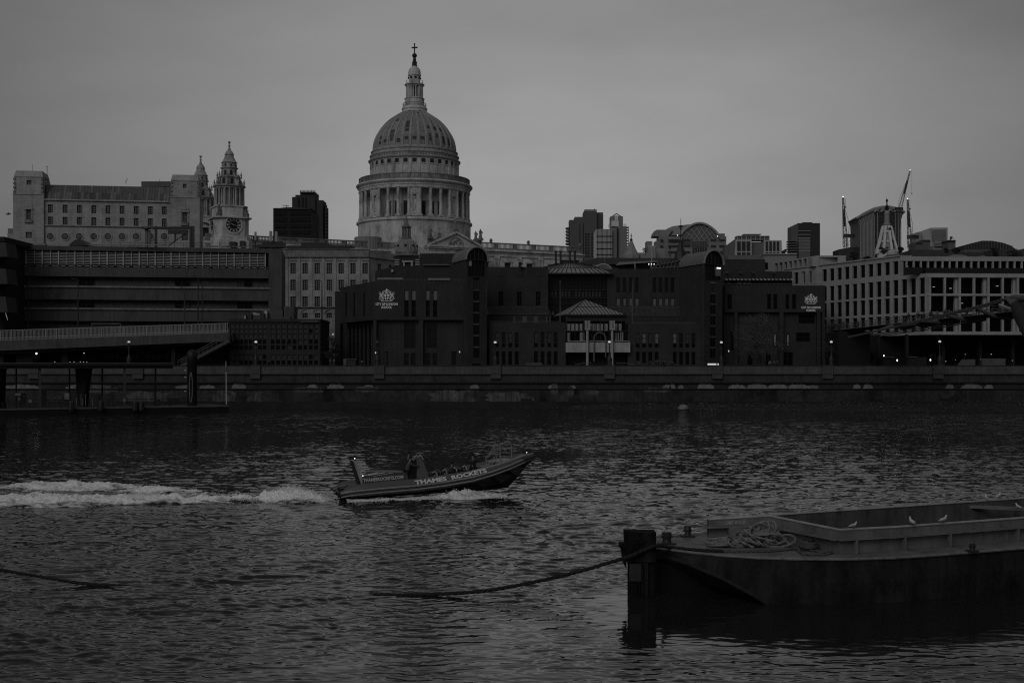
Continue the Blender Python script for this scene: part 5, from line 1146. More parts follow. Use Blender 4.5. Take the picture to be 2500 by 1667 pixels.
# coat of arms and lettering on both blocks
def crest(p, cx, cy, w_px, d=-.12):
    c = p.pt(cx, cy, d); k = abs(p.pt(cx + w_px / 2, cy, d).x - p.pt(cx - w_px / 2, cy, d).x) / 2.0
    m = MB(); T = lambda x, z: c + p.u * (x * k) + Vector((0, 0, z * k))
    def poly(pts): m.prism([T(*q) for q in pts], p.n * .08)
    def line(pts, r=.05): m.tube([T(*q) for q in pts], r * k, 4)
    # shield: white field with a cross left open and a short sword
    for x0, x1, z0, z1 in ((-.30, -.05, -.13, .22), (.05, .30, -.13, .22), (-.28, -.05, -.52, -.22), (.05, .28, -.52, -.22)):
        if z0 < -.4: poly([(x0 + (.16 if x0 < 0 else 0), z0), (x1 - (.16 if x0 > 0 else 0), z0), (x1, z1), (x0, z1)])
        else: poly([(x0, z0), (x1, z0), (x1, z1), (x0, z1)])
    # supporters on either side: winged, rearing
    for s in (-1, 1):
        line([(s * .36, -.45), (s * .5, -.3), (s * .62, -.05), (s * .55, .2), (s * .42, .32), (s * .36, .25)], .085)
        line([(s * .5, .02), (s * .38, .08), (s * .32, .0)], .05); line([(s * .52, -.15), (s * .36, -.12)], .045)
        for i in range(5): line([(s * .6, .05 + .02 * i), (s * (.78 + .03 * i), .38 - .17 * i), (s * (.98 - .02 * i), .42 - .19 * i)], .042)
        line([(s * .62, -.3), (s * .82, -.5), (s * .95, -.38), (s * .9, -.25)], .045); line([(s * .45, -.5), (s * .68, -.6)], .05)
        line([(s * .38, .34), (s * .5, .46), (s * .6, .4)], .045); line([(s * .18, .62), (s * .4, .58), (s * .5, .44)], .04); line([(s * .14, .46), (s * .34, .42), (s * .36, .3)], .04)
    # helmet and wing above, ribbon below
    poly([(-.12, .27), (.12, .27), (.14, .42), (.05, .5), (-.08, .5), (-.14, .4)])
    for i in range(4): line([(-.1 + .03 * i, .5), (-.14 + .09 * i, .68), (.02 + .07 * i, .84 - .03 * i)], .035)
    line([(0, .6), (.0, .92)], .035)
    line([(-.75, -.6), (-.5, -.7), (-.2, -.66), (0, -.7), (.2, -.66), (.5, -.7), (.75, -.6)], .05)
    m.build('coat_of_arms', SIGN, sc_)
SIGN = mat('sign_white', .8, rough=.6, var=.05)
for p, cx, cy, w_, y1, y2, s1, s2, wt in ((f1, 944, 722, 39, 745.2, 753, 1.05, 1.05, 54), (g1, 1980, 731, 32, 753.2, 760, .95, .95, 47)):
    crest(p, cx, cy, w_)
    o1 = p.pt(cx, y1, -.1); o2_ = p.pt(cx, y2, -.1)
    wid = p.pt(cx + wt / 2, cy).x - p.pt(cx - wt / 2, cy).x
    t_ = text('CITY OF LONDON', sc_, (0, 0, 0), p.u, (0, 0, 1), .62 * s1, SIGN, 1, .018, .03)
    v_ = [v.co.x for v in t_.data.vertices]; f_ = wid / (max(v_) - min(v_)); bpy.data.objects.remove(t_)
    text('CITY OF LONDON', sc_, o1, p.u, (0, 0, 1), .62 * s1, SIGN, f_, .03, .03); text('SCHOOL', sc_, o2_, p.u, (0, 0, 1), .62 * s1, SIGN, f_, .03, .03)
# ------------------------------------------------------------------ pale gridded office on the right
wo_ = thing('gridded_office', 2230, 245, 'pale stone gridded office with deep dark windows turning its corner behind the footbridge', 'building')
WH = WHITE(); LA = ((1914, 277.6), (2197, 243.4), (2262, 236.5)); p1 = Plane.px(1914, 277.6, 2262, 236.5)
zr = [p1.z(2197, y) for y in (626, 637, 672)]       # roof top, head, first floor line
S2 = p1.s(2197); SE2 = p1.len; nb = 15; bay = (S2 - .3) / 15.2
zl = [p1.z(2262, y) for y in (677, 716.5, 722, 761, 767, 809, 817)]
z_t = p1.z(2262, 667)
ops1 = [(.35 + i * bay + bay * .36, .35 + i * bay + bay * .98, z_t + .35, zr[1]) for i in range(15)]
nb2 = int((SE2 - .3) / bay); rows2 = ((zl[1], zl[0]), (zl[3], zl[2]), (zl[5], zl[4]))
ops2 = [(.35 + i * bay + bay * .36, .35 + i * bay + bay * .98, a, c) for i in range(nb2) for a, c in rows2]
b = MB(); p1.wall(b, 0, S2, z_t, zr[0], .9, ops1, .5); p1.wall(b, 0, SE2, zl[6], z_t, .9, ops2, .5); p1.box(b, -.1, S2 + .1, zr[0], zr[0] + .25, -.25, 3); b.build('wall', WH, wo_)
def bigpane(p, ops, rv, nm, gl=None):
    for o in ops:
        m = MB(); p.box(m, o[0], o[1], o[2], o[3], rv, rv + .1); q = m.build('window', gl or GLASS_V(), wo_)
        m = MB(); p.box(m, o[0], o[0] + .12, o[2], o[3], rv - .12, rv - .002); p.box(m, (o[0] + o[1]) / 2 - .04, (o[0] + o[1]) / 2 + .04, o[2], o[3], rv - .1, rv - .002); m.build('frame', FRAME_D(), q)
bigpane(p1, ops1, .48, 'w'); bigpane(p1, [o for o in ops2 if o[0] > p1.s(1990)], .48, 'w')
c1 = p1.P(S2, 0); c2 = p1.P(SE2, 0)
p2 = Plane((c2.x, c2.y), (c2.x + 40, c2.y + 1.8)); p3 = Plane((c1.x, c1.y), (c1.x + 46, c1.y + 1.4))
xs2 = [2271, 2307.5, 2344, 2379, 2414, 2449, 2486, 2522, 2560]; colw = .62
ss = [p2.s(x) for x in xs2]; b = MB()
for za_, zb_2 in ((z_t, zl[0]), (zl[1], zl[2]), (zl[3], zl[4]), (zl[5], zl[6])): 
    hi, lo_ = max(za_, zb_2), min(za_, zb_2); p2.box(b, 0, 40, lo_, hi, 0, 1.6)
for i, s_ in enumerate(ss):
    wd = .4 if i % 2 == 0 and i else .22
    p2.box(b, s_ - .2, s_ + .2, zl[6], z_t, .05, .6)
    if i in (2, 4, 6, 8): p2.box(b, s_ - .75, s_ - .2, zl[6], z_t, .7, 1.5)
b.build('front_wall', WH, wo_)
b = MB(); p2.box(b, .1, 39.9, zl[6] + .01, z_t - .05, 1.62, 2.2); b.build('front_glazing', GLASS_V(), wo_)
b = MB(); zt3 = p3.z(2197, 626)
p3.box(b, 0, 46, zr[1], zr[0], 0, 1.2); x = 2214.
while x < 2570: s_ = p3.s(x); p3.box(b, s_ - .17, s_ + .17, z_t + .3, zr[1], .1, .6); x += 17.6
b.build('top_storey_wall', WH, wo_)
b = MB(); p3.box(b, .1, 45.9, z_t + .05, zr[1], 1.25, 1.8); b.build('top_storey_glazing', GLASS_V(), wo_)
b = MB(); b.prism([(c1.x, c1.y, z_t - .02), (c2.x, c2.y, z_t - .02), (c2.x + 40, c2.y + 1.7, z_t - .02), (c1.x + 46, c1.y + 4, z_t - .02)], (0, 0, .06)); b.build('terrace_floor', CONC(), wo_)
b = MB(); rnd = random.Random(6); p2.pbox(b, 2218, 651, 2262, 668, 1.5, 2.5); p2.box(b, 0, 39, z_t, z_t + 1.1, .6, .66); b.build('terrace_balustrade', mat('terrace_glass', .015, rough=.4), wo_)
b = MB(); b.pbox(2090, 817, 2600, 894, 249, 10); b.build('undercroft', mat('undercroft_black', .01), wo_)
b = MB()
for x in (2142, 2212, 2300, 2390, 2470): b.pbox(x, 816, x + 7, 894, 241, .8)
b.build('undercroft_column', mat('undercroft_column', .018), wo_)
b = MB(); roof = [p1.P(0, zr[0] - .4, .5), p1.P(S2, zr[0] - .4, .5), Vector((c1.x + 46, c1.y + 4, zr[0] - .4)), Vector((c1.x + 46, c1.y + 40, zr[0] - .4)), Vector((p1.P(0, 0).x, p1.P(0, 0).y + 14, zr[0] - .4))]; b.prism(roof, (0, 0, .2)); b.build('roof', CONC(), wo_)
# setback storey on the far left of the same building and pale block
p4 = Plane.px(1885, 285, 1994, 266); b = MB(); zt4 = p4.z(1994, 624); oo = [(1.1 + i * 2.15, 2.6 + i * 2.15, 8, p4.z(1994, 627)) for i in range(9)]; p4.wall(b, 0, p4.len, 8, zt4, 6, [o for o in oo if o[1] < p4.len - .6], .8); b.build('setback_storey', WH, wo_)
bigpane(p4, [o for o in oo if o[1] < p4.len - .6], .78, 'w')
b = MB(); b.pbox(1992, 624, 2066, 628, 266, 5); b.pbox(2046, 628, 2065, 650, 266, 3); b.pbox(1983, 628, 1999, 650, 266, 3); b.build('setback_frame', WH, wo_); b = MB(); b.pbox(1999, 630, 2046, 650, 268, 3); b.build('setback_glazing', GLASS_V(), wo_)
pc_ = thing('plain_pale_block', 1900, 290, 'plain pale block with one small dark window left of the gridded office', 'building')
pb(pc_, 'wall', mat('pale_render', .25, var=.06), (1865.5, 620, 1945, 720, 290, 12)); pb(pc_, 'window', GLASS_V(), (1868.5, 641, 1874.5, 657, 289.8, .3))
b = MB(); b.prism([W(1865, 621.5, 289.6), W(1865, 619.8, 289.6), W(1946, 619, 289.6), W(1946, 621, 289.6)], (0, 5, 0)); b.build('coping', METAL_L(), pc_)
# roof things on the gridded office
b = MB(); b.pbox(2225, 610, 2330, 632, 262, 8); b.pbox(2300, 616, 2420, 632, 266, 8); b.pbox(2420, 610, 2560, 636, 262, 8); b.build('plant_screen', mat('roof_screen', .06, var=.2), wo_)
b = MB(); b.prism([W(2320, 629, 255), W(2328, 622, 255), W(2350, 622, 255), W(2372, 628, 255)], (0, 6, 0)); b.pbox(2170, 622, 2195, 628, 262, 4); b.prism([W(2377, 628, 256), W(2400, 624, 256), W(2425, 630, 256)], (0, 5, 0)); b.build('rooflight', mat('roof_pale', .22, var=.2), wo_)
b = MB(); b.lathe([(1.1, 0), (1.1, .6), (.8, .9), (.1, 1.1)], W(2178, 623, 252), n=14); b.build('roof_cowl', METAL_L(), wo_)
# riverside kiosks and hoardings under the office
for lab, r, v, Y in (('low lit kiosk with a pale fascia under the footbridge', (2155, 872, 2172, 894), .02, 237), ('small shopfront kiosk with pale lettering under the gridded office', (2216, 872, 2262, 894), .03, 237), ('pale hoarding panel with slanted edge behind the river parapet', (2345, 877, 2381, 894), .06, 238), ('long pale hoarding panel near the right edge behind the parapet', (2397, 875, 2455, 894), .08, 238)):
    t = thing('kiosk' if 'kiosk' in lab else 'hoarding', (r[0] + r[2]) / 2, Y, lab, 'kiosk' if 'kiosk' in lab else 'hoarding')
    if 'slanted' in lab: b = MB(); b.prism([W(2336, 893, Y), W(2350, 877, Y), W(2381, 877, Y), W(2381, 893, Y)], (0, .3, 0)); b.build('panel', mat('hoarding_pale', .10, var=.3), t)
    elif 'hoarding' in lab: pb(t, 'panel', mat('hoarding_pale', .10, var=.3), r + (Y, .3))
    else:
        pb(t, 'kiosk_body', mat('kiosk_dark', v, var=.5, scale=2), r + (Y, 3)); pb(t, 'fascia', METAL(), (r[0] + 1, r[1] - 1.6, r[2] + (12 if r[0] < 2200 else -22), r[1], Y - .2, .3))
b = MB()
for i, (x, y, r, bright) in enumerate(((2158, 868, .22, 1), (2190.5, 879.5, .28, 1), (2271.5, 878.5, .28, 1), (2309, 882, .15, 0), (2357, 865, .12, 0), (2420, 864.5, .16, 0), (2333, 878, .1, 0), (2394, 877, .1, 0), (2472, 880, .15, 0))):
    t = empty('wall_lamp', W(x, y, 236.6), ['small glowing lamp high beside the lit kiosk', 'bright oval lamp in front of the lit kiosk', 'bright oval lamp right of the lettered kiosk', 'dim lamp behind the parapet right of the last globe lamp', 'faint lamp above the slanted hoarding', 'faint slanted strip lamp above the long hoarding', 'tiny lamp left of the slanted hoarding', 'tiny lamp left of the long hoarding', 'dim lamp right of the long hoarding'][i], 'lamp', 'small lamps under the gridded office')
    m = MB(); m.blob((0, 0, 0), r * .62, 8, (.8, .6, 1.2) if bright else (1.3, .6, .6)); m.build('lamp_glass', glow('bright_lamp', 2.5) if bright else LAMPS_, t, local=True)
    m = MB(); m.tube([(0, .3, -1.5), (0, .3, 0), (0, 0, .1)], .04, 5); m.build('lamp_bracket', METAL_D(), t, local=True)
t = [o for o in C.objects if o.name.startswith('kiosk') and o.get('category') and 'lettering' in o['label']][0]
# lit interiors seen as small ceiling lights in the gridded office
b = MB()
for x, y in ((2284, 699), (2325, 702.5), (2440, 697), (2353, 739)): p2.pbox(b, x, y, x + 5, y + .8, 1.3, 1.5)
p3.pbox(b, 2324, 653, 2330, 655, .9, 1.1); p3.pbox(b, 2219, 649, 2220.5, 650.3, .9, 1.1); b.build('ceiling_lamp', glow('office_lamp', .5), wo_)
# ------------------------------------------------------------------ middle distance roofs behind the school
t = thing('low_modern_roof', 1500, 300, 'low modern building with flat grey roof seen between the glazed lantern and the mast', 'building')
b = MB(); b.prism([W(1412, 645, 300), W(1412, 641, 300), W(1458, 629, 300), (W(1650, 631, 300)), W(1650, 645, 300)], (0, 16, 0)); b.pbox(1458, 630, 1650, 700, 301, 14); b.build('roof', mat('mid_grey_roof', .06, var=.2), t); pb(t, 'roof_post', METAL(), (1475.5, 628, 1478, 648, 299.5, .5))
b = MB(); b.prism([W(1503, 647.5, 290), W(1512, 640, 290), W(1605, 636.5, 290), W(1605, 639, 290)], (0, 8, 0)); b.build('canopy', mat('canopy_pale', .22, var=.1), t)
b = MB(); b.pbox(1512, 641, 1604, 660, 293, 5); b.build('glazed_storey', GLASS(), t); b = MB()
for x in (1549.5, 1589): b.pbox(x, 638, x + 1.6, 660, 289.5, .4)
b.pbox(1583, 643, 1585, 648, 289.4, .3); b.pbox(1596, 643, 1598, 645.5, 289.4, .3); b.build('canopy_post', METAL_L(), t)
b = MB()
for i in range(3): b.blob(W(1584 + i * 6.5, 645, 289), .14, 6)
b.build('roof_lamp', LAMP, t)
t = thing('small_barrel_roof', 1474, 270, 'small pale barrel vaulted rooflight behind the right wing of the school', 'rooflight', z=28)
b = MB(); pr_ = [W(1473 + 19 * math.cos(math.pi - math.pi * i / 12), 658 - 13 * math.sin(math.pi * i / 12), 266) for i in range(13)]; b.prism(pr_, (-4.5, 10, .4)); b.build('vault', mat('barrel_roof_metal', .13), t); b = MB(); b.tube(pr_, .15, 6); b.build('vault_rim', METAL_L(), t)
t = thing('glass_roofed_block', 1650, 280, 'block with slatted glass roof stepping down to the left of the right arch tower', 'building')
b = MB(); b.prism([W(1590, 660, 280), W(1600, 647, 280), W(1650, 631, 280), W(1688, 629, 280), W(1688, 660, 280)], (0, 8, 0)); b.build('roof', METAL_D(), t); b = MB()
for i in range(10): b.bar(W(1600 + i * 9, 658, 279.6), W(1606 + i * 9, 640 - i * .8, 279.6), .14)
b.bar(W(1600, 648, 279.5), W(1670, 634, 279.5), .18); b.bar(W(1598, 655, 279.5), W(1690, 648, 279.5), .15); b.pbox(1657, 631, 1675, 636, 279, .4); b.prism([W(1655, 646, 279), W(1664, 640, 279), W(1676, 640, 279), W(1676, 646, 279)], (0, .4, 0)); b.build('roof_bar', METAL(), t)
for x, y0, Y, lab, cat, th in ((1662, 534, 520, 'tall ornate weathervane mast rising before the arched glass office', 'mast', .4), (1591, 592, 300, 'slim pale T shaped mast between the white tower and the arched glass office', 'mast', .12)):
    t = thing('mast', x, Y, lab, cat, z=20); b = MB(); b.tube([W(x, 660, Y), W(x, 600, Y), W(x, y0, Y)], [th, th * .7, th * .25], 6)
    if th > .3:
        for y, r in ((553, 1.), (559, .6), (575, .8), (590, 1.1)): b.blob(W(x, y, Y), r, 6, (1, 1, .6))
    b.build('mast_pole', METAL_D() if th > .3 else METAL_L(), t)
    if th < .3: pb(t, 'crossbar', METAL_L(), (1582, 600, 1600, 603, Y, .3))
    else: b = MB(); b.lathe([(3.2, 0), (2.2, 4), (1.2, 6), (.7, 9)], W(x, 640, Y), n=8); b.build('mast_base', METAL_D(), t)
# ------------------------------------------------------------------ far skyline
FG_HAZED = lambda n, v, **k: mat(n, v * (2.1 if v > .03 else 1.5) + .008, var=.12, scale=.05, **k)  # distance haze put into the colour: every skyline tone is lifted
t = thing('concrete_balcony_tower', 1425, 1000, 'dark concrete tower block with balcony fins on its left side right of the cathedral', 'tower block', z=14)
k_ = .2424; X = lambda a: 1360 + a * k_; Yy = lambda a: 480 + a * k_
pb(t, 'tower_body', FG_HAZED('tower_dark_concrete', .05), (X(178), Yy(205), X(275), 700, 1001, 20), (X(273), Yy(140), X(400), 700, 1000, 24), (X(400), Yy(160), X(464), 700, 1004, 18), (X(124), Yy(235), X(180), 700, 1003, 14))
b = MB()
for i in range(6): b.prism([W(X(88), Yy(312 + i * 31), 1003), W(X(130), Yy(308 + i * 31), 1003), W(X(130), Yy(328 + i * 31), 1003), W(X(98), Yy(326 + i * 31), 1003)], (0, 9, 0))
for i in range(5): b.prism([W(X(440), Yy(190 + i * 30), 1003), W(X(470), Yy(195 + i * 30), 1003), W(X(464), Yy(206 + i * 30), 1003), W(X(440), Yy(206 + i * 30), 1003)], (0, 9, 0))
b.build('balcony', FG_HAZED('tower_dark_concrete', .05), t); b = MB()
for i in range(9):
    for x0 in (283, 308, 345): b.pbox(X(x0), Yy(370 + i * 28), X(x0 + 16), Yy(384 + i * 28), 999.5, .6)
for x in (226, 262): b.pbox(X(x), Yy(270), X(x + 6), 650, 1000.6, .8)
b.build('window_recess', FG_HAZED('far_recess', .012), t); b = MB(); b.tube([W(X(275), Yy(135), 1000), W(X(400), Yy(132), 1000)], .3, 4); b.tube([W(X(375), Yy(140), 1000), W(X(375), Yy(115), 1000)], .2, 4); b.build('roof_rail', METAL_D(), t)
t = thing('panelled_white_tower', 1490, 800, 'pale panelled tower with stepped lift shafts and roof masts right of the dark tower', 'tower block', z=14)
pb(t, 'glazed_block', FG_HAZED('pale_panel', .16, rough=.5), (X(396), Yy(328), X(556), 700, 800, 20)); b = MB(); b.prism([W(X(372), Yy(365), 806), W(X(396), Yy(328), 800), W(X(396), 700, 800), W(X(372), 700, 806)], (0, 4, 0)); b.build('bright_side', FG_HAZED('bright_panel', .3), t)
pb(t, 'lift_shaft', FG_HAZED('shaft_grey', .10), (X(540), Yy(198), X(664), 700, 812, 10), (X(610), Yy(300), X(698), 700, 804, 12), (X(556), Yy(320), X(612), 700, 803, 12))
pb(t, 'shaft_recess', FG_HAZED('far_recess', .012), (X(602), Yy(315), X(616), 650, 802.4, 1)); pb(t, 'upper_panel', FG_HAZED('bright_panel', .3), (X(548), Yy(243), X(622), Yy(300), 811, 2), (X(582), Yy(190), X(616), Yy(240), 811, 2))
b = MB()
for y in (395, 455, 520, 580): b.pbox(X(396), Yy(y), X(556), Yy(y + 7), 799.5, .8)
for x in (408, 450, 500, 540): b.pbox(X(x), Yy(330), X(x + 4), 640, 799.6, .6)
b.build('panel_joint', METAL_D(), t); b = MB(); b.tube([W(X(560), Yy(198), 812), W(X(598), Yy(172), 812), W(X(640), Yy(198), 812)], .35, 4)
for i in range(11): b.pbox(X(698), Yy(305 + i * 27), X(722), Yy(310 + i * 27), 804, 6)
b.pbox(X(719), Yy(300), X(723), 640, 804, 1); b.pbox(X(700), Yy(300), X(703), 640, 804, 1)
for x in (520, 530, 672, 682, 692): b.pbox(X(x), Yy(275), X(x + 4), Yy(315), 806, .6)
b.build('stair_landing', METAL(), t)
t = thing('church_spire', 1541, 600, 'small slender church spire with cross between the white tower and arched office', 'spire', z=14)
b = MB(); c_ = W(1541, 893, 603); q_ = .2; zz_ = lambda y: (893 - y) * q_; b.lathe([(4.6, 0), (4.6, zz_(622)), (3.6, zz_(620)), (2.2, zz_(606)), (.9, zz_(590)), (.3, zz_(584)), (.15, zz_(572))], (c_.x, c_.y, 8), n=8); b.build('spire_body', FG_HAZED('spire_stone', .12), t); b = MB(); b.bar(W(1538.5, 575.5, 603), W(1543.5, 575.5, 603), .3); b.bar(W(1541, 580, 603), W(1541, 570, 603), .3); b.blob(W(1541, 586, 603), .8, 6); b.build('cross', METAL_D(), t)
t = thing('arched_glass_office', 1675, 700, 'wide office building with a great arched glass roof behind the school', 'building', z=14)
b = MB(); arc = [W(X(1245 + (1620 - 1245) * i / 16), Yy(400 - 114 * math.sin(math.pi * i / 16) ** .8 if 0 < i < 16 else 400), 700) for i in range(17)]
fr_ = [W(X(1255), 650, 700)] + arc + [W(X(1620), 650, 700)]; b.prism(fr_, (0, 4, 0)); b.build('arch_glazing', FG_HAZED('arch_glass', .065, rough=.4), t)
b = MB(); off = Vector((-11, 14, .2)); n = len(arc); up_ = [p + Vector((0, 0, .9)) for p in arc]; b.add(up_ + [p + off for p in up_], [(i, i + 1, n + i + 1, n + i) for i in range(n - 1)] + [tuple(range(n, 2 * n))]); b.build('barrel_roof', FG_HAZED('arch_roof_metal', .11), t)
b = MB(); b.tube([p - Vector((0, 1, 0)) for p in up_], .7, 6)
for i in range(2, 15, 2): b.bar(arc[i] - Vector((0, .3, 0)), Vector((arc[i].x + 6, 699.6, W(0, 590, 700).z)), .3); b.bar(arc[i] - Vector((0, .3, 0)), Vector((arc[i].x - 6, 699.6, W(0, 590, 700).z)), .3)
b.build('arch_rib', FG_HAZED('arch_rim', .16), t)
STEP = FG_HAZED('striped_stone', .10)
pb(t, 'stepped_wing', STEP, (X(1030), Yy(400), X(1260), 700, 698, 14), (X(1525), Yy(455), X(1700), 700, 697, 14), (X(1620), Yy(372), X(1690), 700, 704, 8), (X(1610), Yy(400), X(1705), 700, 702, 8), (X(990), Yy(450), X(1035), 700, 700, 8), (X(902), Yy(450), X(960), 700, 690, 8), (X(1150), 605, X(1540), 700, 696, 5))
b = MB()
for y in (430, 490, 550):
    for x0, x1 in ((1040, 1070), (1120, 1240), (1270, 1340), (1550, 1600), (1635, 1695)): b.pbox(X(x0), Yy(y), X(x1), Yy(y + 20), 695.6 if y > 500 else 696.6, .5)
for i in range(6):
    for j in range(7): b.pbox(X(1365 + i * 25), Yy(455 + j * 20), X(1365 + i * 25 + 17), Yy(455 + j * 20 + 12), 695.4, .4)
b.build('window_band', FG_HAZED('far_window_dark', .022), t)
b = MB(); b.prism([W(X(968), Yy(400), 705)] + [W(X(1010 - 42 * math.cos(math.pi / 2 * i / 6)), Yy(400 - 66 * math.sin(math.pi / 2 * i / 6)), 705) for i in range(7)] + [W(X(1165), Yy(334), 705), W(X(1120), Yy(400), 705)], (0, 12, 0)); b.build('quadrant_roof', FG_HAZED('arch_roof_metal', .11), t); b = MB(); b.pbox(X(975), Yy(345), X(980), Yy(395), 704.5, 1); b.pbox(X(1012), Yy(338), X(1016), Yy(400), 704.5, 1); b.build('roof_trim', FG_HAZED('arch_rim', .16), t)
pb(t, 'low_front_block', FG_HAZED('low_front', .12), (X(1005), Yy(520), X(1085), 700, 640, 8), (X(800), Yy(565), X(945), 700, 620, 8), (X(915), Yy(500), X(990), 700, 630, 8))
b = MB()
for x, y in ((1213, 390), (1617, 399)): b.blob(W(X(x), Yy(y), 690), .3, 6)
b.build('beacon', LAMP, t)
t = thing('angular_stone_office', 1840, 560, 'angular pale office with slanted sides and tall paired windows right of the arched office', 'building', z=14)
AN = FG_HAZED('angular_stone', .19)
b = MB(); b.prism([W(X(1775), 700, 560), W(X(1800), Yy(435), 560), W(X(1960), Yy(435), 560), W(X(1960), 700, 560)], (0, 10, 0)); b.prism([W(X(2085), 700, 560), W(X(2085), Yy(440), 560), W(X(2262), Yy(440), 560), W(X(2280), 700, 560)], (0, 10, 0)); b.build('wall', AN, t)
pb(t, 'recessed_bay', FG_HAZED('angular_bay', .07), (X(1960), Yy(458), X(2085), 700, 563, 6)); b = MB(); b.prism([W(X(1690), 700, 566), W(X(1690), Yy(505), 566), W(X(1800), Yy(425), 561), W(X(1775), 700, 561)], (0, 6, 0)); b.build('side_slope', FG_HAZED('angular_side', .06), t)
pb(t, 'upper_storey', FG_HAZED('angular_bay', .07), (X(1815), Yy(398), X(2132), Yy(440), 562, 6)); b = MB()
for i in range(8): b.pbox(X(1812 + i * 46), Yy(396), X(1819 + i * 46), Yy(440), 561.5, .6)
b.pbox(X(1812), Yy(395), X(2135), Yy(399), 561.3, 7); b.pbox(X(1880), Yy(376), X(2060), Yy(382), 564, 6); b.build('upper_frame', AN, t); b = MB()
for x0, x1 in ((1815, 1850), (1863, 1898), (1910, 1945), (2102, 2125), (2140, 2163), (2178, 2200), (2214, 2237)): b.pbox(X(x0), Yy(452), X(x1), Yy(545), 559.6, .5); b.pbox(X(x0), Yy(562), X(x1), Yy(590), 559.6, .5)
b.build('window_slot', FG_HAZED('far_window_dark', .022), t); pb(t, 'low_wing', FG_HAZED('low_wing_grey', .07), (X(1720), Yy(590), X(2085), 700, 430, 8))
b = MB(); b.prism([W(X(2275), Yy(545), 500), W(X(2310), Yy(525), 500), W(X(2320), Yy(528), 500), W(X(2285), 625, 500)], (0, 3, 0)); b.build('roof_hoist', METAL_D(), t)
# towers on the right
k2 = 600 / 2352.; X = lambda a: 1900 + a * k2; Yy = lambda a: 400 + a * k2
t = thing('dark_banded_tower', 1963, 620, 'square dark tower with pale horizontal bands and balconies on its left corner', 'tower block', z=14)
pb(t, 'tower_body', FG_HAZED('banded_dark', .022), (X(190), Yy(568), X(400), 700, 620, 16)); b = MB(); b.prism([W(X(122), Yy(600), 626), W(X(190), Yy(568), 620), W(X(190), 700, 620), W(X(122), 700, 626)], (0, 8, 0)); b.build('side_wall', FG_HAZED('banded_side', .06), t)
b = MB()
for y in (640, 675, 708, 740, 770, 800, 830): b.pbox(X(192), Yy(y), X(310), Yy(y + 4), 619.5, .5)
b.build('floor_band', FG_HAZED('band_pale', .2), t); pb(t, 'glazed_bay', FG_HAZED('banded_glass', .06), (X(196), Yy(712), X(305), 660, 619.7, .3)); b = MB()
for i in range(6): b.pbox(X(110), Yy(730 + i * 24), X(180), Yy(740 + i * 24), 618, 8)
b.build('balcony', FG_HAZED('banded_balcony', .07), t); pb(t, 'roof_parapet', METAL_D(), (X(236), Yy(560), X(328), Yy(568), 621, 8))
t = thing('low_dark_block', 2073, 600, 'low plain dark block between the left crane and the flared tower', 'building', z=14); b = MB(); b.prism([W(X(582), 700, 604), W(X(582), Yy(818), 604), W(X(690), Yy(798), 600), W(X(778), Yy(796), 600), W(X(778), 700, 600)], (0, 12, 0)); b.build('wall', FG_HAZED('low_dark', .03), t); pb(t, 'dark_side', FG_HAZED('low_darker', .015), (X(722), Yy(797), X(777), 660, 599.5, .4))
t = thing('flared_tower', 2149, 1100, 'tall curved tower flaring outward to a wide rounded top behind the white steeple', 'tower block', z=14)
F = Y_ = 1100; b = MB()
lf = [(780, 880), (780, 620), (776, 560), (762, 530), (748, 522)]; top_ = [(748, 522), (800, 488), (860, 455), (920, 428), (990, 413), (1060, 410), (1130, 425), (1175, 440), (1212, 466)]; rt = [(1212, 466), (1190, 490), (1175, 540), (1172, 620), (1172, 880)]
b.prism([W(X(x), 700 if y == 880 else Yy(y), F) for x, y in lf + top_[1:] + rt[1:]], (0, 30, 0)); b.build('tower_body', FG_HAZED('flared_body', .065), t)
b = MB(); b.tube([W(X(x), Yy(y), F - 1) for x, y in top_], 1.1, 5); b.tube([W(X(x), Yy(y + 14), F - 1) for x, y in top_[1:-1]], .5, 5); b.build('roof_rim', FG_HAZED('flared_rim', .17), t)
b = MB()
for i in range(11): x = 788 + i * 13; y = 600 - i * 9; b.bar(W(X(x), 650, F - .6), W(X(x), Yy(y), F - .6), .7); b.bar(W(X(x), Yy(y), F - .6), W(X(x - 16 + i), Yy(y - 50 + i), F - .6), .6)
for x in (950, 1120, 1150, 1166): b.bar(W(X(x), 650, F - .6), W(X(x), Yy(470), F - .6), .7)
b.build('fin', FG_HAZED('flared_fin', .13), t); pb(t, 'glazed_face', FG_HAZED('flared_glass', .022), (X(922), Yy(465), X(1165), 680, F - .4, .3)); b = MB()
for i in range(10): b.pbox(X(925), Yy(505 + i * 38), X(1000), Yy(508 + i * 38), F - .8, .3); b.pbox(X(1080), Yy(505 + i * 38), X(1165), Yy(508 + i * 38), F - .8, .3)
b.build('floor_line', FG_HAZED('flared_line', .06), t)
b = MB()
for x in (940, 1000, 1070, 1130): b.tube([W(X(x - 18), Yy(462), F - 1.2), W(X(x), Yy(438), F - 1.2), W(X(x + 18), Yy(452), F - 1.2)], .9, 5)
b.build('sky_garden_arch', FG_HAZED('flared_rim', .17), t)
t = thing('ribbed_church_steeple', 2165, 520, 'pale church steeple with buttressed crown and thin finial standing before the flared tower', 'steeple', z=14)
q_ = 520 / FOC; c_ = W(X(1040), 893, 520); zz_ = lambda a: (893 - Yy(a)) * q_; hw = lambda a: a * k2 * q_
b = MB(); b.lathe([(hw(34), zz_(600)), (hw(34), zz_(588)), (hw(38), zz_(584)), (hw(38), zz_(572)), (hw(24), zz_(568)), (hw(24), zz_(490)), (hw(28), zz_(484)), (hw(28), zz_(476)), (hw(20), zz_(462)), (hw(6), zz_(445)), (hw(5), zz_(430))], (c_.x, c_.y, 8), n=12); b.build('lantern', FG_HAZED('steeple_stone', .13), t)
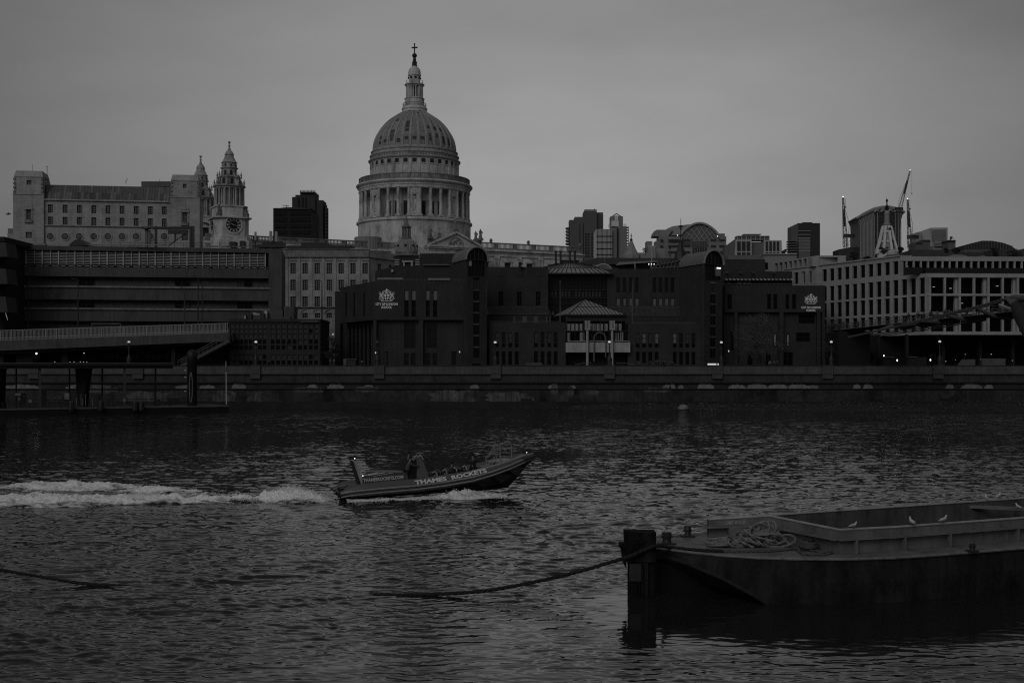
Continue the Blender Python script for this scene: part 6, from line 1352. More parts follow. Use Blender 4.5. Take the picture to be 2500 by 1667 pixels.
b = MB(); b.lathe([(.5, zz_(445)), (.9, zz_(410)), (.3, zz_(395)), (.25, zz_(370)), (.55, zz_(350)), (.12, zz_(335)), (.05, zz_(322))], (c_.x, c_.y, 8), n=6); b.build('finial', METAL_D(), t)
b = MB()
for i in range(8):
    a = math.pi / 4 * i + .2; P_ = lambda r, z: (c_.x + hw(r) * math.cos(a), c_.y + hw(r) * math.sin(a), 8 + zz_(z))
    b.tube([P_(100, 860), P_(96, 820), P_(72, 740), P_(56, 670), P_(44, 615), P_(36, 600)], .62, 5)
b.lathe([(hw(58), zz_(755)), (hw(62), zz_(745)), (hw(54), zz_(735))], (c_.x, c_.y, 8), n=16); b.lathe([(hw(46), zz_(660)), (hw(50), zz_(652)), (hw(42), zz_(642))], (c_.x, c_.y, 8), n=16); b.lathe([(hw(90), 0), (hw(90), zz_(835)), (hw(94), zz_(830)), (hw(80), zz_(822))], (c_.x, c_.y, 8), n=16)
b.build('flying_buttress', FG_HAZED('steeple_pale', .30), t); b = MB(); b.lathe([(hw(58), zz_(822)), (hw(50), zz_(740)), (hw(36), zz_(660)), (hw(24), zz_(610))], (c_.x, c_.y, 8), n=12); b.build('steeple_core', FG_HAZED('steeple_core', .14), t)
b = MB()
for a, z0, r in ((0, 745, 34), (0, 630, 12), (1, 745, -34)): b.blob((c_.x + hw(r), c_.y - hw(52), 8 + zz_(z0)), .75, 6)
b.build('opening', FG_HAZED('far_recess', .012), t)
# tower cranes
def crane(lab, jib, mastx, my0, my1, Y, dark=None):
    t = thing('luffing_crane', X(mastx), Y, lab, 'crane', 'luffing cranes on the skyline', z=14)
    def lattice(m, p, q, w_, n, th):
        p, q = Vector(p), Vector(q); d = (q - p).normalized(); s_ = d.cross(Vector((0, 1, 0))).normalized() * w_ / 2; y_ = Vector((0, w_ / 2, 0)); tip = .25
        cor = lambda t_, i: p.lerp(q, t_) + (s_ * (1 if i & 1 else -1) + y_ * (1 if i & 2 else -1)) * (1 - (1 - tip) * t_ if tip else 1)
        for i in range(4): m.tube([cor(0, i), cor(1, i)], th, 4)
        for j in range(n):
            for i, k in ((0, 1), (2, 3), (0, 2), (1, 3)): a_, c_ = (i, k) if j % 2 else (k, i); m.tube([cor(j / n, a_), cor((j + 1) / n, c_)], th * .7, 3)
    b = MB(); lattice(b, W(X(jib[0]), Yy(jib[1]), Y), W(X(jib[2]), Yy(jib[3]), Y), 2.6, 20, .16); b.build('jib', METAL(), t)
    b = MB(); a_ = W(X(jib[0]), Yy(jib[1]), Y); c_ = W(X(jib[2]), Yy(jib[3]), Y); b.bar(a_.lerp(c_, .42), a_.lerp(c_, .76), 1.2); b.build('jib_panel', METAL_D(), t)
    b = MB(); w_ = 1.8; p = W(X(mastx), 650, Y); q = W(X(mastx), Yy(my0), Y)
    for sx in (-1, 1):
        for sy in (-1, 1): b.tube([p + Vector((sx * w_, sy * w_, 0)), q + Vector((sx * w_, sy * w_, 0))], .2, 4)
    n = int((q.z - p.z) / 4)
    for j in range(n + 1):
        z = p.z + (q.z - p.z) * j / n; b.bar((p.x - w_, Y - w_, z), (p.x + w_, Y - w_, z), .22)
        if j < n: b.bar((p.x - w_, Y - w_, z), (p.x + w_, Y - w_, z + 4), .18)
    b.build('mast_frame', METAL(), t)
    b = MB(); b.bar(q + Vector((-3, 0, 1)), q + Vector((4, 0, 1)), 2.2); b.tube([q, q + Vector((.5, 0, 9)), a_.lerp(c_, .9)], .12, 4); b.build('cab', METAL_D(), t)
    b = MB(); b.blob(c_ + Vector((0, 0, .6)), .34, 8); b.build('warning_lamp', glow('bright_lamp', 2.5), t); b = MB(); b.tube([c_, c_ + Vector((1.5, 0, -1)), c_ + Vector((1.5, 0, -20 if dark else -6))], .1, 3); b.blob(c_ + Vector((1.5, 0, -20 if dark else -6)), .6, 5); b.build('hoist_rope', METAL_D(), t)
    return t
crane('crane with near upright boom left of the flared tower', (645, 800, 620, 325), 672, 705, 860, 780); crane('tallest crane leaning right above the flared tower', (1160, 450, 1262, 68), 1150, 440, 860, 1090, 1); crane('crane with near upright boom right of the flared tower', (1262, 800, 1238, 343), 1280, 715, 860, 790)
t = thing('pale_ribbed_block', 2280, 900, 'pale vertically ribbed block with a stepped left side right of the cranes', 'building', z=14); b = MB(); b.prism([W(X(1348), 700, 905), W(X(1348), Yy(650), 905), W(X(1440), Yy(632), 902), W(X(1462), Yy(612), 900), W(X(1622), Yy(610), 900), W(X(1622), 700, 900)], (0, 20, 0)); b.build('wall', FG_HAZED('pale_rib', .19), t); b = MB()
for i in range(14): b.pbox(X(1472 + i * 10), Yy(628), X(1476 + i * 10), Yy(740), 899.3, .5)
for i in range(7): b.pbox(X(1354 + i * 14), Yy(660), X(1358 + i * 14), Yy(740), 904, .5)
b.pbox(X(1485), Yy(752), X(1600), Yy(768), 899, .6); b.build('vertical_recess', FG_HAZED('pale_rib_dark', .09), t)
t = thing('small_brick_block', 2254, 700, 'small dark block with flat roof in front of the pale ribbed block', 'building', z=14); pb(t, 'wall', FG_HAZED('small_brick', .05), (X(1315), Yy(750), X(1456), 700, 700, 12)); pb(t, 'flat_roof', METAL_D(), (X(1380), Yy(728), X(1456), Yy(750), 701, 10)); pb(t, 'window_band', FG_HAZED('far_recess', .012), (X(1320), Yy(755), X(1380), Yy(766), 699.5, .4))
t = thing('cabin_block', 2300, 690, 'low pale rooftop cabins below the pale ribbed block', 'building', z=14); pb(t, 'wall', FG_HAZED('cabin_pale', .12), (X(1485), Yy(780), X(1628), 700, 690, 10)); pb(t, 'window_band', FG_HAZED('far_recess', .012), (X(1495), Yy(788), X(1600), Yy(798), 689.5, .4))
t = thing('narrow_turret_block', 2324, 680, 'narrow dark block topped by a shrub right of the rooftop cabins', 'building', z=14); pb(t, 'wall', FG_HAZED('narrow_block', .06), (X(1627), Yy(740), X(1697), 700, 680, 10)); pb(t, 'flat_roof', METAL_D(), (X(1624), Yy(730), X(1700), Yy(740), 679, 11))
t = thing('curved_roof_hall', 2415, 560, 'dark hall with a long curved roof at the right of the skyline', 'building', z=14); b = MB(); b.prism([W(X(1775), 700, 560), W(X(1775), Yy(785), 560), W(X(1850), Yy(760), 560), W(X(1950), Yy(736), 560), W(X(2050), Yy(737), 560), W(X(2150), Yy(755), 560), W(X(2230), Yy(785), 560), W(X(2275), Yy(818), 560), W(X(2275), 700, 560)], (0, 20, 0)); b.build('hall_roof', FG_HAZED('hall_dark', .02), t); b = MB()
for i in range(17): x = 1790 + i * 28; b.bar(W(X(x), Yy(830), 559.5), W(X(x), Yy(790 - 45 * math.sin(math.pi * i / 17)), 559.5), .3)
b.build('roof_seam', FG_HAZED('hall_seam', .05), t); pb(t, 'hall_wall', FG_HAZED('hall_wall', .05), (X(1775), Yy(822), X(2300), 700, 559, 5))
b = MB(); t = thing('sloping_roof_end', 2498, 520, 'dark sloping roof cut by the right edge of the picture', 'building', z=14); b.prism([W(2478, 617, 520), W(2500, 607, 520), W(2600, 590, 520), W(2600, 700, 520), W(2478, 700, 520)], (0, 10, 0)); b.build('roof', METAL_D(), t)
# ------------------------------------------------------------------ trees and shrubs
LEAF = mat('dark_leaves', .038, var=.5, scale=1.2, rough=.7); LEAF2 = mat('green_grey_leaves', .09, var=.5, scale=1.2, rough=.7); BARK = mat('bark', .025, var=.3)
def tree(name, lab, x, y_top, y_bot, w_px, Y, leaf=LEAF, cat='tree', grp=None, seed=1, dens=1., trunk=True):
    rnd = random.Random(seed); base = W(x, y_bot, Y); top = W(x, y_top, Y); h = top.z - base.z; r = w_px * Y / FOC / 2
    t = empty(name, base, lab, cat, grp); b = MB(); limbs = []
    if trunk:
        b.tube([(0, 0, -.6), (.05 * h, 0, h * .25), (0, .03 * h, h * .55)], [h * .03 + .08, h * .024 + .05, .05], 7)
        for i in range(9):
            a = rnd.uniform(0, 6.28); z0 = h * rnd.uniform(.2, .5); e = (r * .75 * math.cos(a), r * .6 * math.sin(a), h * rnd.uniform(.5, .92)); limbs.append(e)
            b.tube([(0, 0, z0), (e[0] * .45, e[1] * .45, (z0 + e[2]) / 2 + .1 * h), e], [.06 + h * .012, .05, .02], 5)
        b.build('trunk', BARK, t, local=True)
    b = MB(); z_lo = h * (.22 if trunk else .02); ncl = int(26 * dens)
    for c in range(ncl):
        a = rnd.uniform(0, 6.28); u = rnd.random() ** .5; zf = rnd.random(); zz = z_lo + (h - z_lo) * zf; rr = r * math.sqrt(max(0.05, 1 - (2 * zf - .9) ** 2 * .85)) * u * rnd.uniform(.6, 1.3)
        cx, cy, cr = rr * math.cos(a), rr * math.sin(a) * .8, max(.14, r * rnd.uniform(.16, .32))
        for k in range(70):
            d = Vector((rnd.gauss(0, 1), rnd.gauss(0, 1), rnd.gauss(0, .8))).normalized() * cr * rnd.random() ** .4 * rnd.uniform(.8, 1.25); s_ = rnd.uniform(.07, .15) * (1.4 if Y > 240 and r > 2 else 1)
            p = Vector((cx, cy, zz)) + d; u_ = Vector((rnd.gauss(0, 1), rnd.gauss(0, 1), rnd.gauss(0, 1))).normalized(); v_ = u_.orthogonal().normalized()
            b.add([p - u_ * s_, p + v_ * s_ * .5, p + u_ * s_, p - v_ * s_ * .5], ((0, 1, 2, 3),))
    b.build('crown', leaf, t, local=True); return t
tree('riverside_tree', 'spreading leafy tree in front of the right school block', 1850, 772, 893, 108, 240, LEAF2, seed=2, dens=3.6)
tree('riverside_tree', 'dark bushy tree between the right school block and the footbridge', 2045, 786, 893, 100, 238, LEAF, seed=3, dens=3.4)
tree('riverside_tree', 'small dark tree between the low glazed office and the left school block', 808, 826, 893, 46, 240, LEAF, seed=4, dens=1.4)
tree('dark_shrub_bank', 'black sloping shrubbery under the footbridge landing', 2105, 845, 893, 62, 241, mat('black_leaves', .006), 'shrub', seed=5, dens=2.2, trunk=False)
for i, (x, y0, y1, wd, Y, lab) in enumerate(((2083, 616, 632, 26, 256, 'rooftop shrub above the left wing of the gridded office'), (2120, 626, 634, 20, 252, 'low rounded rooftop shrub left of the steeple'), (2162, 603, 617, 36, 262, 'dark rooftop shrub below the steeple left side'), (2198, 605, 616, 26, 260, 'dark rooftop shrub below the steeple right side'), (2323, 578, 586, 14, 680, 'little shrub on top of the narrow turret block'), (2310, 606, 616, 12, 262, 'small rooftop shrub left of the twin shrubs'), (2335, 607, 618, 20, 262, 'rooftop shrub under the narrow turret block'), (2425, 606, 622, 34, 262, 'wide rooftop shrub before the curved roof hall'), (2472, 611, 630, 40, 262, 'rightmost spreading rooftop shrub'), (2300, 632, 650, 22, 246, 'thin terrace plant left on the top storey of the gridded office'), (2350, 632, 655, 26, 246, 'thin terrace plant in the middle of the top storey of the gridded office'), (2425, 630, 662, 30, 246, 'tall thin terrace plant right on the top storey of the gridded office'))):
    tree('rooftop_shrub', lab, x, y0, y1, wd, Y, LEAF, 'shrub', 'rooftop shrubs on the right', seed=20 + i, dens=.8 if 'thin' not in lab else .35, trunk='thin' in lab)
for i, (x, y0, wd, lab) in enumerate(((1270, 640, 12, 'spiky little tree on the roof before the cathedral choir'), (1560, 884, 30, 'low pale shrub on the embankment right of the entrance'), (1600, 882, 34, 'low grassy shrub before the right front wing'), (1640, 884, 30, 'low straggling shrub left of the right arch tower'), (1575, 606, 16, 'bare rooftop tree left of the arched glass office'))):
    tree('small_shrub', lab, x, y0, 893 if y0 > 800 else y0 + 14, wd, 237 if y0 > 800 else (255 if x < 1300 else 600), LEAF2, 'shrub', 'small shrubs around the school', seed=40 + i, dens=.6, trunk=y0 < 800)
# ------------------------------------------------------------------ lamps
gl0 = glow('globe_lamp_glow', .45); gl_off = mat('unlit_globe', .12, rough=.3)
def globe_lamp(x, y, lit, lab):
    p = W(x, 893, 231.2); h = EYE + (HOR - y) * 231 / FOC - p.z; t = empty('globe_lamp', (p.x, 230.9, 8.1), lab, 'street lamp', 'globe lamps along the embankment wall')
    b = MB(); b.lathe([(.48, 0), (.5, .25), (.42, .5), (.55, 1.0), (.38, 1.5), (.2, 1.8), (.13, 2.2), (.1, h - .5), (.2, h - .42), (.1, h - .35)], n=10); b.build('lamp_post', METAL_D(), t, local=True, smooth=True)
    b = MB(); b.bar((-.45, 0, h - 1.0), (.45, 0, h - 1.0), .07); b.lathe([(.12, h - .35), (.28, h - .25), (.3, h - .18)], n=10); b.lathe([(.22, h + .28), (.1, h + .4), (.02, h + .6)], n=10); b.build('lamp_fitting', METAL_D(), t, local=True)
    b = MB(); b.blob((0, 0, h), .25, 12, (1.1, 1.1, .85)); b.build('lamp_globe', gl0 if lit == 1 else (LAMPS_ if lit == 2 else gl_off), t, local=True, smooth=True)
globe_lamp(316, 836, 2, 'dim globe lamp against the raised road fascia'); globe_lamp(625.5, 836, 1, 'lit globe lamp in front of the low glazed office'); globe_lamp(922, 837, 0, 'unlit globe lamp in front of the left school block')
globe_lamp(1209, 837, 1, 'lit globe lamp before the left front wing of the school'); globe_lamp(1487.5, 836, 1, 'lit globe lamp at the school entrance balcony'); globe_lamp(1760.5, 837, 1, 'lit globe lamp beside the right arch tower'); globe_lamp(2028.5, 836, 1, 'lit globe lamp in front of the dark bushy tree'); globe_lamp(2293, 835, 1, 'lit globe lamp under the gridded office')
def tall_lamp(x, y0, y1, Y, arm, lab, m):
    t = empty('tall_street_lamp', W(x, y1, Y), lab, 'street lamp', 'tall street lamps on the left'); h = (y1 - y0) * Y / FOC
    b = MB(); b.tube([(0, 0, 0), (0, 0, h * .5), (0, 0, h - .2), (arm * .3, 0, h + .1), (arm, 0, h + .15)], [.16, .13, .09, .07, .06], 7); b.build('lamp_post', m, t, local=True)
    b = MB(); b.box(min(arm, arm * 1.5), max(arm, arm * 1.5), -.12, .12, h + .08, h + .22); b.build('lamp_head', m, t, local=True)
tall_lamp(191, 682, 824, 241, -.9, 'black street lamp rising from the railing at the left of the raised road', METAL_D()); tall_lamp(484, 675, 813, 241, -.9, 'black street lamp rising from the railing near the stairs', METAL_D())
tall_lamp(786, 686, 800, 262, -1.1, 'dark street lamp in front of the stone building', METAL_D()); tall_lamp(494, 690, 790, 247, .8, 'grey faint street lamp before the concrete block right of the black one', mat('faint_post', .05)); tall_lamp(68, 680, 800, 247, .8, 'grey faint street lamp before the left window of the concrete block', mat('faint_post', .05)); tall_lamp(451, 706, 800, 248, -.6, 'grey faint street lamp left of the black one near the stairs', mat('faint_post', .05))
for i, (x, y, lab) in enumerate(((917, 861, 'small bright wall lamp at the foot of the left school block'), (1122, 859, 'small bright wall lamp right of the ground floor windows of the left school block'), (1779, 857, 'small bracket lamp right of the right arch tower'), (813, 816, 'tiny lamp above the small dark tree'))):
    t = empty('bulkhead_lamp', W(x, y, 238.6), lab, 'lamp', 'bulkhead lamps on the school walls'); b = MB(); b.blob((0, 0, 0), .13, 6, (1, .6, 1.5)); b.build('lamp_glass', glow('bulkhead_glow', .4), t, local=True); b = MB(); b.box(-.12, .12, .1, .5, -.1, .15); b.build('lamp_housing', METAL_D(), t, local=True)
t = thing('lit_display', 1740, 235, 'bright slanted display board on the embankment below the right arch tower', 'display board', z=7)
pb(t, 'display_panel', glow('display_glow', .55), (1728, 887, 1749, 891, 235, .2), (1752, 887, 1755, 891, 235, .2)); pb(t, 'display_frame', METAL_D(), (1725, 891.2, 1757, 893.5, 235.05, .3), (1749, 884, 1752, 893.4, 235.1, .2))
t = thing('site_container', 855, 236, 'pale corrugated container and dark cabinet beside the left school block', 'container', z=7); pb(t, 'container_side', mat('container_pale', .10, var=.3), (838, 876, 846, 893.5, 236, 2), (846, 876, 870, 878, 236, 2)); pb(t, 'cabinet', METAL_D(), (848, 879, 868, 893.5, 236.2, 2))
t = thing('embankment_sign', 883, 233, 'thin post with a small pale notice behind the river parapet', 'sign', z=7); pb(t, 'notice', METAL(), (881, 880, 885.5, 884, 233, .1)); pb(t, 'post', METAL_D(), (882.6, 884, 883.8, 893.4, 233.02, .08))
# ------------------------------------------------------------------ people (one continuous skinned body each)
def skin_mesh(pts, edges, rad, sub=1):
    me = bpy.data.meshes.new('body'); me.from_pydata(pts, edges, []); o = bpy.data.objects.new('body', me); C.objects.link(o)
    o.modifiers.new('s', 'SKIN')
    for i, v in enumerate(me.skin_vertices[0].data): v.radius = rad[i] if isinstance(rad[i], tuple) else (rad[i], rad[i]); v.use_root = i == 0
    m = o.modifiers.new('u', 'SUBSURF'); m.levels = sub; m.render_levels = sub
    dg = bpy.context.evaluated_depsgraph_get(); r = bpy.data.meshes.new_from_object(o.evaluated_get(dg)); bpy.data.objects.remove(o)
    r.polygons.foreach_set('use_smooth', [True] * len(r.polygons)); return r
def body(pose='stand', arms='down'):
    # x forward, y left, z up
    if pose == 'stand': hip = .95; kn = [(.04, .1, .5), (.02, -.1, .5)]; ft = [(.0, .11, .07), (-.02, -.11, .07)]; toe = [(.2, .13, .03), (.18, -.13, .03)]; lean = 0
    elif pose == 'walk': hip = .93; kn = [(.2, .1, .5), (-.02, -.1, .5)]; ft = [(.28, .11, .07), (-.28, -.1, .12)]; toe = [(.46, .12, .04), (-.12, -.1, .02)]; lean = .03
    elif pose == 'lean': hip = .9; kn = [(.1, .12, .48), (.02, -.12, .48)]; ft = [(.0, .15, .07), (-.05, -.15, .07)]; toe = [(.2, .16, .03), (.16, -.16, .03)]; lean = .22
    else: hip = .5; kn = [(.42, .14, .52), (.42, -.14, .52)]; ft = [(.42, .14, .07), (.42, -.14, .07)]; toe = [(.6, .15, .03), (.6, -.15, .03)]; lean = .04
    s = hip; P = [(0, 0, s), (lean * .3, 0, s + .22), (lean * .8, 0, s + .45), (lean, 0, s + .56), (lean + .03, 0, s + .66), (lean + .04, 0, s + .77)]; Rr = [(.19, .15), (.18, .14), (.22, .15), (.07, .07), (.085, .085), (.07, .08)]; E = [(0, 1), (1, 2), (2, 3), (3, 4), (4, 5)]
    for k, sg in enumerate((1, -1)):
        i = len(P); P += [(0, .1 * sg, s - .06), kn[k], ft[k], toe[k]]; Rr += [.1, .065, .045, .035]; E += [(0, i), (i, i + 1), (i + 1, i + 2), (i + 2, i + 3)]
    for k, sg in enumerate((1, -1)):
        i = len(P); sh = (lean * .85, .2 * sg, s + .47)
        if arms == 'down': el, ha = (lean - .03, .26 * sg, s + .2), (lean + .06, .27 * sg, s - .04)
        elif arms == 'fwd': el, ha = (lean + .18, .26 * sg, s + .26), (lean + .44, .2 * sg, s + .3)
        else: el, ha = (lean + .1, .28 * sg, s + .22), (lean + .32, .12 * sg, s + .38)
        P += [sh, el, ha, tuple(Vector(ha) + (Vector(ha) - Vector(el)).normalized() * .1)]; Rr += [.06, .045, .034, .028]; E += [(2, i), (i, i + 1), (i + 1, i + 2), (i + 2, i + 3)]
    clip = lambda idx, grow: ([P[i] for i in idx], [(idx.index(a), idx.index(c)) for a, c in E if a in idx and c in idx], [(Rr[i][0] + grow, Rr[i][1] + grow) if isinstance(Rr[i], tuple) else Rr[i] + grow for i in idx])
    b_ = skin_mesh(P, E, Rr, 1); j = skin_mesh(*clip([0, 1, 2, 14, 15, 16, 18, 19, 20], .03), 1); l = skin_mesh(*clip([0, 6, 7, 8, 10, 11, 12], .02), 1)
    m = MB(); hc = P[5]; m.blob((hc[0] - .02, 0, hc[2] + .02), .105, 8, (1, .85, .9)); f = m.build('hair', LEAF, None); hm = f.data; bpy.data.objects.remove(f)
    return b_, j, l, hm
POSES = {k: body(*k) for k in (('stand', 'down'), ('walk', 'down'), ('lean', 'fwd'), ('sit', 'up'), ('stand', 'fwd'))}
SKIN = mat('skin_grey', .12, var=.05, rough=.6); COATS = [mat('coat_black', .012), mat('coat_dark_grey', .035), mat('coat_mid_grey', .07), mat('coat_pale', .16)]; TROU = mat('trousers_dark', .015); HAIR = mat('hair_dark', .01); CAP = mat('pale_cap', .35)
def person(loc, face, pose, coat, lab, grp, hair=None, s=1.):
    t = empty('person', loc, lab, 'person', grp, rz=face); t.scale = (s, s, s)
    for n, me, m in zip(('body', 'jacket', 'trousers', 'hair'), POSES[pose], (SKIN, COATS[coat], TROU, hair or HAIR)):
        q = me.copy(); q.materials.clear(); q.materials.append(m); o = bpy.data.objects.new(n, q); C.objects.link(o); o.parent = t; WM[o.name] = WM[t.name]
    return t
# ------------------------------------------------------------------ footbridge on the right
br = thing('suspension_footbridge', 2300, 215, 'low suspension footbridge with slender cables and a leaning pier arm entering from the right', 'bridge', z=8)
def DK(x, dy=0):      # deck centre line: runs towards the camera to the right
    t = (x - 2085) / (2500. - 2085); X0, Y0, X1, Y1 = 65.4, 235., 75.5, 180.
    kx_ = (x - 1250) / FOC; s_ = (kx_ * Y0 - X0) / ((X1 - X0) - kx_ * (Y1 - Y0)); return Vector((X0 + (X1 - X0) * s_, Y0 + (Y1 - Y0) * s_, 0)), s_
bd = Vector((10.1, -55, 0)).normalized(); bn = Vector((-bd.y, bd.x, 0)) * -1      # bn points to the left/west side
def dk(s_, off=0., dz=0.): p = Vector((65.4 + 10.1 * s_, 235 - 55 * s_, 0)) + bn * off; p.z = 14.95 + 1.25 * s_ - .25 * (s_ * s_) + dz; return p
def yat(x, y, off):    # point on the vertical plane at that offset from the deck, seen at pixel x, y
    o = Vector((65.4, 235, 0)) + bn * off; k = (x - 1250) / FOC; d = Vector((10.1, -55, 0)); s_ = (k * o.y - o.x) / (d.x - k * d.y); q = o + d * s_; return Vector((q.x, q.y, EYE + (HOR - y) * q.y / FOC))
SS = [i / 16 * 1.5 - .12 for i in range(17)]
b = MB()
for a, c in zip(SS, SS[1:]):
    A_, B_, C_, D_ = dk(a, -2), dk(a, 2), dk(c, 2), dk(c, -2); lo2 = [q - Vector((0, 0, .22)) for q in (A_, B_, C_, D_)]; b.add([A_, B_, C_, D_] + lo2, ((0, 1, 2, 3), (7, 6, 5, 4), (0, 4, 5, 1), (2, 6, 7, 3)))
b.build('deck', mat('bridge_deck', .05), br); b = MB(); 
for o_ in (-2, 2): b.tube([dk(s_, o_, .02) for s_ in SS], .09, 6)
b.build('deck_edge_tube', mat('bridge_edge', .13), br)
b = MB()
for o_ in (-2.1, 2.1):
    for h in (.35, .7, 1.1): b.tube([dk(s_, o_ * 1.06, h) for s_ in SS], .025 if h < 1 else .05, 4)
for i in range(48):
    s_ = -.12 + 1.5 * i / 47
    for o_ in (-2, 2): b.tube([dk(s_, o_, 0), dk(s_, o_ * 1.1, .6), dk(s_, o_ * 1.02, 1.15)], .045, 4)
b.build('handrail', mat('bridge_rail', .10), br)
near = [(2070, 823), (2110, 815), (2170, 801), (2230, 788), (2300, 771), (2360, 757), (2410, 744), (2440, 735), (2460, 728), (2480, 726), (2520, 728), (2560, 730)]
far_ = [(2090, 823), (2150, 817), (2210, 808), (2270, 800), (2330, 790), (2390, 775), (2440, 762), (2500, 745), (2560, 740)]
b = MB()
for dz in (-.32, -.1, .12, .34):
    b.tube([yat(x, y, 4.5 + .6) + Vector((0, 0, dz * (.35 if x < 2200 else .55))) for x, y in near], .07, 5)
b.build('cable', mat('cable_grey', .10, rough=.5), br); b = MB()
for dz in (-.3, 0, .3): b.tube([yat(x, y, -4.5) + Vector((0, 0, dz)) for x, y in far_], .09, 5)
b.build('cable', mat('cable_far', .05), br)
b = MB()
for x, y in ((2140, 808), (2190, 797), (2245, 785), (2305, 769), (2380, 752)):
    a_ = yat(x, y, 5.1); q, s_ = None, None; s_ = (Vector((a_.x, a_.y, 0)) - Vector((65.4, 235, 0))).dot(bd) / 55.9; c_ = dk(s_, 2, -.35); d_ = dk(s_, -2, -.35)
    b.tube([a_, c_, (c_ + d_) / 2 - Vector((0, 0, .25)), d_], [.18, .38, .42, .3], 8)
b.build('transverse_arm', mat('arm_alloy', .085, rough=.5), br)
b = MB(); zt_p = yat(2475, 729, 5.1); b.tube([yat(2462, 730, 5.1), yat(2478, 738, 5.6), yat(2492, 765, 4.), yat(2530, 830, 1.0), yat(2545, 900, 0)], [.35, .8, 1.15, 1.4, 1.5], 14); b.tube([yat(2452, 731, 5.1), yat(2475, 727.5, 5.1), yat(2510, 729, 5.1)], [.25, .5, .5], 10); b.build('pier_arm', mat('pier_arm_metal', .08, rough=.5, var=.1), br, smooth=True)
b = MB(); b.tube([yat(2440, 744, 2.2), yat(2476, 757, 3.8)], .16, 6); b.tube([yat(2440, 748, 2.2), yat(2478, 761, 3.8)], .1, 6); b.build('pier_strut', METAL_L(), br)
b = MB(); p = dk(-.02, 0, -.3); b.box(p.x - 3, p.x + 3, 234, 244, 7, p.z); b.build('abutment', mat('abutment_dark', .012), br)
cts = ['dark', 'dark grey', 'mid grey', 'pale']
for i, (x, ct, w_) in enumerate(((2087, 1, 'first person at the left end of the footbridge, standing by the rail'), (2234, 0, 'person in black walking left of the broad backed pedestrian'), (2247, 1, 'person in a dark coat with raised collar in the middle of the footbridge group'), (2257, 0, 'person in black leaning on the rail right of the middle pedestrian'), (2280, 3, 'person in a pale jacket on the footbridge'), (2289, 0, 'person in black just right of the pale jacket on the footbridge'), (2309, 1, 'tall person in a dark coat standing alone above the cable'), (2325, 2, 'person in mid grey right of the tall one on the footbridge'), (2352, 2, 'person seen head and shoulders above the bridge cable'), (2403, 0, 'person in black nearest the leaning pier arm'))):
    q, s_ = DK(x); person(dk(s_, 1.2 if i % 2 else -.6), R(100 if i % 3 else -80), ('walk', 'down') if i % 2 else ('stand', 'down'), ct, w_, 'people crossing the footbridge')
for i, (x, ct, lab) in enumerate(((1606, 0, 'person in black left of the pair by the right front wing'), (1618, 0, 'left one of two people standing together by the right front wing'), (1623, 1, 'right one of two people standing together by the right front wing'), (1890, 2, 'left one of two people under the spreading riverside tree'), (1898, 1, 'right one of two people under the spreading riverside tree'), (1880, 3, 'person in pale clothes beside the spreading riverside tree'), (657, 0, 'person in black behind the parapet before the low glazed office'))):
    person(W(x, 893, 234.5) * 1 - Vector((0, 0, .62)) if i else W(x, 893, 234.5) - Vector((0, 0, .62)), R(-90 + 40 * i), ('walk', 'down') if i % 2 else ('stand', 'down'), ct, lab, 'people on the embankment')
# ------------------------------------------------------------------ buoy, birds
t = thing('mooring_buoy', 1668, 212, 'round worn mooring buoy floating off the foreshore', 'buoy', z=0)
p = Vector(((1668 - 1250) * 222 / FOC, 222, .2)); b = MB(); b.blob(p, 1.0, 20, (1.0, 1, .85)); b.build('buoy_body', mat('buoy_pale', .2, var=.5, scale=.9, dirt=.4), t, smooth=True); b = MB(); b.lathe([(1.02, -.12), (1.04, 0), (1.02, .12)], (p.x, p.y, p.z - .1), n=20); b.build('buoy_band', METAL_D(), t); b = MB(); b.tube([p + Vector((-.3, 0, .85)), p + Vector((-.5, 0, 1.05)), p + Vector((-.7, 0, .75))], .05, 5); b.build('buoy_ring', METAL_D(), t)
p = W(20, 523, 120); t = empty('flying_bird', p, 'small dark bird flying beside the stone office block', 'bird'); b = MB(); b.blob((0, 0, 0), .1, 8, (2.2, .8, .8)); b.blob((.24, 0, .03), .06, 6); b.add([(.1, 0, .02), (-.08, 0, .02), (-.2, .38, .2), (-.02, .3, .22)], ((0, 1, 2, 3),)); b.add([(.1, 0, .02), (-.08, 0, .02), (-.15, -.4, -.12), (.03, -.3, -.08)], ((0, 1, 2, 3),)); b.add([(-.18, .03, 0), (-.18, -.03, 0), (-.38, -.08, .02), (-.38, .08, .02)], ((0, 1, 2, 3),)); b.build('bird_body', METAL_D(), t, local=True)
# ------------------------------------------------------------------ speed boat
YAW = R(19); bo = Vector(((852 - 1250) * 72.6 / FOC, 72.6, 0)); bu = Vector((math.cos(YAW), math.sin(YAW), 0)); 
boat = empty('speed_boat', (bo.x, bo.y, 0), 'dark inflatable speed boat with bold white lettering and raised tail fin', 'boat', rz=YAW)
BP = Plane((bo.x, bo.y), (bo.x + bu.x, bo.y + bu.y))
BM = WM[boat.name].inverted()
def bq(x, y, off=0.): return BM @ BP.pt(x, y, off)          # local point seen at that place of the photo, off metres across the boat
TUBE = mat('boat_tube', .085, var=.12, scale=.8, rough=.5, spec=.5); HULL = mat('boat_hull', .012, rough=.35, spec=.5); POD = mat('boat_pod', .07, rough=.45, var=.1, spec=.5); PODL = mat('boat_pod_grey', .3, rough=.5, var=.1)
BWH = mat('boat_white', .62, var=.05, rough=.6); BEAM = 3.0
cen = [(832, 1205), (858, 1199), (930, 1191.5), (1010, 1185), (1080, 1176), (1150, 1164), (1200, 1150), (1240, 1136), (1275, 1121), (1300, 1111.5)]
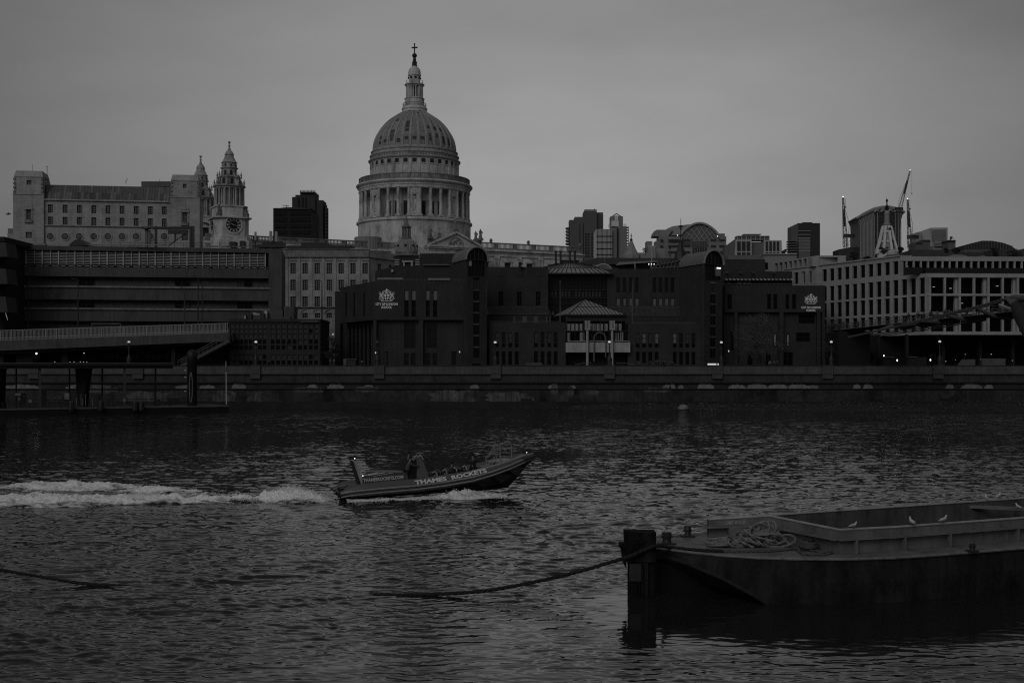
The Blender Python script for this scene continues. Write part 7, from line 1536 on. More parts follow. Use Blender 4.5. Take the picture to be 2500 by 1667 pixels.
def tubeline(side):
    pts = []
    for i, (x, y) in enumerate(cen):
        p = bq(x, y, 0); t = i / (len(cen) - 1); cv = max(0, (t - .52) / .48); off = .25 + (BEAM / 2 - .25) * cv ** 2.2
        q = bq(x, y, off) if side < 0 else bq(x, y, 0); 
        if side > 0: q = Vector((bq(x, y, off).x, BEAM - off, bq(x, y, off).z))
        pts.append(q)
    return pts
rad = [.12, .37, .41, .41, .41, .40, .37, .33, .28, .14]
for sd_ in (-1, 1):
    b = MB(); b.tube(tubeline(sd_), rad, 14); b.build('side_tube', TUBE, boat, local=True, smooth=True)
tl_ = tubeline(-1); tr_ = tubeline(1); b = MB()
for a, r in zip((.02, .2), (.05, .04)): b.tube([p + Vector((0, -rr - .01 if p.y < 1.2 else 0, a * (1 if r > .04 else -1))) for p, rr in zip(tl_, rad)], r, 5)
b.tube([p + Vector((0, -rr * .5, rr * .86)) for p, rr in list(zip(tl_, rad))[5:]], .055, 6); b.build('rubbing_strake', PODL, boat, local=True)
keel = [(852, 1217), (930, 1214), (1010, 1209), (1080, 1204), (1150, 1200), (1200, 1197), (1243, 1191), (1270, 1162), (1290, 1138), (1302, 1117)]
b = MB(); kp = []
for (x, y), p, q, r in zip(keel, tl_, tr_, rad):
    z = BM @ BP.pt(x, y, 1.2); kp.append(Vector((z.x, BEAM / 2, min(z.z, p.z - .25))))
n = len(kp)
for i in range(n - 1):
    for A, s_ in ((tl_, 1), (tr_, -1)):
        c0_, c1_ = A[i] + Vector((0, s_ * .1, -.2)), A[i + 1] + Vector((0, s_ * .1, -.2)); m0 = (c0_ + kp[i]) / 2 + Vector((0, -s_ * .35, -.12)); m1_ = (c1_ + kp[i + 1]) / 2 + Vector((0, -s_ * .35 * (1 - i / n), -.12)); b.quad(c0_, c1_, m1_, m0); b.quad(m0, m1_, kp[i + 1], kp[i])
    b.quad(tl_[i] + Vector((0, .1, .0)), tl_[i + 1] + Vector((0, .1, 0)), tr_[i + 1] - Vector((0, .1, 0)), tr_[i] - Vector((0, .1, 0)))
b.add([tl_[0], tr_[0], kp[0]], ((0, 1, 2),)); b.build('hull', HULL, boat, local=True)
def slab(pts, o0, o1): 
    m = MB(); a = [bq(x, y, o0) for x, y in pts]; m.prism(a, (0, o1 - o0, 0)); return m
slab([(884, 1151), (992, 1153), (1001, 1178), (886, 1184)], .75, BEAM - .75).build('engine_cover', POD, boat, local=True)
slab([(860.5, 1125), (862.5, 1125), (869, 1146), (882, 1184), (878, 1184), (867, 1146)], .78, 1.72).build('fin_back', HULL, boat, local=True)
slab([(862.5, 1126), (891, 1127), (905, 1151.5), (887, 1184), (882, 1184), (869, 1146)], .8, 1.7).build('tail_fin', PODL, boat, local=True)
slab([(1018, 1116), (1026, 1115), (1036, 1133), (1049, 1170), (1018, 1173)], .85, BEAM - .85).build('helm_console', mat('console_grey', .12, rough=.5, var=.1), boat, local=True)
slab([(1008, 1125), (1018, 1118), (1018, 1173), (1000, 1176), (996, 1156)], .95, BEAM - .95).build('helm_dash', HULL, boat, local=True)
slab([(994, 1156), (1006, 1155), (1008, 1168), (998, 1176)], .9, BEAM - .9).build('helm_seat', METAL_D(), boat, local=True)
b = MB()
for (x0, y0), (x1, y1) in (((1010, 1117), (1018, 1111)), ((1019, 1115), (1028, 1111)), ((1028, 1112), (1034, 1122))): b.tube([bq(x0, y0, 1), bq(x1, y1, 1)], .035, 5)
b.build('windscreen_frame', METAL_L(), boat, local=True)
b = MB()
for j in range(4):
    x = 1056 + j * 24; y = 1160 - j * 4.6
    for off in (.75, 1.9):
        b.tube([bq(x, y + 4, off), bq(x + 1, y - 7, off), bq(x + 6, y - 10, off), bq(x + 10, y - 6, off), bq(x + 12, y + 3, off)], .035, 5)
b.build('seat_handle', METAL_L(), boat, local=True)
for j in range(4):
    x = 1052 + j * 24; y = 1164 - j * 4.8; m = slab([(x, y + 4), (x, y - 3), (x + 4, y - 10), (x + 7, y - 9), (x + 8, y - 2), (x + 17, y - 3), (x + 17, y + 3)], .7, BEAM - .7); m.build('bench_seat', HULL, boat, local=True)
b = MB()
for off in (.9, 2.1):
    b.tube([bq(1222, 1128, off), bq(1221, 1086, off), bq(1226, 1081, off), bq(1243, 1079, off)], .045, 6); b.tube([bq(1250, 1124, off), bq(1249, 1090, off), bq(1245, 1084, off), bq(1243, 1079, off)], .045, 6)
    b.tube([bq(1221, 1104, off), bq(1250, 1106, off)], .035, 5)
b.tube([bq(1226, 1081, .9), bq(1226, 1081, 2.1)], .04, 5); b.tube([bq(1245, 1084, .9), bq(1245, 1084, 2.1)], .04, 5)
for (x0, y0), (x1, y1) in (((1186, 1117), (1206, 1094)), ((1190, 1118), (1210, 1097)), ((1188, 1140), (1208, 1115)), ((1193, 1142), (1213, 1118)), ((1186, 1117), (1188, 1140)), ((1206, 1094), (1213, 1118)), ((1193, 1140), (1193, 1152)), ((1210, 1097), (1222, 1100))): b.tube([bq(x0, y0, .8), bq(x1, y1, .8)], .035, 5)
b.build('bow_frame', mat('bow_frame_steel', .2, rough=.5), boat, local=True)
b = MB(); m = slab([(1206, 1127), (1248, 1121), (1252, 1124), (1206, 1131)], .9, 2.1); m.build('foredeck_locker', PODL, boat, local=True)
slab([(1180, 1150), (1184, 1142), (1262, 1122), (1285, 1112), (1290, 1116), (1240, 1138)], .6, BEAM - .6).build('foredeck', POD, boat, local=True)
b = MB(); b.box(-.3, .1, 1.0, 1.3, .05, .7); b.box(-.3, .1, 1.7, 2.0, .05, .7); b.prism([Vector((-.35, .6, .35)), Vector((.4, .6, .75)), Vector((.4, .6, .1)), Vector((-.2, .6, .15))], (0, 1.8, 0)); b.build('outboard_engine', HULL, boat, local=True)
b = MB(); b.blob(bq(866, 1119, 1.5), .035, 8); b.blob(bq(886, 1161, .68), .033, 8); b.blob(bq(1286, 1104, 1.4), .028, 8); b.build('navigation_lamp', glow('bright_lamp', 2.5), boat, local=True)
b = MB(); b.tube([bq(867, 1127, 1.5), bq(866, 1120, 1.5)], .07, 6); b.tube([bq(1284, 1114, 1.4), bq(1286, 1105, 1.4)], .03, 5); b.build('lamp_stalk', METAL_D(), boat, local=True)
# striping and lettering
b = MB()
for (x0, y0), (x1, y1), w_ in (((873, 1134), (893, 1133), .05), ((889, 1140.5), (899, 1140), .05), ((890, 1144.5), (902, 1144.5), .04), ((880, 1157), (894, 1152.5), .04), ((889, 1160), (924, 1152.8), .04), ((898, 1160), (940, 1152.8), .04), ((912, 1162), (960, 1153.5), .02)): b.bar(bq(x0, y0, .73), bq(x1, y1, .73), .02, w_, up=(0, 0, 1))
fr4 = [bq(x, y, .77) for x, y in ((876.5, 1142), (888, 1140.5), (891, 1149.5), (880, 1151.5))]
b.tube(fr4, .035, 5, closed=True); b.tube([bq(877, 1137.5, .77), bq(884, 1136.5, .77)], .03, 4); b.tube([bq(880, 1144.5, .77), bq(887, 1143.5, .77)], .02, 4); b.tube([bq(882, 1148, .77), bq(888.5, 1146.5, .77)], .02, 4); b.tube([bq(883, 1144, .77), bq(885.5, 1148, .77)], .02, 4); b.build('fin_emblem', mat('emblem_pale', .7), boat, local=True)
def btext(s_, a, c, size, m, offs, lean, offy):
    t = text(s_, boat, (0, 0, 0), (1, 0, 0), (0, 0, 1), size, m, 1, offs, .01); v = [(WM[boat.name] @ q.co).x for q in t.data.vertices]; f = (c - a).length / (max(v) - min(v)); bpy.data.objects.remove(t)
    u = (c - a).normalized(); up = Vector((0, math.sin(lean), math.cos(lean))); up = (up - u * up.dot(u)).normalized(); R3 = WM[boat.name].to_3x3(); o = (a + c) / 2 - up * size * .35
    return text(s_, boat, WM[boat.name] @ o, R3 @ u, R3 @ up, size, m, f, offs / 1.4, .012, name='hull_lettering')
def on_tube(x, ang):         # point on the outside of the near tube, ang above the horizontal
    for i in range(len(tl_) - 1):
        if tl_[i].x <= x <= tl_[i + 1].x: t = (x - tl_[i].x) / (tl_[i + 1].x - tl_[i].x); p = tl_[i].lerp(tl_[i + 1], t); r = rad[i] + (rad[i + 1] - rad[i]) * t + .02; return p + Vector((0, -r * math.cos(ang), r * math.sin(ang)))
xa_, xb_ = bq(1012, 1178, -.1).x, bq(1186, 1150, .1).x; xm_ = (xa_ + xb_) / 2
for wd_t, x0t, x1t in (('THAMES', xa_, xa_ + (xb_ - xa_) * .44), ('ROCKETS', xa_ + (xb_ - xa_) * .5, xb_)): btext(wd_t, on_tube(x0t, R(30)) - Vector((0, .02, 0)), on_tube(x1t, R(30)) - Vector((0, .02, 0)), .36, BWH, .022, R(30), 0)
btext('THAMESROCKETS.COM', bq(887, 1172.5, .72), bq(985, 1163.5, .72), .27, mat('boat_letter_grey', .55), .014, 0, 0)
# crew and passengers
def crew(x, y, off, pose, coat, lab, hair=None, face=0., s=1.0):
    q = WM[boat.name] @ bq(x, y, off); hgt = {'stand': 1.78, 'lean': 1.72, 'sit': 1.33}[pose[0]] * s; person(q - Vector((0, 0, hgt)), YAW + face, pose, coat, lab, 'people aboard the speed boat', hair, s)
crew(998, 1104, 1.3, ('stand', 'fwd'), 0, 'helmsman in dark grey standing at the boat console'); crew(993, 1115, .95, ('lean', 'fwd'), 2, 'crew member in mid grey leaning beside the helmsman'); crew(1010, 1114, 1.9, ('stand', 'fwd'), 1, 'crew member close behind the windscreen pod', face=.4)
crew(1155, 1108, 1.2, ('stand', 'down'), 0, 'guide in a dark coat standing near the bow of the speed boat', face=math.pi, s=1.02)
crew(1101, 1128, 1.0, ('sit', 'up'), 0, 'passenger with dark hair seated in the middle of the speed boat'); crew(1063, 1150, 1.4, ('sit', 'up'), 1, 'low seated passenger just ahead of the windscreen pod', s=.9); crew(1076, 1146, 2.0, ('sit', 'up'), 2, 'seated passenger in mid grey on the far side, second row', s=.92); crew(1124, 1139, 1.9, ('sit', 'up'), 0, 'seated passenger behind the standing guide', s=.92); crew(1134, 1140, 1.0, ('sit', 'up'), 1, 'seated passenger just behind the standing guide on the near side', s=.88)
# ------------------------------------------------------------------ wake and spray
FOAM = mat('foam', .7, var=.55, scale=1.6, fine=.6, rough=.9, bump=.6)
nx_, ny_ = 1500, 150
u = np.linspace(0, 1, nx_); v = np.linspace(0, 1, ny_); U, V = np.meshgrid(u, v)
xpx = -160 + U * (838 + 160)            # follow the picture's wake from off the left edge to the stern
Yn = np.interp(xpx[0], [-160, 0, 120, 290, 340, 520, 600, 700, 780, 838], [67.6, 67.8, 68.6, 69.5, 70.2, 71.0, 71.0, 71.3, 71.2, 71.6])[None, :]
Yf = np.interp(xpx[0], [-160, 0, 120, 290, 340, 520, 600, 700, 780, 838], [84, 84, 83, 81, 80.5, 77.5, 76.5, 75.8, 73.6, 72.2])[None, :]
YY2 = Yn + (Yf - Yn) * V; XX2 = (xpx - 1250) / FOC * (YY2 * .25 + .75 * 74)
h0 = np.interp(xpx[0], [-160, 0, 130, 300, 450, 600, 680, 720, 770, 815, 838], [.25, .3, .36, .34, .34, .34, .58, .80, .6, .2, .02])[None, :]
ridge = np.exp(-((V - .22) / .16) ** 2) * 1.0 + .75 * np.exp(-((V - .8) / .13) ** 2) * np.clip((640 - xpx) / 300, 0, 1) + .12
ridge = np.where(xpx > 640, np.exp(-((V - .5) / .3) ** 2) + .05, ridge)
tb = fbm(XX2 * 1.3, YY2 * 1.6, 5, 77, .6); tb2 = fbm(XX2 * 5, YY2 * 5, 4, 99, .62); tb3 = fbm(XX2 * .35, YY2 * .5, 3, 55)
edgef = np.clip(V / .08, 0, 1) * np.clip((1 - V) / .08, 0, 1)
ZW = h0 * (ridge * (1 + .6 * tb * np.where(xpx > 650, .5, 1)) + .3 * tb * np.where(xpx > 650, .4, 1)) + .05 * tb2 + .2 * tb3 - .05
hol = np.exp(-(((xpx - 640) / 34) ** 2)) * np.exp(-((V - .12) / .16) ** 2); ZW -= hol * .6
ZW = ZW * edgef - .14 * (1 - edgef)
wk = grid_mesh('wake_foam', XX2, YY2, ZW, []); 
m = bpy.data.materials.new('wake_foam_and_water'); m.use_nodes = True; t_ = m.node_tree; n_ = t_.nodes; l_ = t_.links; pbs = n_['Principled BSDF']
co = n_.new('ShaderNodeTexCoord'); mp = n_.new('ShaderNodeMapping'); l_.new(co.outputs['Object'], mp.inputs[0]); mp.inputs['Scale'].default_value = (.3, 1.1, 1.2)
nz = n_.new('ShaderNodeTexNoise'); nz.inputs['Scale'].default_value = 2.0; nz.inputs['Detail'].default_value = 9; nz.inputs['Roughness'].default_value = .66; l_.new(mp.outputs[0], nz.inputs['Vector'])
sx = n_.new('ShaderNodeSeparateXYZ'); l_.new(co.outputs['Object'], sx.inputs[0])
hz_ = n_.new('ShaderNodeMapRange'); l_.new(sx.outputs[2], hz_.inputs[0]); hz_.inputs[1].default_value = -.05; hz_.inputs[2].default_value = .45; hz_.inputs[3].default_value = -.20; hz_.inputs[4].default_value = .14
ad = n_.new('ShaderNodeMath'); l_.new(nz.outputs[0], ad.inputs[0]); l_.new(hz_.outputs[0], ad.inputs[1])
mr = n_.new('ShaderNodeMapRange'); l_.new(ad.outputs[0], mr.inputs[0]); mr.inputs[1].default_value = .30; mr.inputs[2].default_value = .50; mr.inputs[3].default_value = .02; mr.inputs[4].default_value = .85
cc = n_.new('ShaderNodeCombineColor'); [l_.new(mr.outputs[0], cc.inputs[i]) for i in range(3)]; l_.new(cc.outputs[0], pbs.inputs['Base Color'])
rr_ = n_.new('ShaderNodeMapRange'); l_.new(mr.outputs[0], rr_.inputs[0]); rr_.inputs[1].default_value = .02; rr_.inputs[2].default_value = .3; rr_.inputs[3].default_value = .12; rr_.inputs[4].default_value = .9; l_.new(rr_.outputs[0], pbs.inputs['Roughness']); pbs.inputs['IOR'].default_value = 1.33
bn_ = n_.new('ShaderNodeBump'); bn_.inputs['Strength'].default_value = .6; bn_.inputs['Distance'].default_value = .08; l_.new(nz.outputs[0], bn_.inputs['Height']); l_.new(bn_.outputs[0], pbs.inputs['Normal'])
wk.data.materials.append(m); tag(wk, 'white churned foam wake trailing behind the speed boat', None, None, 'stuff')
wk.data.polygons.foreach_set('use_smooth', [True] * len(wk.data.polygons))
rnd = random.Random(17); b = MB()
def drop(p, r): b.blob(p, r, 4, (rnd.uniform(.7, 1.8), rnd.uniform(.7, 1.3), rnd.uniform(.6, 1.2)))
for i in range(3200):       # flying drops over the crests
    if rnd.random() < .5: xp = rnd.gauss(735, 45); vv = rnd.gauss(.5, .22)
    else: xp = rnd.uniform(-60, 800); vv = rnd.choice((rnd.gauss(.3, .12), rnd.gauss(.82, .1)))
    vv = min(max(vv, .02), .98); xp = min(max(xp, -100), 836); ix = int((xp + 160) / 998 * (nx_ - 1)); iv = int(vv * (ny_ - 1)); up_ = abs(rnd.gauss(0, 1)) * (.10 if xp > 660 else .06)
    drop((XX2[iv, ix], YY2[iv, ix], max(ZW[iv, ix], 0) + up_), rnd.uniform(.008, .028))
for i in range(3000):        # spray along the hull, thrown up below the bow
    t = rnd.random() ** .8; x = 852 + t * 380; off = -abs(rnd.gauss(0, .28)) * (1 + 1.6 * max(0, t - .45)); q = BP.P(BP.s(x), 0, -.1 + off); hmax = .04 + .42 * math.exp(-((t - .72) / .17) ** 2); z = hmax * abs(rnd.gauss(0, .5)) * math.exp(off * .8)
    drop((q.x, q.y, z + .02), rnd.uniform(.012, .04))
b.build('spray', mat('spray_white', .75, var=.2), None); tag(C.objects['spray'], 'fine white spray drops over the wake and bow wave', None, None, 'stuff')
# foamy bow wave sheet along the near side of the hull
nu, nv = 420, 26; U, V = np.meshgrid(np.linspace(0, 1, nu), np.linspace(0, 1, nv)); s0b, s1b = BP.s(846), BP.s(1236); S = s0b + (s1b - s0b) * U
wd_ = .25 + 1.25 * np.exp(-((U - .74) / .17) ** 2) + .1 * U; hb = .05 + .30 * np.exp(-((U - .72) / .16) ** 2); D_ = .35 - (wd_ + .35) * V
nzv = fbm(S * 2.2, V * 3, 5, 31, .62); Z3 = hb * np.sin(np.pi * np.clip(V * .8 + .25, 0, 1)) * (1 + .5 * nzv) + .07 * nzv; Z3 = Z3 * np.clip((1 - V) / .2, 0, 1) - .05 * (V > .93) - .08 * np.clip((U - .96) / .04, 0, 1)
OX = BP.o.x + BP.u.x * S + BP.n.x * D_; OY = BP.o.y + BP.u.y * S + BP.n.y * D_; bwv = grid_mesh('bow_wave_foam', OX, OY, Z3 + .02, [FOAM]); tag(bwv, 'foaming bow wave along the near side of the speed boat', None, None, 'stuff')
# ------------------------------------------------------------------ moored barge
ba = empty('moored_barge', (4.5, 44.3, 0), 'empty dark steel barge with raised hold walls moored at the lower right', 'barge')
def at(x, y, z): Y = (EYE - z) * FOC / (y - HOR); return Vector(((x - 1250) * Y / FOC, Y, z))   # point at height z seen at that pixel
HB = mat('barge_hull', .022, var=.5, scale=.9, streak=.5, dirt=.4, rough=.85, fine=.3, spec=.08); DKM = mat('barge_deck', .15, var=.4, scale=1.2, fine=.3, rough=.6, dirt=.4); CO = mat('barge_coaming', .145, var=.22, scale=.8, streak=.25, dirt=.35, rough=.6); INN = mat('barge_hold_side', .08, var=.35, scale=1.0, streak=.45, dirt=.4); RIMM = mat('barge_rim', .32, var=.3, rough=.5, scale=2)
GZ = 1.5
near_g = [at(1560, 1330, GZ + .04), at(1600, 1336, GZ), at(1680, 1346, GZ), at(1760, 1354, GZ), at(1850, 1360, GZ), at(1950, 1363, GZ), at(2060, 1363.5, GZ), at(2180, 1360, GZ), at(2300, 1352, GZ), at(2500, 1336, GZ), at(2700, 1321, GZ), at(3150, 1287, GZ)]
ax = Vector((math.cos(R(21)), math.sin(R(21)), 0)); px_ = Vector((-ax.y, ax.x, 0)); wid = 7.2
far_g = [near_g[0] + px_ * .6, near_g[1] + px_ * 1.4 - ax * .3, near_g[2] + px_ * 2.9 - ax * .9] + [p + px_ * w_ - ax * k for p, w_, k in zip(near_g[3:], (4.2, 5.6, 6.4, 6.9, wid, wid, wid, wid, wid), (1.4, 1.6, 1.6, 1.2, .6, .3, 0, 0, 0))]
bot = [near_g[0] + Vector((.4, .3, -.35)), near_g[1] + Vector((0, .2, -.25)), at(1680, 1378, 1.12), at(1760, 1412, .72), at(1835, 1452, .3), at(1872, 1476, -.02), at(2060, 1478, -.05), at(2180, 1473, -.05), at(2300, 1462, -.05), at(2500, 1439, -.05), at(2700, 1415, -.05), at(3150, 1361, -.05)]
b = MB()
for i in range(len(near_g) - 1):
    m0, m1_ = near_g[i].lerp(bot[i], .5) - px_ * .05, near_g[i + 1].lerp(bot[i + 1], .5) - px_ * .05
    b.quad(near_g[i], near_g[i + 1], m1_, m0); b.quad(m0, m1_, bot[i + 1], bot[i])
for i in range(5, len(bot) - 1): b.quad(bot[i], bot[i + 1], bot[i + 1] - Vector((0, 0, .8)), bot[i] - Vector((0, 0, .8)))
fb_ = [Vector((f.x, f.y, g.z)) for f, g in zip(far_g, bot)]
for i in range(len(near_g) - 1): b.quad(bot[i], bot[i + 1], fb_[i + 1], fb_[i]); b.quad(far_g[i], far_g[i + 1], fb_[i + 1], fb_[i])
b.quad(near_g[-1], far_g[-1], fb_[-1] - Vector((0, 0, .8)), bot[-1] - Vector((0, 0, .8))); b.build('hull', HB, ba, smooth=True)
b = MB(); b.tube([p + Vector((0, 0, -.02)) - px_ * .03 for p in near_g], .05, 8); b.tube(far_g, .07, 6); b.build('rubbing_rail', mat('rubbing_rail_steel', .17, var=.35, rough=.6, scale=2, dirt=.4), ba, smooth=True)
b = MB(); b.tube([p - px_ * .06 + Vector((0, 0, .02)) for p in bot[1:6]], .06, 6); b.build('chine_rail', mat('chine_dark', .02, var=.5, scale=3), ba)
CN, RG, FC_ = at(2050, 1293, 2.32), at(1880, 1259, 2.38), at(1730, 1267.5, 2.14)       # hold wall: near corner, ridge, far forward corner
nr_ = [CN, at(2180, 1286.5, 2.32), at(2300, 1278, 2.32), at(2500, 1263.5, 2.32), at(3000, 1230, 2.32)]; fr__ = [FC_, at(2100, 1242.5, 2.32), at(2500, 1215.5, 2.28), at(2900, 1188, 2.28)]
def down(p, dz, off=None): return Vector((p.x, p.y, p.z - dz)) + (off or Vector())
b = MB()      # deck around the hold
hold = [down(CN, .72), down(RG, .77), down(FC_, .52)]
k4 = len(near_g)
for i in range(4): b.quad(near_g[i], near_g[i + 1], far_g[i + 1], far_g[i])
ND = [Vector((p.x, p.y, GZ)) for p in nr_]; b.add([near_g[4], near_g[5], near_g[6], ND[0], Vector((RG.x, RG.y, GZ)), Vector((FC_.x, FC_.y, GZ)), far_g[4]], ((0, 1, 2, 3), (0, 3, 4), (0, 4, 5), (0, 5, 6)))
b.quad(near_g[6], near_g[7], ND[1], ND[0]); b.quad(near_g[7], near_g[8], ND[2], ND[1]); b.quad(near_g[8], near_g[9], ND[3], ND[2]); b.quad(near_g[9], near_g[10], ND[4], ND[3])
FD = [Vector((p.x, p.y, GZ)) for p in fr__]; b.quad(FD[0], FD[1], far_g[7], far_g[5]); b.quad(FD[1], FD[2], far_g[9], far_g[7]); b.quad(FD[2], FD[3], far_g[10], far_g[9]); b.quad(near_g[10], near_g[11], far_g[11], FD[3]); b.add([near_g[10], FD[3], ND[4]], ((0, 1, 2),)); b.add([FD[3], far_g[11], far_g[10]], ((0, 1, 2),)); b.quad(FD[0], far_g[5], far_g[4], far_g[4]) if False else None
b.build('deck', DKM, ba)
def wallseg(m, a, c, z1, th, n, z0=None):
    z0 = GZ if z0 is None else z0; A0, C0 = Vector((a.x, a.y, z0)), Vector((c.x, c.y, z0)); m.add([A0, C0, c - Vector((0, 0, z1)), a - Vector((0, 0, z1))] + [q + n * th for q in (A0, C0, c - Vector((0, 0, z1)), a - Vector((0, 0, z1)))], ((0, 1, 2, 3), (7, 6, 5, 4), (3, 2, 6, 7), (0, 4, 7, 3), (1, 2, 6, 5)))
b = MB()
for a, c in zip(nr_, nr_[1:]): wallseg(b, a, c, 0, .12, px_)
wallseg(b, CN, RG, 0, .12, ax); wallseg(b, RG, FC_, 0, .12, (px_ + ax).normalized()); b.build('hold_wall', CO, ba)
b = MB()
for a, c in zip(fr__, fr__[1:]): wallseg(b, a, c, 0, .12, px_, -.1)
wallseg(b, fr__[-1], nr_[-1], 0, .12, ax, -.1); b.build('far_hold_wall', INN, ba)
b = MB(); hf = [Vector((p.x, p.y, -.08)) for p in (nr_[0], nr_[-1], fr__[-1], fr__[0])]; b.add(hf, ((0, 1, 2, 3),)); b.build('hold_floor', INN, ba)
b = MB(); b.tube([nr_[-1]] + nr_[::-1][1:] + [RG, FC_], .045, 7); b.tube(fr__, .045, 7); b.build('hold_rim', RIMM, ba, smooth=True)
b = MB(); lg = [down(p, .32) - px_ * .12 for p in nr_]
for a, c in zip(lg, lg[1:]): b.bar(a, c, .26, .06)
g1_, g2_, g3_ = down(CN, .32) - ax * .16 - px_ * .1, down(RG, .36) - ax * .2, down(FC_, .28) - ax * .25 - px_ * .1; b.bar(lg[0], g1_, .26, .06); b.bar(g1_, g2_, .26, .06); b.bar(g2_, g3_, .26, .06); b.build('hold_ledge', CO, ba)
b = MB()
for x in (2085, 2203, 2314, 2479):
    t = [i for i in range(4) if (nr_[i].x / nr_[i].y) * FOC + 1250 <= x + 1][-1]; k = (x - 1250) / FOC; A, B2 = lg[t], lg[t + 1]; f = (k * A.y - A.x) / ((B2.x - A.x) - k * (B2.y - A.y)); q = A.lerp(B2, f); b.prism([Vector((q.x, q.y, GZ)) - px_ * .12, Vector((q.x, q.y, q.z)) - px_ * .13, Vector((q.x, q.y, q.z)) + px_ * .14, Vector((q.x, q.y, GZ)) + px_ * .14], ax * .08)
b.build('wall_stiffener', CO, ba)
b = MB(); A, B2 = at(2330, 1234, 2.1), at(2560, 1245, 2.0); b.bar(A, B2, .3, .12); b.build('cross_beam', CO, ba)
b = MB(); b.bar(down(FC_, .2) + (RG - FC_) * .02, Vector(at(1775, 1284, 1.9)), .01); b = MB(); c = at(1808, 1315, GZ); b.box(c.x - .45, c.x + .35, c.y - .1, c.y + .9, GZ, GZ + .42); b.build('deck_locker', CO, ba)
b = MB(); c = at(2003, 1336, GZ); b.box(c.x - .1, c.x + .12, c.y - .05, c.y + .3, GZ, GZ + .27); b.build('vent_box', RIMM, ba)
# stem post
PO = mat('stem_timber', .014, var=.6, scale=1.4, streak=.6, fine=.4, rough=.9, spec=.05); b = MB(); p0, p1_ = at(1526, 1297, 2.42), at(1602, 1300, 2.40); p0.y = p1_.y = 42.6; p0.x = (1526 - 1250) / FOC * 42.6; p1_.x = (1602 - 1250) / FOC * 42.6
topz = EYE + (HOR - 1297) * 42.6 / FOC
b.add([(p0.x, 42.6, topz), (p0.x + .5, 42.5, topz - .02), (p1_.x - .25, 42.55, topz - .07), (p1_.x, 42.6, topz - .03), (p1_.x, 43.3, topz - .03), (p0.x, 43.3, topz), (p0.x + .05, 42.6, 1.2), (p1_.x, 42.6, 1.2), (p1_.x, 43.3, 1.2), (p0.x + .05, 43.3, 1.2)], ((0, 1, 2, 3, 4, 5), (0, 6, 7, 3, 2, 1), (3, 7, 8, 4), (4, 8, 9, 5), (5, 9, 6, 0)))
b.box(p0.x + .14, p1_.x - .28, 42.65, 43.2, -1, 1.2); b.box(p1_.x - .27, p1_.x - .05, 42.75, 43.2, -1, 1.2)
for i, (dx, w_) in enumerate(((.36, .05), (.46, .05), (.56, .06))): b.box(p0.x + dx, p0.x + dx + w_, 42.55, 42.66, -1, 1.05)
b.build('stem_post', PO, ba); b = MB(); b.prism([W(1515, 1330, 42.9), W(1526, 1325, 42.9), W(1530, 1390, 42.9), W(1522, 1375, 42.9)], (0, .35, 0)); b.prism([W(1513, 1328, 42.8), W(1530, 1328, 42.8), W(1530, 1338, 42.8), W(1514, 1338, 42.8)], (0, .6, 0)); b.build('fender_block', PO, ba); b = MB(); b.box(5.15, 7.4, 43.6, 47.0, -1, .95); b.build('bow_shade_block', mat('bow_shade_black', .004, rough=.8), ba)  # black block added as painted shade under the bow, not a real skeg
b = MB(); b.box(p0.x + .15, p0.x + .55, 42.54, 42.6, .55, 1.15); b.box(p0.x - .02, p1_.x + .02, 42.5, 42.56, .98, 1.1) if False else None; b.build('draught_plate', mat('plate_grey', .035, var=.4, scale=3), ba)
def bollard(x, y, r, h, rope=False):
    c = at(x, y, GZ); b = MB(); b.lathe([(r, 0), (r, h * .2), (r * .92, h * .25), (r * .92, h * .55), (r * 1.08, h * .6), (r * 1.08, h * .72), (r, h * .75), (r, h), (.01, h)], c, n=16)
    for s in (-1, 1): b.tube([c + Vector((s * r * 1.3, 0, h * .62)), c + Vector((s * r * .8, 0, h * .62))], r * .18, 6)
    b.box(c.x - r * 1.9, c.x + r * 1.9, c.y - r * 1.2, c.y + r * 1.5, GZ + .003, GZ + .07); o = b.build('bollard', METAL_D(), ba, smooth=True)
    if rope:
        b = MB(); n = 60; b.tube([c + Vector(((r + .05 + .015 * math.sin(i * 1.7)) * math.cos(i * .5), (r + .05) * math.sin(i * .5), h * (.22 + .6 * i / n))) for i in range(n)], .035, 6); b.build('bollard_rope', mat('rope_mid', .09, var=.5, scale=8), o)
bollard(1628, 1328, .17, .44); bollard(1679, 1310, .13, .42); bollard(1975, 1343, .2, .4, True); bollard(2374, 1347, .1, .3)
# lettering on the fore wall
d_ = (Vector(at(1880, 1274, 2.1)) - Vector(at(1730, 1279, 1.9))); nrm_ = (RG - FC_).normalized(); nn = Vector((nrm_.y, -nrm_.x, 0)).normalized()
def on_wall(x, y):   # point on the forward wall between FC_ and RG
    k = (x - 1250) / FOC; f = (k * FC_.y - FC_.x) / ((RG.x - FC_.x) - k * (RG.y - FC_.y)); q = FC_.lerp(RG, f); return Vector((q.x, q.y, EYE + (HOR - y) * q.y / FOC)) + nn * .03
LT_ = mat('barge_letter', .35, var=.4, scale=5)
def wtext(s_, x0, x1, y, size):
    a, c = on_wall(x0, y), on_wall(x1, y - 1.0); t = text(s_, ba, (0, 0, 0), (1, 0, 0), (0, 0, 1), size, LT_, 1, .004, .004); v = [q.co.x for q in t.data.vertices]; f = (c - a).length / (max(v) - min(v)); bpy.data.objects.remove(t); text(s_, ba, (a + c) / 2, c - a, (0, 0, 1), size, LT_, f, .004, .006, name='wall_lettering')
wtext('GREY MOOSE', 1772, 1822, 1279.5, .17)
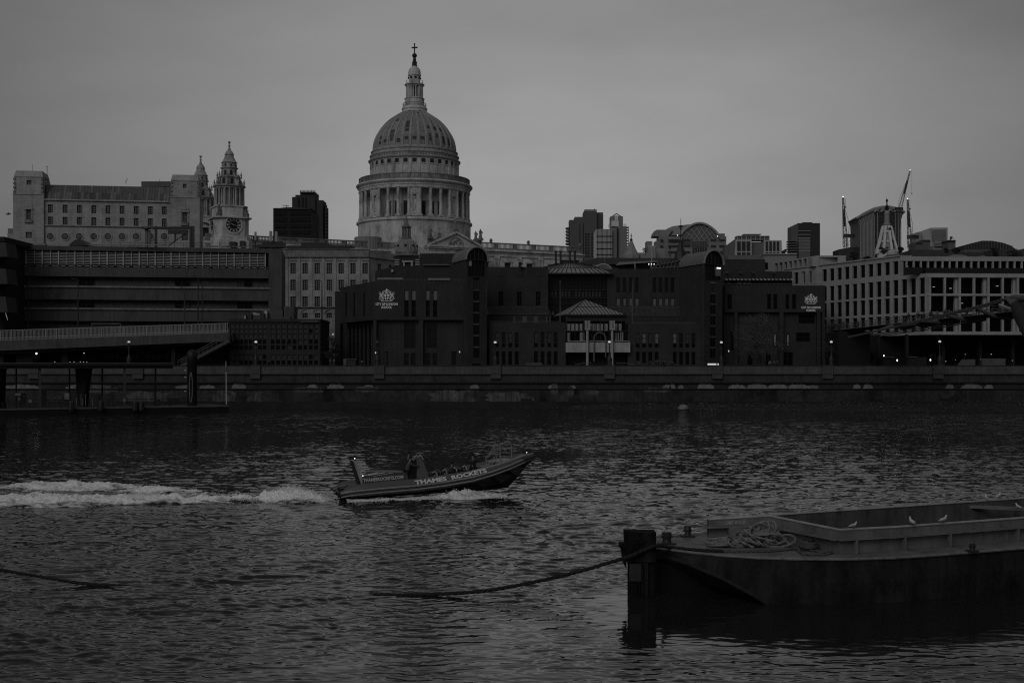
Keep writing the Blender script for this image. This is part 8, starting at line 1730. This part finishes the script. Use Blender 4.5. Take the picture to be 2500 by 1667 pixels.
# rope heap and coils
RP = mat('rope_pale', .22, var=.55, scale=6, fine=.5, rough=.9, bump=.6); rnd = random.Random(21)
t = empty('rope_heap', at(1830, 1335, GZ), 'big tangled heap of thick pale rope on the barge foredeck', 'rope'); b = MB(); c0 = at(1865, 1334, GZ)
def loop(cx, cy, cz, rx, ry, tilt, ph, r, n=26, wob=.26):
    pts = []; ca, sa = math.cos(tilt), math.sin(tilt); cp, sp = math.cos(ph), math.sin(ph)
    for i in range(n):
        a = 2 * math.pi * i / n; k = 1 + wob * math.sin(a * 2 + ph * 3) + wob * .6 * math.sin(a * 3 + ph); x, y, z = rx * k * math.cos(a), ry * k * math.sin(a), 0; y, z = y * ca, y * sa; x, y = x * cp - y * sp, x * sp + y * cp; pts.append((cx + x, cy + y, max(cz + z, GZ + r * .8)))
    b.tube(pts, r, 6, closed=True)
for i in range(34):
    k = rnd.random(); dx = rnd.gauss(0, .42); hgt = max(0, .62 - abs(dx) * .75) * rnd.random(); loop(c0.x - .1 + dx, c0.y + rnd.uniform(-.1, .4), GZ + .06 + hgt, rnd.uniform(.25, .5), rnd.uniform(.18, .32), rnd.uniform(.1, 1.25), rnd.uniform(0, 3.1), rnd.uniform(.035, .05))
for i in range(12): loop(c0.x + .05 + rnd.gauss(0, .12), c0.y + .1, GZ + .42 + rnd.uniform(-.1, .12), rnd.uniform(.18, .3), rnd.uniform(.28, .36), rnd.uniform(1.0, 1.5), rnd.uniform(-.5, .5), .045)
for i in range(16): dx = rnd.uniform(-1.5, -.5); loop(c0.x + dx - .25, c0.y + rnd.uniform(-.2, .5), GZ + .05 + .14 * rnd.random(), rnd.uniform(.3, .55), rnd.uniform(.15, .3), rnd.uniform(-.2, .4), rnd.uniform(-.5, .6), .04)
b.build('rope_coils', RP, t, smooth=True)
t = empty('rope_coil', at(1995, 1348, GZ), 'dark thin rope laid in a flat loop around the wound bollard', 'rope'); b = MB(); b.tube([at(x, y, GZ + .05) for x, y in ((1940, 1337), (1952, 1334), (1968, 1335), (1990, 1341), (2010, 1345), (2030, 1345), (2033, 1349), (2015, 1353), (1975, 1354), (1955, 1349), (1945, 1341), (1960, 1338), (2000, 1347), (2020, 1350))], .03, 6); b.tube([at(x, y, GZ + .08) for x, y in ((1930, 1330), (1950, 1341), (1960, 1352), (2000, 1351), (2022, 1346))], .03, 6); b.build('rope_loop', mat('rope_mid', .09), t, smooth=True)
# twisted mooring rope: from the deck over the bow and down into the river
def strand(m, pts, r, tw=9., n=6):
    P = [Vector(p) for p in pts]; D = []; L_2 = [0]
    for a, c in zip(P, P[1:]): L_2.append(L_2[-1] + (c - a).length)
    N_ = max(24, int(L_2[-1] / .045)); 
    def at_(s):
        for i in range(len(P) - 1):
            if s <= L_2[i + 1] or i == len(P) - 2:
                t = (s - L_2[i]) / (L_2[i + 1] - L_2[i]); p0_ = P[max(i - 1, 0)]; p1 = P[i]; p2 = P[i + 1]; p3_ = P[min(i + 2, len(P) - 1)]; return .5 * ((2 * p1) + (p2 - p0_) * t + (2 * p0_ - 5 * p1 + 4 * p2 - p3_) * t * t + (3 * p1 - p0_ - 3 * p2 + p3_) * t ** 3)
    C_ = [at_(L_2[-1] * i / N_) for i in range(N_ + 1)]
    for k in range(3):
        q = []
        for i, p in enumerate(C_):
            d = (C_[min(i + 1, N_)] - C_[max(i - 1, 0)]).normalized(); u_ = d.cross(Vector((0, 0, 1))).normalized(); v_ = u_.cross(d); a = tw * L_2[-1] * i / N_ + k * 2.094; q.append(p + (u_ * math.cos(a) + v_ * math.sin(a)) * r * .55)
        m.tube(q, r * .62, 5)
t = empty('mooring_rope', at(1560, 1340, 1.6), 'dark twisted mooring rope sagging from the barge bow into the river', 'rope'); b = MB()
strand(b, [at(1765, 1345, GZ + .05), at(1700, 1342, GZ + .06), at(1640, 1336, GZ + .07), W(1603, 1331.5, 42.52), W(1575, 1341, 42.46), W(1535, 1358, 42.4), W(1480, 1375, 42.4), W(1400, 1398, 42.4), W(1300, 1421, 42.4), W(1200, 1439, 42.45), W(1120, 1447, 42.6), W(1040, 1450.5, 42.8), W(980, 1451.5, 42.9), W(900, 1451, 43.3)], .06, 10); b.build('rope_strand', mat('rope_dark', .022, var=.4, scale=5, rough=.9), t, smooth=True)
b = MB(); strand(b, [at(1950, 1338, GZ + .05), at(1880, 1344, GZ + .05), at(1800, 1345, GZ + .05), at(1760, 1344.5, GZ + .05)], .045, 12); b.build('rope_deck_run', mat('rope_mid', .09), t, smooth=True)
t = empty('mooring_rope', W(0, 1392, 44), 'dark mooring rope slipping under the water at the lower left', 'rope'); b = MB(); strand(b, [W(-120, 1368, 45.2), W(0, 1390, 45.0), W(80, 1404, 44.8), W(160, 1418, 44.7), W(230, 1426.5, 44.7), W(285, 1429, 44.8), W(340, 1431, 45.0)], .055, 10); b.build('rope_strand', mat('rope_dark', .022), t, smooth=True)
# gulls
GW = mat('gull_white', .5, var=.1, scale=8); GG = mat('gull_grey', .30); gm = None
def gull(x, y, z, face, lab, sc_=1., low=False):
    q = at(x, y, z); t = empty('gull', q, lab, 'gull', 'gulls on the barge', rz=face); t.scale = (sc_ * .72,) * 3; up_ = .0 if not low else -.05
    b = MB(); b.tube([(-.2, 0, .12), (-.1, 0, .13), (.0, 0, .15), (.09, 0, .19), (.13, 0, .25), (.15, 0, .3), (.17, 0, .335)], [.02, .06, .085, .075, .045, .042, .03], 9); b.blob((.165, 0, .31), .045, 8); b.build('gull_body', GW, t, local=True, smooth=True)
    b = MB()
    for s in (-1, 1): b.tube([(.06, s * .07, .18), (-.06, s * .085, .15), (-.2, s * .05, .11), (-.27, s * .02, .1)], [.03, .045, .03, .006], 6)
    b.build('wing', GG, t, local=True, smooth=True)
    b = MB(); b.tube([(.2, 0, .31), (.26, 0, .295)], [.014, .004], 5)
    for s in (-1, 1): b.tube([(.0, s * .025, .08), (.01, s * .025, 0)], .008, 4)
    b.build('leg', METAL_D(), t, local=True)
gull(2049.5, 1243.5, 2.36, 0, 'small gull at the left on the far wall of the barge hold', .75); gull(2083, 1289, 2.36, 0, 'leftmost gull on the near wall of the barge hold', .95); gull(2226, 1281, 2.37, R(100), 'upright gull in the middle of the near hold wall', 1.15); gull(2303, 1275.5, 2.37, R(20), 'gull turned sideways on the near hold wall, furthest right of three', 1.1)
gull(2407.7, 1219.5, 2.33, R(80), 'left one of two gulls close together on the far hold wall', 1.); gull(2437, 1217.5, 2.33, R(30), 'right one of two gulls close together on the far hold wall', 1.15); gull(2486, 1243, 2.1, R(110), 'gull near the right edge perched on the cross beam', 1.05)

# ------------------------------------------------------------------ separate pieces that were built together become parts of their own
SPLIT = ('window_glazing', 'lead_patch', 'round_window', 'canopy_post', 'pale_curtain', 'transverse_arm', 'pale_roof_panel', 'equipment_cabinet', 'window_recess', 'notice_sign', 'fender', 'mooring_post', 'roof_plant', 'rooflight', 'limewash_patch', 'urn', 'roof_vent', 'undercroft_column', 'seat_handle', 'navigation_lamp', 'wall_lamp', 'small_lamp', 'balcony', 'lit_panel', 'antenna_panel', 'roof_flashing', 'chimney', 'window_band', 'roof_gable_light', 'vent_pipe', 'gallery_curtain', 'atrium_blind', 'ceiling_lamp', 'beacon', 'duct', 'fan_housing', 'plant_box', 'lift_shaft', 'upper_panel', 'stepped_wing', 'low_front_block', 'window_slot', 'opening', 'cleat', 'support_column', 'roof_lamp', 'front_column', 'stone_band', 'corner_scroll', 'plant_screen', 'balcony_front', 'arched_hood', 'canopy_lamp', 'pilaster_strip', 'roof_furniture', 'roof_fitting', 'ventilation_pipe', 'window_grille', 'wall_stiffener', 'spandrel_panel', 'spire_opening', 'worn_render_patch', 'cornice')
def stem_(n): return n.split('.')[0]
for o in [o for o in list(C.objects) if o.type == 'MESH' and stem_(o.name) in SPLIT and o.parent]:
    me = o.data
    if me.users > 1 or len(me.vertices) > 6000: continue
    par = list(range(len(me.vertices)))
    def find(i):
        while par[i] != i: par[i] = par[par[i]]; i = par[i]
        return i
    for e in me.edges:
        a, c = find(e.vertices[0]), find(e.vertices[1])
        if a != c: par[a] = c
    vs = [v.co.copy() for v in me.vertices]
    groups = {}
    for p in me.polygons: groups.setdefault(find(p.vertices[0]), []).append(tuple(p.vertices))
    if not 2 <= len(groups) <= 60: continue
    sm = me.polygons[0].use_smooth
    for i, fs in enumerate(groups.values()):
        used = sorted({v for f in fs for v in f}); ix = {v: k for k, v in enumerate(used)}
        nm = bpy.data.meshes.new(stem_(o.name)); nm.from_pydata([vs[v] for v in used], [], [tuple(ix[v] for v in f) for f in fs]); [nm.materials.append(m) for m in me.materials]
        if sm: nm.polygons.foreach_set('use_smooth', [True] * len(nm.polygons))
        if i == 0: o.data = nm
        else: q = bpy.data.objects.new(stem_(o.name), nm); C.objects.link(q); q.parent = o.parent; q.matrix_local = o.matrix_local
